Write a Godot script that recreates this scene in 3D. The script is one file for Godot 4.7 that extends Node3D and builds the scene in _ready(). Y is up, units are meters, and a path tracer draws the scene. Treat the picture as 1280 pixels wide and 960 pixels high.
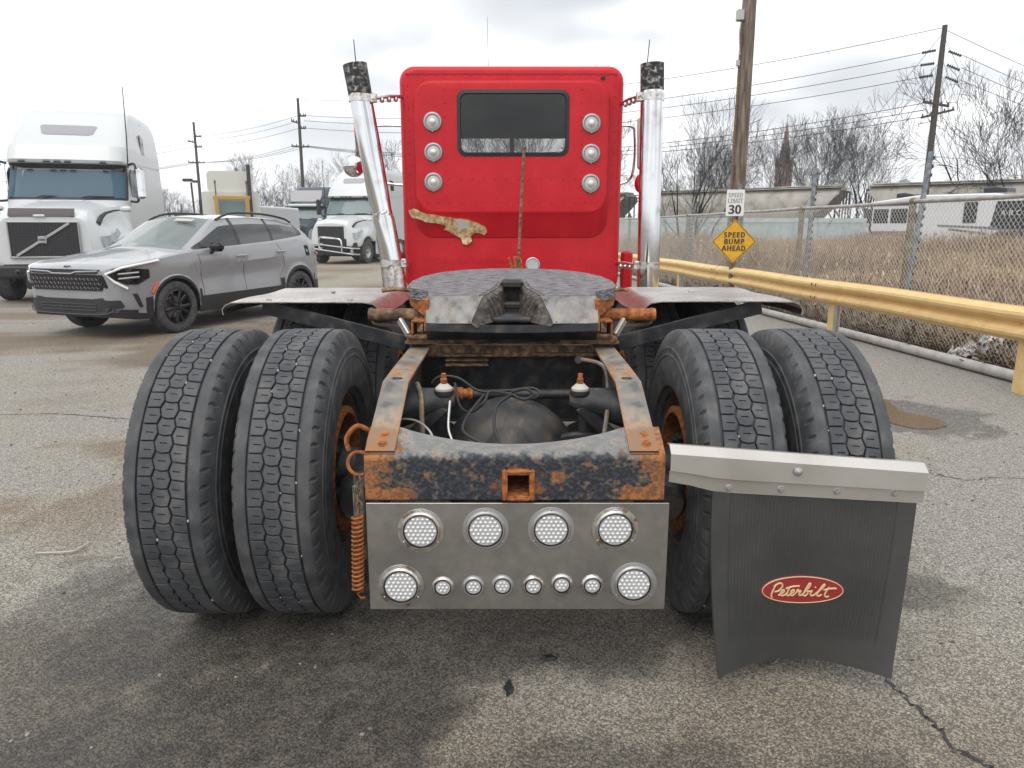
extends Node3D

# ---------------------------------------------------------------- mesh builder
class MB:
	var P := PackedVector3Array()
	var U := PackedVector2Array()
	var C := PackedColorArray()
	var xf := Transform3D()
	var col := Color(1, 1, 1)
	func tri(a: Vector3, b: Vector3, c: Vector3) -> void:
		P.append(xf * a); P.append(xf * b); P.append(xf * c)
		C.append(col); C.append(col); C.append(col)
		U.append(Vector2.ZERO); U.append(Vector2.ZERO); U.append(Vector2.ZERO)
	func quad(a: Vector3, b: Vector3, c: Vector3, d: Vector3) -> void:
		tri(a, b, c); tri(a, c, d)
	func triuv(a: Vector3, b: Vector3, c: Vector3, ua: Vector2, ub: Vector2, uc: Vector2) -> void:
		P.append(xf * a); P.append(xf * b); P.append(xf * c)
		C.append(col); C.append(col); C.append(col)
		U.append(ua); U.append(ub); U.append(uc)
	func quaduv(a: Vector3, b: Vector3, c: Vector3, d: Vector3, ua: Vector2, ub: Vector2, uc: Vector2, ud: Vector2) -> void:
		triuv(a, b, c, ua, ub, uc); triuv(a, c, d, ua, uc, ud)
	func fan(ring: PackedVector3Array, flip := false) -> void:
		var m := Vector3.ZERO
		for q in ring: m += q
		m /= ring.size()
		for i in ring.size():
			var a := ring[i]
			var b := ring[(i + 1) % ring.size()]
			if flip: tri(m, b, a)
			else: tri(m, a, b)
	func strip(a: PackedVector3Array, b: PackedVector3Array, closed := true) -> void:
		var n := a.size()
		for i in (n if closed else n - 1):
			var j := (i + 1) % n
			quad(a[i], a[j], b[j], b[i])
	func loft(rings: Array, closed := true, cap0 := true, cap1 := true) -> void:
		for k in rings.size() - 1:
			strip(rings[k], rings[k + 1], closed)
		if cap0: fan(rings[0], true)
		if cap1: fan(rings[-1])
	# chamfered box: c centre, s full size, b bevel
	func box(c: Vector3, s: Vector3, b := 0.0, bas := Basis()) -> void:
		var h := s * 0.5
		b = minf(b, minf(h.x, minf(h.y, h.z)) * 0.95)
		var rings := []
		if b <= 0.0:
			for y in [-h.y, h.y]:
				rings.append(PackedVector3Array([c + bas * Vector3(-h.x, y, h.z), c + bas * Vector3(h.x, y, h.z), c + bas * Vector3(h.x, y, -h.z), c + bas * Vector3(-h.x, y, -h.z)]))
		else:
			for k in 4:
				var y: float = [-h.y, -h.y + b, h.y - b, h.y][k]
				var q: float = b if k == 0 or k == 3 else 0.0
				var x := h.x - q
				var z := h.z - q
				var r := PackedVector3Array()
				for e in [[-x + b, z], [x - b, z], [x, z - b], [x, -z + b], [x - b, -z], [-x + b, -z], [-x, -z + b], [-x, z - b]]:
					r.append(c + bas * Vector3(e[0], y, e[1]))
				rings.append(r)
		loft(rings)
	func bar(a: Vector3, b: Vector3, w: float, h: float, bev := 0.0, up := Vector3.UP) -> void:
		var d := b - a
		if absf(d.normalized().dot(up)) > 0.98: up = Vector3(0, 0, 1)
		var z := d.normalized()
		var x := up.cross(z).normalized()
		var y := z.cross(x)
		box((a + b) * 0.5, Vector3(w, h, d.length()), bev, Basis(x, y, z))
	func tube(pts: Array, rad, n := 8, caps := true) -> void:
		var rings := []
		var prev := Vector3.UP
		for i in pts.size():
			var p: Vector3 = pts[i]
			var t: Vector3 = (pts[mini(i + 1, pts.size() - 1)] - pts[maxi(i - 1, 0)]).normalized()
			var x := prev.cross(t)
			if x.length() < 0.05: x = Vector3(1, 0, 0.3).cross(t)
			x = x.normalized()
			var y := t.cross(x)
			prev = y
			var r: float = rad if not (rad is Array) else rad[i]
			var ring := PackedVector3Array()
			for k in n:
				var a := TAU * k / n
				ring.append(p + x * cos(a) * r + y * sin(a) * r)
			rings.append(ring)
			prev = y
		loft(rings, true, caps, caps)
	# profile of Vector2(radius, height), turned round the axis of t (local Y)
	func lathe(prof: Array, n := 24, t := Transform3D(), skip := []) -> void:
		var keep := xf
		xf = xf * t
		for k in prof.size() - 1:
			var a: Vector2 = prof[k]
			var b: Vector2 = prof[k + 1]
			for i in n:
				if k in skip and (i % 4) < 2: continue
				var u := TAU * i / n
				var v := TAU * (i + 1) / n
				var A := Vector3(cos(u) * a.x, a.y, -sin(u) * a.x)
				var B := Vector3(cos(v) * a.x, a.y, -sin(v) * a.x)
				var D := Vector3(cos(u) * b.x, b.y, -sin(u) * b.x)
				var E := Vector3(cos(v) * b.x, b.y, -sin(v) * b.x)
				if a.x < 1e-6: tri(A, E, D)
				elif b.x < 1e-6: tri(A, B, D)
				else: quad(A, B, E, D)
		xf = keep
	# polygon in local xy pulled along +z by depth
	func prism(poly: PackedVector2Array, z0: float, z1: float, t := Transform3D(), bev := 0.0) -> void:
		var keep := xf
		xf = xf * t
		if Geometry2D.is_polygon_clockwise(poly):
			poly = poly.duplicate(); poly.reverse()
		var ix := Geometry2D.triangulate_polygon(poly)
		var top := poly
		var n := poly.size()
		if bev > 0.0:
			top = PackedVector2Array()
			for i in n:
				var e0 := (poly[i] - poly[(i + n - 1) % n]).normalized()
				var e1 := (poly[(i + 1) % n] - poly[i]).normalized()
				var nn := (Vector2(-e0.y, e0.x) + Vector2(-e1.y, e1.x))
				top.append(poly[i] + nn.normalized() * bev)
		for k in range(0, ix.size(), 3):
			var a := top[ix[k]]; var b := top[ix[k + 1]]; var c := top[ix[k + 2]]
			if (b - a).cross(c - a) < 0:
				var s := b; b = c; c = s
			tri(Vector3(a.x, a.y, z1), Vector3(b.x, b.y, z1), Vector3(c.x, c.y, z1))
			tri(Vector3(a.x, a.y, z0), Vector3(c.x, c.y, z0), Vector3(b.x, b.y, z0))
		var zb := z1 - bev * signf(z1 - z0)
		for i in n:
			var j := (i + 1) % n
			if bev > 0.0:
				quad(Vector3(poly[i].x, poly[i].y, z0), Vector3(poly[j].x, poly[j].y, z0), Vector3(poly[j].x, poly[j].y, zb), Vector3(poly[i].x, poly[i].y, zb))
				quad(Vector3(poly[i].x, poly[i].y, zb), Vector3(poly[j].x, poly[j].y, zb), Vector3(top[j].x, top[j].y, z1), Vector3(top[i].x, top[i].y, z1))
			else:
				quad(Vector3(poly[i].x, poly[i].y, z0), Vector3(poly[j].x, poly[j].y, z0), Vector3(poly[j].x, poly[j].y, z1), Vector3(poly[i].x, poly[i].y, z1))
		xf = keep
	# rows of points -> a sheet with thickness th along its own normals (0 = single)
	func sheet(rows: Array, th := 0.0) -> void:
		if th == 0.0:
			for k in rows.size() - 1: strip(rows[k], rows[k + 1], false)
			return
		var back := []
		var m := rows.size()
		for i in m:
			var r := PackedVector3Array()
			var n: int = rows[i].size()
			for j in n:
				var du: Vector3 = rows[i][mini(j + 1, n - 1)] - rows[i][maxi(j - 1, 0)]
				var dv: Vector3 = rows[mini(i + 1, m - 1)][j] - rows[maxi(i - 1, 0)][j]
				r.append(rows[i][j] - du.cross(dv).normalized() * th)
			back.append(r)
		for k in m - 1:
			strip(rows[k], rows[k + 1], false)
			strip(back[k + 1], back[k], false)
		strip(back[0], rows[0], false); strip(rows[-1], back[-1], false)
		for k in m - 1:
			var e: int = rows[k].size() - 1
			quad(rows[k][0], rows[k + 1][0], back[k + 1][0], back[k][0])
			quad(rows[k][e], back[k][e], back[k + 1][e], rows[k + 1][e])
	func ball(c: Vector3, r: Vector3, n := 12, m := 7, from := 0.0) -> void:
		var prof := []
		for i in m + 1:
			var a := lerpf(-PI / 2 + from, PI / 2, float(i) / m)
			prof.append(Vector2(maxf(cos(a), 0.0) if i < m else 0.0, sin(a)))
		lathe(prof, n, Transform3D(Basis.from_scale(r), c))
	func done(crease := 38.0) -> ArrayMesh:
		var nt := P.size() / 3
		var fn := PackedVector3Array(); fn.resize(nt)
		var un := PackedVector3Array(); un.resize(nt)
		var ids := PackedInt32Array(); ids.resize(nt * 3)
		var nxt := PackedInt32Array(); nxt.resize(nt * 3)
		var head := PackedInt32Array()
		var map := {}
		for t in nt:
			var f := (P[t * 3 + 1] - P[t * 3]).cross(P[t * 3 + 2] - P[t * 3])
			fn[t] = f; un[t] = f.normalized()
			for k in 3:
				var c := t * 3 + k
				var key := Vector3i((P[c] * 4000.0).round())
				var id: int = map.get(key, -1)
				if id < 0:
					id = head.size(); map[key] = id; head.append(-1)
				ids[c] = id
				nxt[c] = head[id]
				head[id] = c
		var lim := cos(deg_to_rad(crease))
		var OP := PackedVector3Array(); OP.resize(nt * 3)
		var ON := PackedVector3Array(); ON.resize(nt * 3)
		var OU := PackedVector2Array(); OU.resize(nt * 3)
		var OC := PackedColorArray(); OC.resize(nt * 3)
		for t in nt:
			var u := un[t]
			for k in 3:
				var c := t * 3 + k
				var s := Vector3.ZERO
				var e := head[ids[c]]
				while e >= 0:
					var o := e / 3
					if un[o].dot(u) >= lim: s += fn[o]
					e = nxt[e]
				var w: int = t * 3 + [0, 2, 1][k]
				OP[w] = P[c]; ON[w] = s.normalized() if s.length() > 0.0 else Vector3.UP
				OU[w] = U[c]; OC[w] = C[c]
		var arr := []
		arr.resize(Mesh.ARRAY_MAX)
		arr[Mesh.ARRAY_VERTEX] = OP; arr[Mesh.ARRAY_NORMAL] = ON; arr[Mesh.ARRAY_TEX_UV] = OU; arr[Mesh.ARRAY_COLOR] = OC
		var m := ArrayMesh.new()
		if nt > 0: m.add_surface_from_arrays(Mesh.PRIMITIVE_TRIANGLES, arr)
		return m

# ---------------------------------------------------------------- node helpers
var taken := {}
func numbered(parent: Node, called: String) -> String:
	var key := str(parent.get_instance_id()) + called
	var n: int = taken.get(key, 0)
	taken[key] = n + 1
	return called if n == 0 else "%s_%03d" % [called, n]
func tag(o: Node, label := "", category := "", group := "", kind := "") -> Node:
	if label: o.set_meta("label", label)
	if category: o.set_meta("category", category)
	if group: o.set_meta("group", group)
	if kind: o.set_meta("kind", kind)
	return o
func thing(called: String, label: String, category: String, at := Vector3.ZERO, turn := 0.0, group := "") -> Node3D:
	var o := Node3D.new()
	o.name = numbered(self, called); add_child(o, true)
	o.position = at; o.rotation.y = turn
	tag(o, label, category, group)
	return o
func put(parent: Node, called: String, mesh: Mesh, mat: Material, at := Vector3.ZERO) -> MeshInstance3D:
	var o := MeshInstance3D.new()
	o.name = numbered(parent, called)
	o.mesh = mesh; o.material_override = mat
	o.position = at
	parent.add_child(o, true)
	return o
func part(parent: Node, called: String, mb: MB, mat: Material, crease := 38.0) -> MeshInstance3D:
	return put(parent, called, mb.done(crease), mat)
func copy(o: Node3D, at: Vector3, turn := 0.0, label := "") -> Node3D:
	var c: Node3D = o.duplicate()
	c.name = numbered(self, String(o.name).trim_suffix("_000")); add_child(c, true)
	c.position = at; c.rotation.y = turn
	if label: c.set_meta("label", label)
	return c
func axis(c: Vector3, d: Vector3) -> Transform3D:  # a transform whose local Y points along d
	var y := d.normalized()
	var x := y.cross(Vector3(0, 0, 1))
	if x.length() < 0.1: x = y.cross(Vector3(1, 0, 0))
	x = x.normalized()
	return Transform3D(Basis(x, y, x.cross(y)), c)
func rrect(x0: float, y0: float, x1: float, y1: float, r: float, z: float, n := 4) -> PackedVector3Array:
	var o := PackedVector3Array()
	for q in [[x1 - r, y0 + r, -90.0], [x1 - r, y1 - r, 0.0], [x0 + r, y1 - r, 90.0], [x0 + r, y0 + r, 180.0]]:
		for i in n + 1:
			var a := deg_to_rad(q[2] + 90.0 * i / n)
			o.append(Vector3(q[0] + cos(a) * r, q[1] + sin(a) * r, z))
	return o
func circ(c: Vector3, r: float, n: int, tilt := Basis()) -> PackedVector3Array:
	var o := PackedVector3Array()
	for i in n:
		var a := TAU * i / n
		o.append(c + tilt * Vector3(cos(a) * r, sin(a) * r, 0))
	return o
func smooth(pts: Array, per := 6) -> Array:  # Catmull-Rom through pts
	var o := []
	for i in pts.size() - 1:
		for k in per:
			var p0 = pts[maxi(i - 1, 0)]; var p3 = pts[mini(i + 2, pts.size() - 1)]
			o.append(pts[i].cubic_interpolate(pts[i + 1], p0, p3, float(k) / per))
	o.append(pts[-1])
	return o

# ---------------------------------------------------------------- materials
var mats := {}
func lin(r: float, g: float, b: float, a := 1.0) -> Color:
	var c := Color(r, g, b).linear_to_srgb()
	c.a = a
	return c
func M(called: String, c: Color, rough := 0.6, metal := 0.0) -> StandardMaterial3D:
	var m := StandardMaterial3D.new()
	m.resource_name = called
	m.albedo_color = c
	m.roughness = rough; m.metallic = metal
	m.cull_mode = BaseMaterial3D.CULL_DISABLED
	mats[called] = m
	return m
func noise(sd: int, freq: float, oct := 4, cell := false) -> FastNoiseLite:
	var f := FastNoiseLite.new()
	f.seed = sd; f.frequency = freq
	f.noise_type = FastNoiseLite.TYPE_CELLULAR if cell else FastNoiseLite.TYPE_SIMPLEX_SMOOTH
	f.fractal_type = FastNoiseLite.FRACTAL_NONE if cell else FastNoiseLite.FRACTAL_FBM
	f.fractal_octaves = oct
	f.fractal_gain = 0.55
	return f
func ntex(f: FastNoiseLite, stops: Array, size := 512) -> NoiseTexture2D:  # stops: [offset, linear Color]
	var t := NoiseTexture2D.new()
	t.width = size; t.height = size; t.seamless = true; t.seamless_blend_skirt = 0.2
	t.noise = f
	if stops:
		var g := Gradient.new()
		var off := PackedFloat32Array(); var cols := PackedColorArray()
		for s in stops:
			off.append(s[0]); cols.append(s[1].linear_to_srgb())
		g.offsets = off; g.colors = cols
		t.color_ramp = g
	return t
# patchy material: texture colours in the object's own axes, scale = repeats per metre
func patchy(called: String, sd: int, freq: float, stops: Array, rough: float, metal := 0.0, scale := 1.0, bump := 0.0, world := false) -> StandardMaterial3D:
	var m := M(called, Color.WHITE, rough, metal)
	m.albedo_texture = ntex(noise(sd, freq, 5), stops)
	m.uv1_triplanar = true
	m.uv1_world_triplanar = world
	m.uv1_scale = Vector3.ONE * scale
	if bump > 0.0:
		m.heightmap_enabled = true
		m.heightmap_texture = ntex(noise(sd + 7, freq * 2.0, 5), [])
		m.heightmap_scale = bump
	return m
func grain(m: StandardMaterial3D, sd: int, freq: float, lo: Color, hi: Color, scale: float) -> StandardMaterial3D:
	m.detail_enabled = true
	m.detail_blend_mode = BaseMaterial3D.BLEND_MODE_MUL
	m.detail_albedo = ntex(noise(sd, freq, 3), [[0.15, lo], [0.85, hi]])
	m.detail_uv_layer = BaseMaterial3D.DETAIL_UV_2
	m.uv2_triplanar = true
	m.uv2_world_triplanar = m.uv1_world_triplanar
	m.uv2_scale = Vector3.ONE * scale
	return m
func picture(w: int, h: int, f: Callable) -> ImageTexture:  # f(u, v) -> linear Color
	var im := Image.create(w, h, false, Image.FORMAT_RGBA8)
	for y in h:
		for x in w:
			var c: Color = f.call((x + 0.5) / w, (y + 0.5) / h)
			var a := c.a
			c = c.linear_to_srgb(); c.a = a
			im.set_pixel(x, y, c)
	return ImageTexture.create_from_image(im)

# ---------------------------------------------------------------- the scene
func _ready() -> void:
	var cam := Camera3D.new()
	cam.name = "camera"
	cam.position = Vector3(0, 1.42, 0)
	cam.rotation_degrees = Vector3(-12.2, 0, 0)
	cam.fov = 56.68
	cam.near = 0.05; cam.far = 900.0
	cam.current = true
	add_child(cam)
	var env := Environment.new()
	env.background_mode = Environment.BG_SKY
	var sky := Sky.new()
	var pano := PanoramaSkyMaterial.new()
	pano.panorama = overcast()
	sky.sky_material = pano
	env.sky = sky
	env.background_energy_multiplier = 1.0
	env.tonemap_mode = Environment.TONE_MAPPER_LINEAR
	env.tonemap_exposure = 1.5
	env.sdfgi_enabled = true; env.ssao_enabled = true; env.ssil_enabled = true
	env.fog_enabled = true
	env.fog_density = 0.0012
	env.fog_light_color = Color(0.90, 0.92, 0.94)
	var we := WorldEnvironment.new()
	we.name = "world_environment"; we.environment = env
	add_child(we)
	var sun := DirectionalLight3D.new()
	sun.name = "overcast_sun"
	sun.rotation_degrees = Vector3(-58, -25, 0)
	sun.light_energy = 0.4
	sun.light_angular_distance = 50.0
	sun.light_color = Color(1.0, 0.97, 0.93)
	sun.shadow_enabled = true
	add_child(sun)
	make_materials()
	make_ground()
	make_red_truck()
	make_car()
	make_tractors()
	make_wet_and_shade()
	make_kerb()
	make_guardrail()
	make_fence()
	make_signs()
	make_poles()
	make_yard_litter()
	make_field()
	make_trees()
	make_train()
	make_camper()
	make_church()

func overcast() -> ImageTexture:
	var w := 512
	var h := 256
	var im := Image.create(w, h, false, Image.FORMAT_RGBF)
	var f := noise(366, 0.9, 5)
	var f2 := noise(1366, 0.35, 3)
	for y in h:
		var el := PI / 2 - PI * (y + 0.5) / h
		for x in w:
			var az := TAU * ((x + 0.5) / w - 0.5)
			var d := Vector3(-sin(az) * cos(el), sin(el), -cos(az) * cos(el))
			var c := Color(1.0, 1.01, 1.02)
			if d.y > 0.0:
				var k := 1.0 / (d.y + 0.22)
				var p := Vector2(d.x, d.z) * k
				var n := f.get_noise_2d(p.x * 1.1 + p.y * 0.5, p.y * 2.3) * 0.75 + f2.get_noise_2d(p.x * 1.3, p.y * 1.3) * 0.8
				var t := smoothstep(-0.3, 0.5, n) * smoothstep(0.0, 0.16, d.y)
				c = Color(1.02, 1.025, 1.03).lerp(Color(0.50, 0.525, 0.56), t)
			else:
				c = Color(0.3, 0.29, 0.28)
			im.set_pixel(x, y, c)
	return ImageTexture.create_from_image(im)

func make_materials() -> void:
	patchy("red_paint", 3, 0.01, [[0.0, Color(0.50, 0.008, 0.018)], [0.5, Color(0.56, 0.010, 0.021)], [1.0, Color(0.62, 0.014, 0.028)]], 0.42, 0.0, 0.7)
	grain(mats.red_paint, 4, 0.05, Color(0.84, 0.84, 0.84), Color(1, 1, 1), 1.3)
	mats.red_paint.clearcoat_enabled = true; mats.red_paint.metallic_specular = 0.3; mats.red_paint.clearcoat = 0.2; mats.red_paint.clearcoat_roughness = 0.2
	patchy("rubber", 11, 0.012, [[0.2, Color(0.046, 0.049, 0.054)], [0.5, Color(0.070, 0.074, 0.080)], [0.8, Color(0.12, 0.12, 0.118)]], 0.72, 0.0, 1.6, 0.06)
	grain(mats.rubber, 12, 0.09, Color(0.72, 0.72, 0.74), Color(1, 1, 1), 5.0)
	patchy("tread_rubber", 14, 0.01, [[0.25, Color(0.050, 0.054, 0.062)], [0.55, Color(0.074, 0.079, 0.088)], [0.8, Color(0.125, 0.125, 0.123)]], 0.68, 0.0, 1.6, 0.05)
	grain(mats.tread_rubber, 15, 0.11, Color(0.68, 0.68, 0.7), Color(1, 1, 1), 4.0)
	M("groove", lin(0.012, 0.012, 0.013), 0.9)
	patchy("black_steel", 21, 0.012, [[0.3, Color(0.010, 0.011, 0.014)], [0.55, Color(0.022, 0.024, 0.029)], [0.72, Color(0.055, 0.052, 0.048)], [0.85, Color(0.09, 0.06, 0.04)]], 0.55, 0.0, 1.5, 0.05)
	patchy("dirty_casting", 23, 0.014, [[0.25, Color(0.012, 0.014, 0.02)], [0.5, Color(0.026, 0.028, 0.034)], [0.66, Color(0.07, 0.052, 0.032)], [0.74, Color(0.045, 0.043, 0.042)], [0.9, Color(0.15, 0.105, 0.055)]], 0.5, 0.0, 1.3, 0.1)
	patchy("old_steel", 25, 0.01, [[0.2, Color(0.05, 0.05, 0.055)], [0.45, Color(0.16, 0.155, 0.15)], [0.58, Color(0.27, 0.235, 0.2)], [0.68, Color(0.27, 0.14, 0.06)], [0.85, Color(0.34, 0.13, 0.035)]], 0.7, 0.0, 1.8, 0.08)
	grain(mats.old_steel, 26, 0.1, Color(0.6, 0.58, 0.56), Color(1, 1, 1), 4.0)
	patchy("rust", 28, 0.018, [[0.2, Color(0.13, 0.04, 0.012)], [0.5, Color(0.30, 0.095, 0.022)], [0.75, Color(0.44, 0.17, 0.05)]], 0.85, 0.0, 3.0, 0.15)
	patchy("brown_rust", 29, 0.015, [[0.2, Color(0.05, 0.035, 0.028)], [0.5, Color(0.17, 0.10, 0.06)], [0.75, Color(0.32, 0.2, 0.11)]], 0.85, 0.0, 2.5, 0.12)
	patchy("chrome", 31, 0.008, [[0.3, Color(0.70, 0.71, 0.73)], [0.6, Color(0.66, 0.67, 0.69)], [0.9, Color(0.52, 0.5, 0.49)]], 0.10, 1.0, 0.7)
	patchy("worn_chrome", 33, 0.02, [[0.35, Color(0.72, 0.71, 0.7)], [0.6, Color(0.55, 0.53, 0.5)], [0.72, Color(0.3, 0.2, 0.13)]], 0.3, 1.0, 2.0, 0.08)
	patchy("stainless", 35, 0.006, [[0.2, Color(0.29, 0.285, 0.28)], [0.5, Color(0.345, 0.34, 0.33)], [0.8, Color(0.40, 0.39, 0.375)]], 0.40, 0.85, 0.8)
	grain(mats.stainless, 36, 0.02, Color(0.84, 0.82, 0.79), Color(1, 1, 1), 1.5)
	patchy("fender_steel", 38, 0.008, [[0.25, Color(0.50, 0.45, 0.42)], [0.5, Color(0.60, 0.57, 0.55)], [0.8, Color(0.70, 0.68, 0.67)]], 0.3, 0.9, 1.3)
	grain(mats.fender_steel, 39, 0.03, Color(0.66, 0.6, 0.55), Color(1, 1, 1), 2.5)
	patchy("grease", 41, 0.05, [[0.18, Color(0.02, 0.02, 0.024)], [0.30, Color(0.10, 0.10, 0.11)], [0.40, Color(0.24, 0.24, 0.255)], [0.6, Color(0.33, 0.33, 0.345)], [0.85, Color(0.42, 0.42, 0.43)]], 0.5, 0.2, 1.0, 0.9)
	grain(mats.grease, 42, 0.12, Color(0.3, 0.3, 0.32), Color(1, 1, 1), 2.2)
	mats.grease.uv1_scale = Vector3(0.5, 1.4, 1.9)
	patchy("scraped_steel", 43, 0.03, [[0.15, Color(0.05, 0.05, 0.053)], [0.3, Color(0.15, 0.147, 0.147)], [0.6, Color(0.22, 0.217, 0.215)], [0.78, Color(0.27, 0.25, 0.225)], [0.9, Color(0.33, 0.17, 0.07)]], 0.5, 0.3, 0.9, 0.25)
	patchy("throat", 46, 0.03, [[0.2, Color(0.012, 0.012, 0.014)], [0.45, Color(0.035, 0.032, 0.03)], [0.6, Color(0.10, 0.075, 0.055)], [0.8, Color(0.17, 0.15, 0.14)]], 0.5, 0.1, 1.6, 0.4)
	patchy("soot", 45, 0.03, [[0.42, Color(0.012, 0.012, 0.014)], [0.58, Color(0.04, 0.04, 0.042)], [0.68, Color(0.25, 0.24, 0.235)], [0.85, Color(0.45, 0.43, 0.42)]], 0.6, 0.2, 1.2, 0.15)
	M("black_plastic", lin(0.014, 0.014, 0.016), 0.5)
	M("dark_seam", lin(0.12, 0.012, 0.016), 0.7)
	patchy("bracket_steel", 37, 0.006, [[0.2, Color(0.46, 0.44, 0.41)], [0.8, Color(0.56, 0.545, 0.52)]], 0.36, 0.75, 0.8)
	M("interior", lin(0.035, 0.028, 0.026), 0.9)
	M("hose", lin(0.016, 0.016, 0.018), 0.55)
	M("zinc", lin(0.42, 0.42, 0.42), 0.4, 0.8)
	M("white_plastic", lin(0.45, 0.43, 0.39), 0.6)
	M("lens", lin(0.62, 0.63, 0.64), 0.12)
	mats.lens.metallic = 0.25
	M("lens_gap", lin(0.50, 0.50, 0.51), 0.25)
	M("clear_bulb", lin(0.75, 0.72, 0.66), 0.12, 0.3)
	M("tinted_glass", lin(0.012, 0.014, 0.014, 0.5), 0.03)
	mats.tinted_glass.transparency = BaseMaterial3D.TRANSPARENCY_ALPHA
	M("clear_glass", lin(0.03, 0.05, 0.05, 0.12), 0.02)
	mats.clear_glass.transparency = BaseMaterial3D.TRANSPARENCY_ALPHA
	M("orange_reflector", lin(0.65, 0.11, 0.015), 0.3)
	patchy("torn_filler", 47, 0.02, [[0.15, Color(0.20, 0.09, 0.03)], [0.35, Color(0.48, 0.30, 0.13)], [0.55, Color(0.64, 0.48, 0.27)], [0.8, Color(0.76, 0.66, 0.48)]], 0.9, 0.0, 1.5, 0.4)
	M("bare_filler", lin(0.6, 0.56, 0.53), 0.7)
	# flap rubber: fine upright ribs (a print-fine relief), dusty
	patchy("flap_rubber", 49, 0.01, [[0.25, Color(0.036, 0.037, 0.038)], [0.55, Color(0.045, 0.0455, 0.045)], [0.8, Color(0.056, 0.055, 0.051)]], 0.6, 0.0, 0.7, 0.03)
	patchy("wood", 51, 0.012, [[0.2, Color(0.075, 0.055, 0.042)], [0.5, Color(0.15, 0.115, 0.09)], [0.8, Color(0.25, 0.205, 0.165)]], 0.9, 0.0, 0.8, 0.2)
	mats.wood.uv1_scale = Vector3(2.4, 0.22, 2.4)
	M("dark_wood", lin(0.055, 0.045, 0.04), 0.9)
	M("emblem_red", lin(0.30, 0.028, 0.035), 0.35)
	M("emblem_cream", lin(0.66, 0.50, 0.27), 0.4)

# ---------------------------------------------------------------- ground
const KERB_A := Vector2(4.83, -6.71)
const ALONG := Vector2(-0.0853, -0.9964)
func kerb_x(d: float) -> float: return 4.83 - 0.0853 * (d - 6.71)

var stone_color: ImageTexture
var stone_height: ImageTexture
func stone_maps() -> void:
	var n := 2048
	var rng := RandomNumberGenerator.new()
	rng.seed = 4242
	var col := PackedByteArray()
	var hgt := PackedByteArray(); hgt.resize(n * n)
	var base := Color(0.13, 0.124, 0.115).linear_to_srgb()
	var px := PackedByteArray([base.r8, base.g8, base.b8, 255])
	for i in 10: px.append_array(px)
	var row := PackedByteArray()
	for i in n / 1024: row.append_array(px)
	var block := PackedByteArray()
	for i in 64: block.append_array(row)
	for i in n / 64: col.append_array(block)
	var tones := [Color(0.41, 0.39, 0.35), Color(0.36, 0.345, 0.315), Color(0.31, 0.298, 0.275), Color(0.26, 0.25, 0.232), Color(0.35, 0.315, 0.265), Color(0.48, 0.462, 0.425), Color(0.21, 0.20, 0.188)]
	for i in 120000:
		var cx := rng.randf() * n
		var cy := rng.randf() * n
		var r := 2.2 + 4.6 * pow(rng.randf(), 2.2)
		var asp := rng.randf_range(0.65, 1.0)
		var an := rng.randf() * PI
		var ca := cos(an); var sa := sin(an)
		var tc: Color = tones[rng.randi() % 7] * rng.randf_range(0.85, 1.1)
		tc = tc.linear_to_srgb()
		var r8 := tc.r8; var g8 := tc.g8; var b8 := tc.b8
		var top := 90.0 + 165.0 * rng.randf()
		var R := int(ceil(r))
		for dy in range(-R, R + 1):
			var yy := (int(cy) + dy + n) % n
			for dx in range(-R, R + 1):
				var u := (dx * ca + dy * sa) / r
				var v := (dy * ca - dx * sa) / (r * asp)
				var q := u * u + v * v
				if q >= 1.0: continue
				var at := yy * n + (int(cx) + dx + n) % n
				var h := int(top * (1.0 - q * q * 0.75))
				if h > hgt[at]:
					hgt[at] = h
					at *= 4
					col[at] = r8; col[at + 1] = g8; col[at + 2] = b8
	stone_color = ImageTexture.create_from_image(Image.create_from_data(n, n, false, Image.FORMAT_RGBA8, col))
	stone_height = ImageTexture.create_from_image(Image.create_from_data(n, n, false, Image.FORMAT_L8, hgt))

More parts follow.
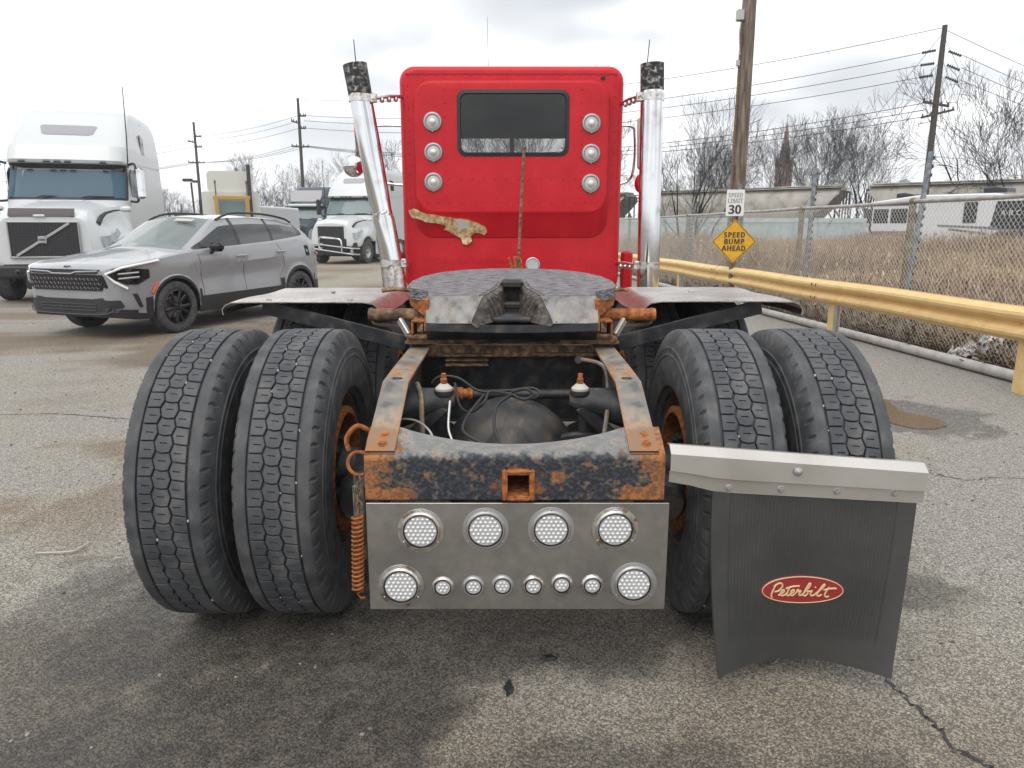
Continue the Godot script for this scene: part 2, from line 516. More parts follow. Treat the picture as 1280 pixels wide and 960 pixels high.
func make_ground() -> void:
	# stones in tar: a tile of 2.6 m, every stone pressed into the binder
	var m := M("asphalt", Color.WHITE, 0.8)
	stone_maps()
	m.albedo_texture = stone_color
	m.uv1_triplanar = true; m.uv1_world_triplanar = true
	m.uv1_scale = Vector3.ONE / 1.45
	m.heightmap_enabled = true
	m.heightmap_texture = stone_height
	m.heightmap_scale = 0.28
	m.vertex_color_use_as_albedo = true
	var n1 := noise(71, 0.22, 5)
	var n2 := noise(72, 1.3, 5)
	var n3 := noise(73, 0.09, 3)
	var tint := func(p: Vector3) -> Color:
		var a := n1.get_noise_2d(p.x, p.z)
		var b := n2.get_noise_2d(p.x, p.z)
		var c := Color(1.0, 0.97, 0.92).lerp(Color(0.72, 0.68, 0.62), smoothstep(-0.25, 0.4, a + b * 0.5))
		var s := n3.get_noise_2d(p.x * 1.5, p.z * 4.0)
		# pale sandy crust in the open yard, mud tracked in between the parked trucks, darker brown ground behind the axles
		c = c.lerp(Color(1.3, 1.24, 1.12), smoothstep(-0.1, 0.25, a + s * 0.6 + 0.25) * (smoothstep(-1.9, -2.6, p.x) + smoothstep(1.5, 2.2, p.x)) * smoothstep(-2.3, -3.0, p.z + a))
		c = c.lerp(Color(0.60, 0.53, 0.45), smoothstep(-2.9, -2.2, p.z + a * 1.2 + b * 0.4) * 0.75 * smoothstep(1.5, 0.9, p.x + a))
		var mud := smoothstep(0.0, 0.22, s + b * 0.3 + a * 0.3) * smoothstep(-1.6, -2.6, p.x)
		mud = maxf(mud, smoothstep(1.6, 1.0, absf(p.z + 9.4) + a * 1.6 + b * 0.5) * smoothstep(-2.0, -3.2, p.x))
		c = c.lerp(Color(0.50, 0.39, 0.29), mud * 0.8)
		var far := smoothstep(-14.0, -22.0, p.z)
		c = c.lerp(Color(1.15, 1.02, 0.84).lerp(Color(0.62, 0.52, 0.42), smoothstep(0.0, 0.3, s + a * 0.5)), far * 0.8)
		c = c * (1.0 + b * 0.26)
		return c
	var g := MB.new()
	var xs := []
	var zs := []
	var x := -4.0
	while x < 8.0: xs.append(x); x += 0.1
	for k in 26: xs.push_front(xs[0] - 0.16 * pow(1.24, k))
	for k in 4: xs.append(xs[-1] + 3.0)
	var z := 1.5
	while z > -12.0: zs.append(z); z -= 0.1
	for k in 26: zs.append(zs[-1] - 0.16 * pow(1.2, k))
	for k in 5: zs.push_front(zs[0] + 2.0 * (k + 1))
	# stops at the kerb line on the right
	var P := []
	var C := []
	for zz in zs:
		var row := PackedVector3Array()
		var rc := PackedColorArray()
		var lim := kerb_x(-zz)
		for xx in xs:
			var p := Vector3(minf(xx, lim), 0, zz)
			p.y = 0.0
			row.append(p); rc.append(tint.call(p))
		P.append(row); C.append(rc)
	for i in zs.size() - 1:
		for j in xs.size() - 1:
			if P[i][j].x == P[i][j + 1].x and P[i + 1][j].x == P[i + 1][j + 1].x: continue
			for q in [[i, j], [i, j + 1], [i + 1, j + 1], [i, j], [i + 1, j + 1], [i + 1, j]]:
				g.P.append(P[q[0]][q[1]]); g.C.append(C[q[0]][q[1]]); g.U.append(Vector2.ZERO)
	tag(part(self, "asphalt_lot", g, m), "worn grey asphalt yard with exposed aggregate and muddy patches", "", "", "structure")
	# soil under everything, out to the horizon
	var soil := patchy("soil", 81, 0.008, [[0.25, Color(0.10, 0.08, 0.055)], [0.55, Color(0.19, 0.15, 0.10)], [0.8, Color(0.26, 0.21, 0.14)]], 0.95, 0.0, 0.15, 0.6, true)
	var s := MB.new()
	s.quad(Vector3(-400, -0.03, 60), Vector3(400, -0.03, 60), Vector3(400, -0.03, -500), Vector3(-400, -0.03, -500))
	tag(part(self, "ground", s, soil), "dry brown earth under the field and yard out to the horizon", "", "", "structure")

# ---------------------------------------------------------------- the red truck
func tyre_mesh(R: float, worn := 0.0) -> ArrayMesh:
	var g := MB.new()
	var half := [Vector2(0.285, 0.085), Vector2(0.292, 0.108), Vector2(0.31, 0.118), Vector2(0.315, 0.126), Vector2(0.322, 0.128), Vector2(0.36, 0.130), Vector2(0.4, 0.131), Vector2(0.425, 0.130), Vector2(0.428, 0.1325), Vector2(0.436, 0.1325), Vector2(0.439, 0.130), Vector2(0.455, 0.130), Vector2(0.457, 0.1315), Vector2(0.462, 0.1305), Vector2(0.464, 0.128), Vector2(0.49, 0.123), Vector2(0.508, 0.1185), Vector2(0.52, 0.113), Vector2(0.5265, 0.106), Vector2(0.529, 0.098), Vector2(0.5298, 0.078), Vector2(0.528, 0.0745), Vector2(0.519, 0.0735)]
	var prof := []
	for p in half: prof.append(Vector2(p.x, p.y))
	for i in range(half.size() - 1, -1, -1): prof.append(Vector2(half[i].x, -half[i].y))
	# turned by hand so that small nicks can be pressed into both shoulders
	var n := 360
	var row := func(q: Vector2, nick: bool) -> PackedVector3Array:
		var o := PackedVector3Array()
		for i in n:
			var a := TAU * i / n
			var rr := q.x
			var xx := q.y
			if nick and i % 6 == (0 if q.y > 0 else 3):
				rr -= 0.006; xx -= 0.005 * signf(q.y)
			o.append(Vector3(xx, cos(a) * rr, sin(a) * rr))
		return o
	var rows := []
	for q in prof: rows.append(row.call(q, q.x > 0.507 and q.x < 0.521 and absf(q.y) > 0.10))
	g.loft(rows, true, false, false)
	return g.done(24.0)

func tread_mesh(R: float) -> ArrayMesh:
	var g := MB.new()
	var nb := 60
	var p := TAU * R / nb
	var r0 := R - 0.012
	var polys := []  # [poly, offset]
	var c := PackedVector2Array([Vector2(-0.0165, 0.0), Vector2(0.0, 0.004), Vector2(0.0165, 0.0), Vector2(0.0235, p * 0.5), Vector2(0.0165, p), Vector2(0.0, p + 0.004), Vector2(-0.0165, p), Vector2(-0.0235, p * 0.5)])
	var sd := PackedVector2Array([Vector2(0.0235, p * 0.5), Vector2(0.0585, p * 0.5 + 0.003), Vector2(0.0585, p * 1.5 + 0.003), Vector2(0.0235, p * 1.5), Vector2(0.0165, p)])
	var ms := PackedVector2Array()
	for q in sd: ms.append(Vector2(-q.x, q.y - 0.006))
	for k in nb:
		var rj := R + 0.0006 * sin(k * 2.7)
		for poly in [c, sd, ms]:
			var sh: PackedVector2Array = Geometry2D.offset_polygon(poly, -0.0022)[0]
			var top: PackedVector2Array = Geometry2D.offset_polygon(poly, -0.0036)[0]
			if top.size() != sh.size(): top = sh
			var mid := Vector2.ZERO
			for q in top: mid += q
			mid /= top.size()
			var f := func(q: Vector2, r: float) -> Vector3:
				var v: float = q.y + k * p + q.x * 0.10
				return Vector3(q.x, cos(v / R) * r, sin(v / R) * r)
			var n := top.size()
			# a slit across the middle of the block
			var w := 0.009
			var sl := [Vector2(mid.x - w, mid.y - 0.0016), Vector2(mid.x + w, mid.y - 0.0016), Vector2(mid.x + w, mid.y + 0.0016), Vector2(mid.x - w, mid.y + 0.0016)]
			# ring between outline and slit: join each outline edge to the nearest slit corner
			var near := []
			for q in top:
				var best := 0
				for s in 4:
					if (sl[s] - q).length() < (sl[best] - q).length(): best = s
				near.append(best)
			for i in n:
				var j := (i + 1) % n
				g.tri(f.call(top[i], rj), f.call(top[j], rj), f.call(sl[near[i]], rj))
				if near[i] != near[j]:
					var s: int = near[i]
					while s != near[j]:
						var s2 := (s + 1) % 4
						if (near[j] - near[i] + 4) % 4 == 3: s2 = (s + 3) % 4
						g.tri(f.call(top[j], rj), f.call(sl[s2], rj), f.call(sl[s], rj))
						s = s2
				g.quad(f.call(sh[i], r0), f.call(sh[j], r0), f.call(sh[j], rj - 0.0015), f.call(sh[i], rj - 0.0015))
				g.quad(f.call(sh[i], rj - 0.0015), f.call(sh[j], rj - 0.0015), f.call(top[j], rj), f.call(top[i], rj))
			for s in 4:
				g.quad(f.call(sl[s], rj), f.call(sl[(s + 1) % 4], rj), f.call(sl[(s + 1) % 4], rj - 0.006), f.call(sl[s], rj - 0.006))
	return g.done(25.0)

func make_red_truck() -> void:
	var base := Vector3(0, 0, -4.6)
	var t := thing("semi_truck", "red flat-top semi truck tractor seen from behind, with bare rusty frame and dual tyres", "truck", base)
	var add := func(called: String, g: MB, mat: Material, crease := 38.0, parent: Node = null) -> MeshInstance3D:
		var o: MeshInstance3D = put(parent if parent else t, called, g.done(crease), mat, Vector3.ZERO if parent else -base)
		return o

	# wheels -----------------------------------------------------------
	var R := 0.531
	var ty := tyre_mesh(R)
	var tr := tread_mesh(R)
	var gf := MB.new()
	gf.lathe([Vector2(0.5195, -0.073), Vector2(0.5195, 0.073)], 72, axis(Vector3.ZERO, Vector3(1, 0, 0)))
	var groove := gf.done()
	# steel rim: barrel and a dished disc on the +x side (out) for an inner wheel
	var rims := {}
	for side in [1.0, -1.0]:
		var g := MB.new()
		g.lathe([Vector2(0.30, -0.112), Vector2(0.285, -0.104), Vector2(0.28, -0.07), Vector2(0.262, -0.05), Vector2(0.262, 0.05), Vector2(0.28, 0.07), Vector2(0.285, 0.104), Vector2(0.30, 0.112)], 40, axis(Vector3.ZERO, Vector3(1, 0, 0)))
		g.lathe([Vector2(0.262, 0.06 * side), Vector2(0.25, 0.11 * side), Vector2(0.225, 0.14 * side), Vector2(0.18, 0.158 * side), Vector2(0.12, 0.16 * side), Vector2(0.09, 0.16 * side)], 40, axis(Vector3.ZERO, Vector3(1, 0, 0)), [2])
		rims[side] = g.done()
	var rimmat: Material = mats.old_steel
	var spots := []
	for d in [2.6, 3.92]:
		for x in [-1.085, -0.745, 0.735, 1.07]: spots.append([x, d, R])
	for x in [-1.02, 1.02]: spots.append([x, 8.9, R])
	var k := 0
	for s in spots:
		var x: float = s[0]
		var inner: bool = absf(x) < 0.9
		var sd := signf(x)
		var w := put(t, "wheel", rims[sd if inner else -sd], rimmat, Vector3(x, 0.53, -s[1]) - base)
		var turn := 0.37 * k
		var wide := Vector3(1.1, 1, 1)
		var o1 := put(w, "tyre", ty, mats.rubber)
		o1.rotation.x = turn; o1.scale = wide
		var o2 := put(w, "tread", tr, mats.tread_rubber)
		o2.rotation.x = turn + 0.02 * k; o2.scale = Vector3(1.315, 1, 1)
		put(w, "tread_base", groove, mats.rubber).scale = wide
		if s[1] < 3.0:   # small pale stones caught in the grooves
			var pb := MB.new()
			var prng := RandomNumberGenerator.new()
			prng.seed = 900 + k
			for q in 26:
				var a := prng.randf() * TAU
				var px: float = [-0.079, -0.027, 0.027, 0.079][prng.randi() % 4] + prng.randf_range(-0.002, 0.002)
				var e := prng.randf_range(0.0018, 0.0042)
				pb.ball(Vector3(px, cos(a) * 0.5275, sin(a) * 0.5275), Vector3(e, e * 1.3, e), 6, 4)
			tag(put(w, "stuck_stones", pb.done(), mats.white_plastic), "", "", "", "stuff")
		if inner:
			var g := MB.new()
			g.lathe([Vector2(0.12, 0.10 * sd), Vector2(0.19, 0.10 * sd), Vector2(0.215, 0.08 * sd), Vector2(0.22, -0.05 * sd), Vector2(0.236, -0.055 * sd), Vector2(0.238, -0.115 * sd), Vector2(0.212, -0.12 * sd), Vector2(0.205, -0.06 * sd), Vector2(0.2, 0.05 * sd), Vector2(0.1, 0.06 * sd)], 48, axis(Vector3.ZERO, Vector3(1, 0, 0)))
			put(w, "brake_drum", g.done(), mats.rust)
			var h := MB.new()
			for q in 9:
				var a := TAU * q / 9.0
				h.tube([Vector3(0.03 * sd, cos(a) * 0.12, sin(a) * 0.12), Vector3(-0.11 * sd, cos(a) * 0.12, sin(a) * 0.12)], 0.018, 6)
			h.lathe([Vector2(0.01, -0.16 * sd), Vector2(0.075, -0.16 * sd), Vector2(0.085, -0.10 * sd), Vector2(0.15, -0.05 * sd), Vector2(0.19, 0.0 * sd)], 20, axis(Vector3.ZERO, Vector3(1, 0, 0)))
			put(w, "hub_bolts", h.done(), mats.black_steel)
		k += 1

	# axles --------------------------------------------------------------
	for d in [2.6, 3.92]:
		var g := MB.new()
		g.lathe([Vector2(0.06, -0.66), Vector2(0.07, -0.5), Vector2(0.085, -0.32), Vector2(0.12, -0.24), Vector2(0.2, -0.14), Vector2(0.255, -0.05), Vector2(0.265, 0.0), Vector2(0.255, 0.05), Vector2(0.2, 0.14), Vector2(0.12, 0.24), Vector2(0.085, 0.32), Vector2(0.07, 0.5), Vector2(0.06, 0.66)], 28, Transform3D(axis(Vector3(0, 0.53, -d), Vector3(1, 0, 0)).basis, Vector3(-0.01, 0.53, -d)))
		# banjo bowl facing back
		g.lathe([Vector2(0.26, 0.0), Vector2(0.26, 0.05), Vector2(0.24, 0.10), Vector2(0.18, 0.16), Vector2(0.09, 0.19), Vector2(0.0, 0.195)], 32, axis(Vector3(-0.01, 0.55, -d + 0.02), Vector3(0, 0.15, 1)))
		add.call("axle_housing", g, mats.dirty_casting)
		for s in [-1.0, 1.0]:
			var b := MB.new()
			b.lathe([Vector2(0.0, 0.0), Vector2(0.07, 0.0), Vector2(0.085, 0.02), Vector2(0.085, 0.075), Vector2(0.093, 0.08), Vector2(0.093, 0.095), Vector2(0.085, 0.10), Vector2(0.085, 0.17), Vector2(0.06, 0.19), Vector2(0.0, 0.19)], 18, axis(Vector3(s * 0.52, 0.50, -d + 0.30), Vector3(0, 0.1, -1)))
			add.call("brake_chamber", b, mats.black_steel)

	# frame rails ---------------------------------------------------------
	for s in [-1.0, 1.0]:
		var g := MB.new()
		var line := [[2.005, 0.785, 0.632], [2.33, 0.925, 0.66], [2.5, 0.93, 0.66], [2.62, 0.932, 0.66], [2.7, 0.933, 0.66], [2.8, 0.934, 0.66], [2.95, 0.935, 0.66], [8.6, 0.94, 0.66]]
		var xo: float = 0.432 * s
		var xi: float = (0.432 - 0.086) * s
		for i in line.size() - 1:
			var a = line[i]; var b = line[i + 1]
			var ua: float = (a[0] - 2.0) / 1.2
			var ub: float = (b[0] - 2.0) / 1.2
			var th := 0.009
			# top flange, outer web, bottom flange, each a thin slab
			for lay in [[xo, a[1], xi, a[1], b[1], -th], [xo, a[2], xi, a[2], b[2], th]]:
				var y0: float = lay[1]; var y1: float = lay[4]; var dy: float = lay[5]
				var z0: float = -a[0]; var z1: float = -b[0]
				g.quaduv(Vector3(xo, y0, z0), Vector3(xi, y0, z0), Vector3(xi, y1, z1), Vector3(xo, y1, z1), Vector2(ua, 0), Vector2(ua, 1), Vector2(ub, 1), Vector2(ub, 0))
				g.quaduv(Vector3(xo, y0 + dy, z0), Vector3(xi, y0 + dy, z0), Vector3(xi, y1 + dy, z1), Vector3(xo, y1 + dy, z1), Vector2(ua, 0), Vector2(ua, 1), Vector2(ub, 1), Vector2(ub, 0))
				g.quaduv(Vector3(xi, y0, z0), Vector3(xi, y0 + dy, z0), Vector3(xi, y1 + dy, z1), Vector3(xi, y1, z1), Vector2(ua, 0.9), Vector2(ua, 1), Vector2(ub, 1), Vector2(ub, 0.9))
			for x in [xo, xo - th * s]:
				g.quaduv(Vector3(x, a[1], -a[0]), Vector3(x, b[1], -b[0]), Vector3(x, b[2], -b[0]), Vector3(x, a[2], -a[0]), Vector2(ua, 0.0), Vector2(ub, 0.0), Vector2(ub, 1), Vector2(ua, 1))
		add.call("frame_rail", g, rail_material(), 20.0)
		for q in [[2.37, 0.017], [2.52, 0.015], [2.6, 0.014], [2.67, 0.013], [2.74, 0.013], [2.81, 0.012]]:
			var d: float = q[0]
			var h := MB.new()
			var c := Vector3(0.39 * s, 0.9265 + (d - 2.33) * 0.012, -d)
			h.lathe([Vector2(0.0, -0.004), Vector2(q[1] * 0.8, -0.004), Vector2(q[1] * 0.86, 0.0022), Vector2(q[1], 0.0015)], 14, Transform3D(Basis.from_scale(Vector3(1.1, 1, 0.75)), c))
			add.call("bolt_hole", h, mats.groove)

	# tail crossmember -----------------------------------------------------
	var g := MB.new()
	var xsn := []
	for i in 61: xsn.append(lerpf(-0.436, 0.452, i / 60.0))
	xsn.append_array([0.019 - 0.032, 0.019 + 0.032]); xsn.sort()
	var hole_x0 := 0.019 - 0.032
	var hole_x1 := 0.019 + 0.032
	var edge := func(x: float) -> float:
		var q: float = absf(x) / 0.34
		return 0.112 if q > 1.0 else lerpf(0.112, 0.034, pow(cos(q * PI / 2), 0.8))
	var outline := func(x: float) -> PackedVector3Array:
		var r := PackedVector3Array()
		r.append(Vector3(x, 0.634, -2.05)); r.append(Vector3(x, 0.632, -2.004))
		r.append(Vector3(x, 0.636, -2.0)); r.append(Vector3(x, 0.652, -2.0)); r.append(Vector3(x, 0.716, -2.0)); r.append(Vector3(x, 0.755, -2.0))
		for a in [20, 40, 60, 75]:
			var u := deg_to_rad(a)
			r.append(Vector3(x, 0.755 + sin(u) * 0.028, -2.028 + cos(u) * 0.028))
		var e: float = edge.call(x)
		for q in [0.35, 0.7, 1.0]:
			var dd: float = 0.025 + (e - 0.02) * q
			r.append(Vector3(x, 0.7805 + dd * 0.40, -2.0 - dd))
		return r
	var cols := []
	for x in xsn: cols.append(outline.call(x))
	var vv := [0.0, 0.02, 0.03, 0.09, 0.34, 0.5, 0.53, 0.56, 0.59, 0.62, 0.74, 0.87, 1.0]
	for i in xsn.size() - 1:
		for j in 12:
			if j == 3 and xsn[i] >= hole_x0 - 0.001 and xsn[i + 1] <= hole_x1 + 0.001: continue
			for off in [Vector3.ZERO, Vector3(0, -0.004, -0.008)]:
				var ua: float = (xsn[i] + 0.436) / 0.888
				var ub: float = (xsn[i + 1] + 0.436) / 0.888
				g.quaduv(cols[i][j] + off, cols[i + 1][j] + off, cols[i + 1][j + 1] + off, cols[i][j + 1] + off, Vector2(ua, 1 - vv[j]), Vector2(ub, 1 - vv[j]), Vector2(ub, 1 - vv[j + 1]), Vector2(ua, 1 - vv[j + 1]))
		g.quad(cols[i][12], cols[i + 1][12], cols[i + 1][12] + Vector3(0, -0.004, -0.008), cols[i][12] + Vector3(0, -0.004, -0.008))
	for x in [-0.436, 0.452]:
		var o: PackedVector3Array = outline.call(x)
		for j in 12: g.quad(o[j], o[j + 1], Vector3(x, o[j + 1].y, -2.11), Vector3(x, o[j].y, -2.11))
	add.call("tail_crossmember", g, tail_material())
	g = MB.new()
	var cx := 0.019
	var cy := 0.684
	for w in [[-1, 0], [1, 0], [0, -1], [0, 1]]:
		var sz := Vector3(0.009, 0.082, 0.2) if w[0] != 0 else Vector3(0.064, 0.009, 0.2)
		g.box(Vector3(cx + w[0] * 0.0365, cy + w[1] * 0.0365, -2.085), sz, 0.002)
	for w in [[-1, 0], [1, 0], [0, -1], [0, 1]]:
		var sz := Vector3(0.012, 0.096, 0.02) if w[0] != 0 else Vector3(0.072, 0.012, 0.02)
		g.box(Vector3(cx + w[0] * 0.042, cy + w[1] * 0.042, -1.992), sz, 0.004)
	g.box(Vector3(cx, cy, -2.182), Vector3(0.07, 0.07, 0.004))
	add.call("hitch_receiver", g, mats.rust)
	for s in [-0.385, 0.40]:
		for d in [2.036, 2.076]:
			var b := MB.new()
			b.lathe([Vector2(0.015, 0.0), Vector2(0.015, 0.003), Vector2(0.0105, 0.004), Vector2(0.0095, 0.009), Vector2(0.005, 0.012), Vector2(0.0, 0.0122)], 12, axis(Vector3(s, 0.782 + (d - 2.0) * 0.40, -d), Vector3(0, 1, 0.4)))
			add.call("rivet", b, mats.rust)

	# light panel ------------------------------------------------------------
	g = MB.new()
	g.box(Vector3(0.0165, 0.4555, -1.9915), Vector3(0.902, 0.346, 0.005), 0.0015)
	g.box(Vector3(0.0165, 0.2842, -2.004), Vector3(0.895, 0.003, 0.02), 0.001)
	var panel: MeshInstance3D = add.call("light_panel", g, panel_material())
	var zf := -1.9885
	for L in [[-0.273, 0.541, 1], [-0.079, 0.544, 1], [0.117, 0.546, 1], [0.308, 0.546, 1], [-0.338, 0.361, 1], [0.370, 0.368, 1], [-0.21, 0.358, 0], [-0.117, 0.36, 0], [-0.029, 0.363, 0], [0.065, 0.362, 0], [0.151, 0.367, 0], [0.244, 0.364, 0]]:
		var big: bool = L[2] == 1
		var r := 0.0515 if big else 0.0255
		var ro := 0.0705 if big else 0.0355
		var c := Vector3(L[0], L[1], zf)
		var b := MB.new()
		var ax := axis(c, Vector3(0, 0, 1))
		b.lathe([Vector2(ro, 0.0), Vector2(ro - 0.001, 0.002), Vector2(ro - 0.006, 0.0025), Vector2(r + 0.008, 0.0035), Vector2(r + 0.004, 0.009), Vector2(r + 0.001, 0.009), Vector2(r, 0.0), Vector2(r, -0.001)], 40, ax)
		for q in [90.0, 215.0, 325.0]:
			var a := deg_to_rad(q)
			b.ball(c + Vector3(cos(a), sin(a), 0) * (ro - 0.0075) + Vector3(0, 0, 0.003), Vector3(0.0035, 0.0035, 0.003), 8, 4)
		var lamp: MeshInstance3D = add.call("tail_lamp", b, mats.worn_chrome if int(L[0] * 100) % 3 == 0 else mats.zinc)
		b = MB.new()
		b.lathe([Vector2(0.0, 0.0045), Vector2(r * 0.85, 0.0045), Vector2(r, 0.003)], 32, ax)
		put(lamp, "lens", b.done(), mats.lens_gap)
		b = MB.new()
		var pt := 0.0142 if big else 0.012
		for iy in range(-4, 5):
			for ix in range(-4, 5):
				var q := Vector2((ix + 0.5 * (absi(iy) % 2)) * pt, iy * pt * 0.866)
				if q.length() > r - pt * 0.42: continue
				b.ball(c + Vector3(q.x, q.y, 0.0045), Vector3(pt * 0.46, pt * 0.44, 0.006), 8, 4, PI / 2)
		put(lamp, "lens_optics", b.done(60.0), mats.lens)
		b = MB.new()
		b.lathe([Vector2(r + 0.0005, 0.0), Vector2(r + 0.0005, 0.0075), Vector2(r - 0.0025, 0.008), Vector2(r - 0.0035, 0.005)], 32, ax)
		put(lamp, "lens_gasket", b.done(), mats.black_plastic)

	# spring, chain and ring on the left ---------------------------------------
	g = MB.new()
	var pts := []
	for i in 17 * 12 + 1:
		var a := TAU * i / 12.0
		var y := 0.585 - 0.245 * i / (17 * 12.0)
		pts.append(Vector3(-0.462 + cos(a) * 0.0165 - 0.01 * (0.585 - y) / 0.25, y, -2.0 + sin(a) * 0.0165))
	pts.append(Vector3(-0.475, 0.33, -2.0)); pts.append(Vector3(-0.462, 0.318, -1.995)); pts.append(Vector3(-0.45, 0.322, -1.99))
	g.tube(pts, 0.0035, 6)
	add.call("flap_spring", g, mats.rust)
	g = MB.new()
	for i in 6:
		var c := Vector3(-0.458 + 0.002 * sin(i * 2.0), 0.70 - i * 0.021, -2.0)
		var lk := []
		for q in 11:
			var a := TAU * q / 10.0
			var o := Vector3(cos(a) * 0.0085, sin(a) * 0.0155, 0)
			lk.append(c + (o if i % 2 == 0 else Vector3(0, o.y, o.x)))
		g.tube(lk, 0.0028, 5, false)
	add.call("chain", g, mats.brown_rust)
	g = MB.new()
	pts = []
	for q in 17:
		var a := deg_to_rad(20 + q * 17.0)
		pts.append(Vector3(-0.452 + cos(a) * 0.034, 0.745 + sin(a) * 0.036, -2.01))
	g.tube(pts, 0.0055, 6)
	add.call("hook_ring", g, mats.rust)
	g = MB.new()
	pts = smooth([Vector3(-0.42, 0.80, -2.12), Vector3(-0.47, 0.835, -2.1), Vector3(-0.505, 0.80, -2.09), Vector3(-0.5, 0.76, -2.09)], 5)
	g.tube(pts, 0.008, 6)
	add.call("bent_hook", g, mats.rust)
	g = MB.new()
	g.box(Vector3(-0.462, 0.55, -2.03), Vector3(0.035, 0.24, 0.02), 0.004)
	add.call("side_bracket", g, mats.old_steel)

	# mud flap ------------------------------------------------------------------
	g = MB.new()
	var top_l := Vector3(0.46, 0.806, -1.985)
	var top_r := Vector3(1.212, 0.748, -1.985)
	var rows := []
	for i in 13:
		var u := i / 12.0
		var a := top_l.lerp(top_r, u)
		var drop := lerpf(0.107, 0.092, u) + 0.035 * smoothstep(0.0, 0.22, u) * 0.7
		var r := PackedVector3Array([a + Vector3(0, -0.005, -0.04), a + Vector3(0, 0, -0.012), a + Vector3(0, -0.020, 0.014), a + Vector3(0, -drop * 0.64, 0.016), a + Vector3(0, -drop * 0.68, 0.004), a + Vector3(0, -drop, 0.002)])
		rows.append(r)
	g.sheet(rows, -0.003)
	add.call("flap_bracket", g, mats.bracket_steel, 12.0)
	for q in [0.636, 0.79, 0.955, 1.125]:
		var b := MB.new()
		b.lathe([Vector2(0.012, 0.0), Vector2(0.012, 0.003), Vector2(0.008, 0.004), Vector2(0.007, 0.009), Vector2(0.0, 0.010)], 10, axis(Vector3(q, 0.681 - (q - 0.63) * 0.035, -1.981), Vector3(0, 0, 1)))
		add.call("bracket_bolt", b, mats.zinc)
	g = MB.new()
	g.lathe([Vector2(0.014, 0.0), Vector2(0.013, 0.006), Vector2(0.0, 0.012)], 10, axis(Vector3(0.83, 0.735, -1.966), Vector3(0, 0, 1)))
	add.call("bracket_bolt", g, mats.zinc)
	var flap := func(u: float, v: float, o: float) -> Vector3:  # u 0..1 across, v 0 top..1 bottom, o proud
		var bow: float = v * v * 0.115
		var wdt: float = lerpf(0.605, 0.532, v * v)
		var q: float = 2 * u - 1
		var xx: float = lerpf(0.893, 0.893, v) + q * wdt * 0.5
		var zz: float = -1.99 + 0.055 * v * v - bow * (1 - q * q) - 0.0
		var slope: float = bow * 2 * q / (wdt * 0.5)
		var nn := Vector3(-slope, 0.05 * v, 1).normalized()
		return Vector3(xx, 0.672 - v * 0.59 - 0.01 * q * (1 - v), zz) + nn * o
	g = MB.new()
	var NU := 110
	rows = []
	for i in 25:
		var r := PackedVector3Array()
		for j in NU + 1:
			var u := float(j) / NU
			var v := i / 24.0
			var rib := 0.0
			if u > 0.09 and u < 0.91 and v < 0.86 + 0.0 * u: rib = -0.0022 if j % 2 == 0 else 0.0
			else: rib = 0.0012
			r.append(flap.call(u, v, rib))
		rows.append(r)
	g.sheet(rows, 0.008)
	var fl: MeshInstance3D = add.call("mud_flap", g, mats.flap_rubber, 30.0)
	g = MB.new()
	pts = []
	for j in 25: pts.append(flap.call(lerpf(0.09, 0.91, j / 24.0), 0.862, 0.001))
	g.tube(pts, 0.0022, 5)
	put(fl, "border_ridge", g.done(), mats.flap_rubber)
	# emblem: an oval with a raised rim and script lettering
	var ec := Vector2(0.888, 0.342)
	var em := func(p: Vector2, o: float) -> Vector3:
		var v: float = (0.672 - (ec.y + p.y)) / 0.59
		var wdt: float = lerpf(0.605, 0.532, v * v)
		return flap.call(0.5 + (ec.x + p.x - 0.893) / wdt, v, o)
	g = MB.new()
	var er := []
	for q in [[1.0, 0.0], [1.0, 0.007], [0.97, 0.009], [0.6, 0.0095], [0.25, 0.0095]]:
		var r := PackedVector3Array()
		for i in 48:
			var a := TAU * i / 48.0
			r.append(em.call(Vector2(cos(a) * 0.129, sin(a) * 0.0495) * q[0], q[1]))
		er.append(r)
	g.loft(er, true, false, true)
	var emb: MeshInstance3D = put(fl, "emblem", g.done(), mats.emblem_red)
	g = MB.new()
	pts = []
	for i in 49:
		var a := TAU * i / 48.0
		pts.append(em.call(Vector2(cos(a) * 0.1245, sin(a) * 0.0462), 0.010))
	g.tube(pts, 0.0014, 5, false)
	var strokes := [
		[[335, 312], [312, 380], [300, 430], [308, 470]], [[318, 335], [360, 300], [398, 302], [408, 335], [375, 385], [330, 398]],
		[[375, 442], [405, 420], [435, 395], [428, 376], [405, 392], [397, 425], [415, 446], [455, 428], [470, 405]],
		[[492, 340], [472, 400], [466, 436], [482, 446], [502, 430]], [[448, 362], [520, 336], [592, 330]],
		[[502, 430], [540, 396], [535, 378], [512, 390], [506, 428], [526, 446], [562, 412], [572, 378], [588, 378], [582, 400], [612, 388], [598, 425], [606, 444], [634, 432]],
		[[634, 432], [690, 345], [704, 305], [688, 302], [655, 385], [643, 436], [662, 448], [688, 420], [684, 392], [720, 396]],
		[[730, 380], [716, 426], [732, 446], [762, 430]],
		[[762, 430], [832, 348], [852, 308], [836, 312], [796, 395], [786, 436], [806, 446], [836, 424]],
		[[898, 335], [868, 412], [872, 446], [894, 452], [912, 442]], [[846, 372], [910, 352], [976, 346]], [[756, 346], [764, 338]]]
	for s in strokes:
		var q := []
		for p in s: q.append(Vector2(p[0] - 622, 378 - p[1]) * 0.000293)
		q = smooth(q, 5)
		var l := []
		for p in q: l.append(em.call(p, 0.0105))
		g.tube(l, 0.0026, 5)
	put(fl, "emblem_lettering", g.done(), mats.emblem_cream)

	make_truck_middle(t, add)
	make_cab(t, add)

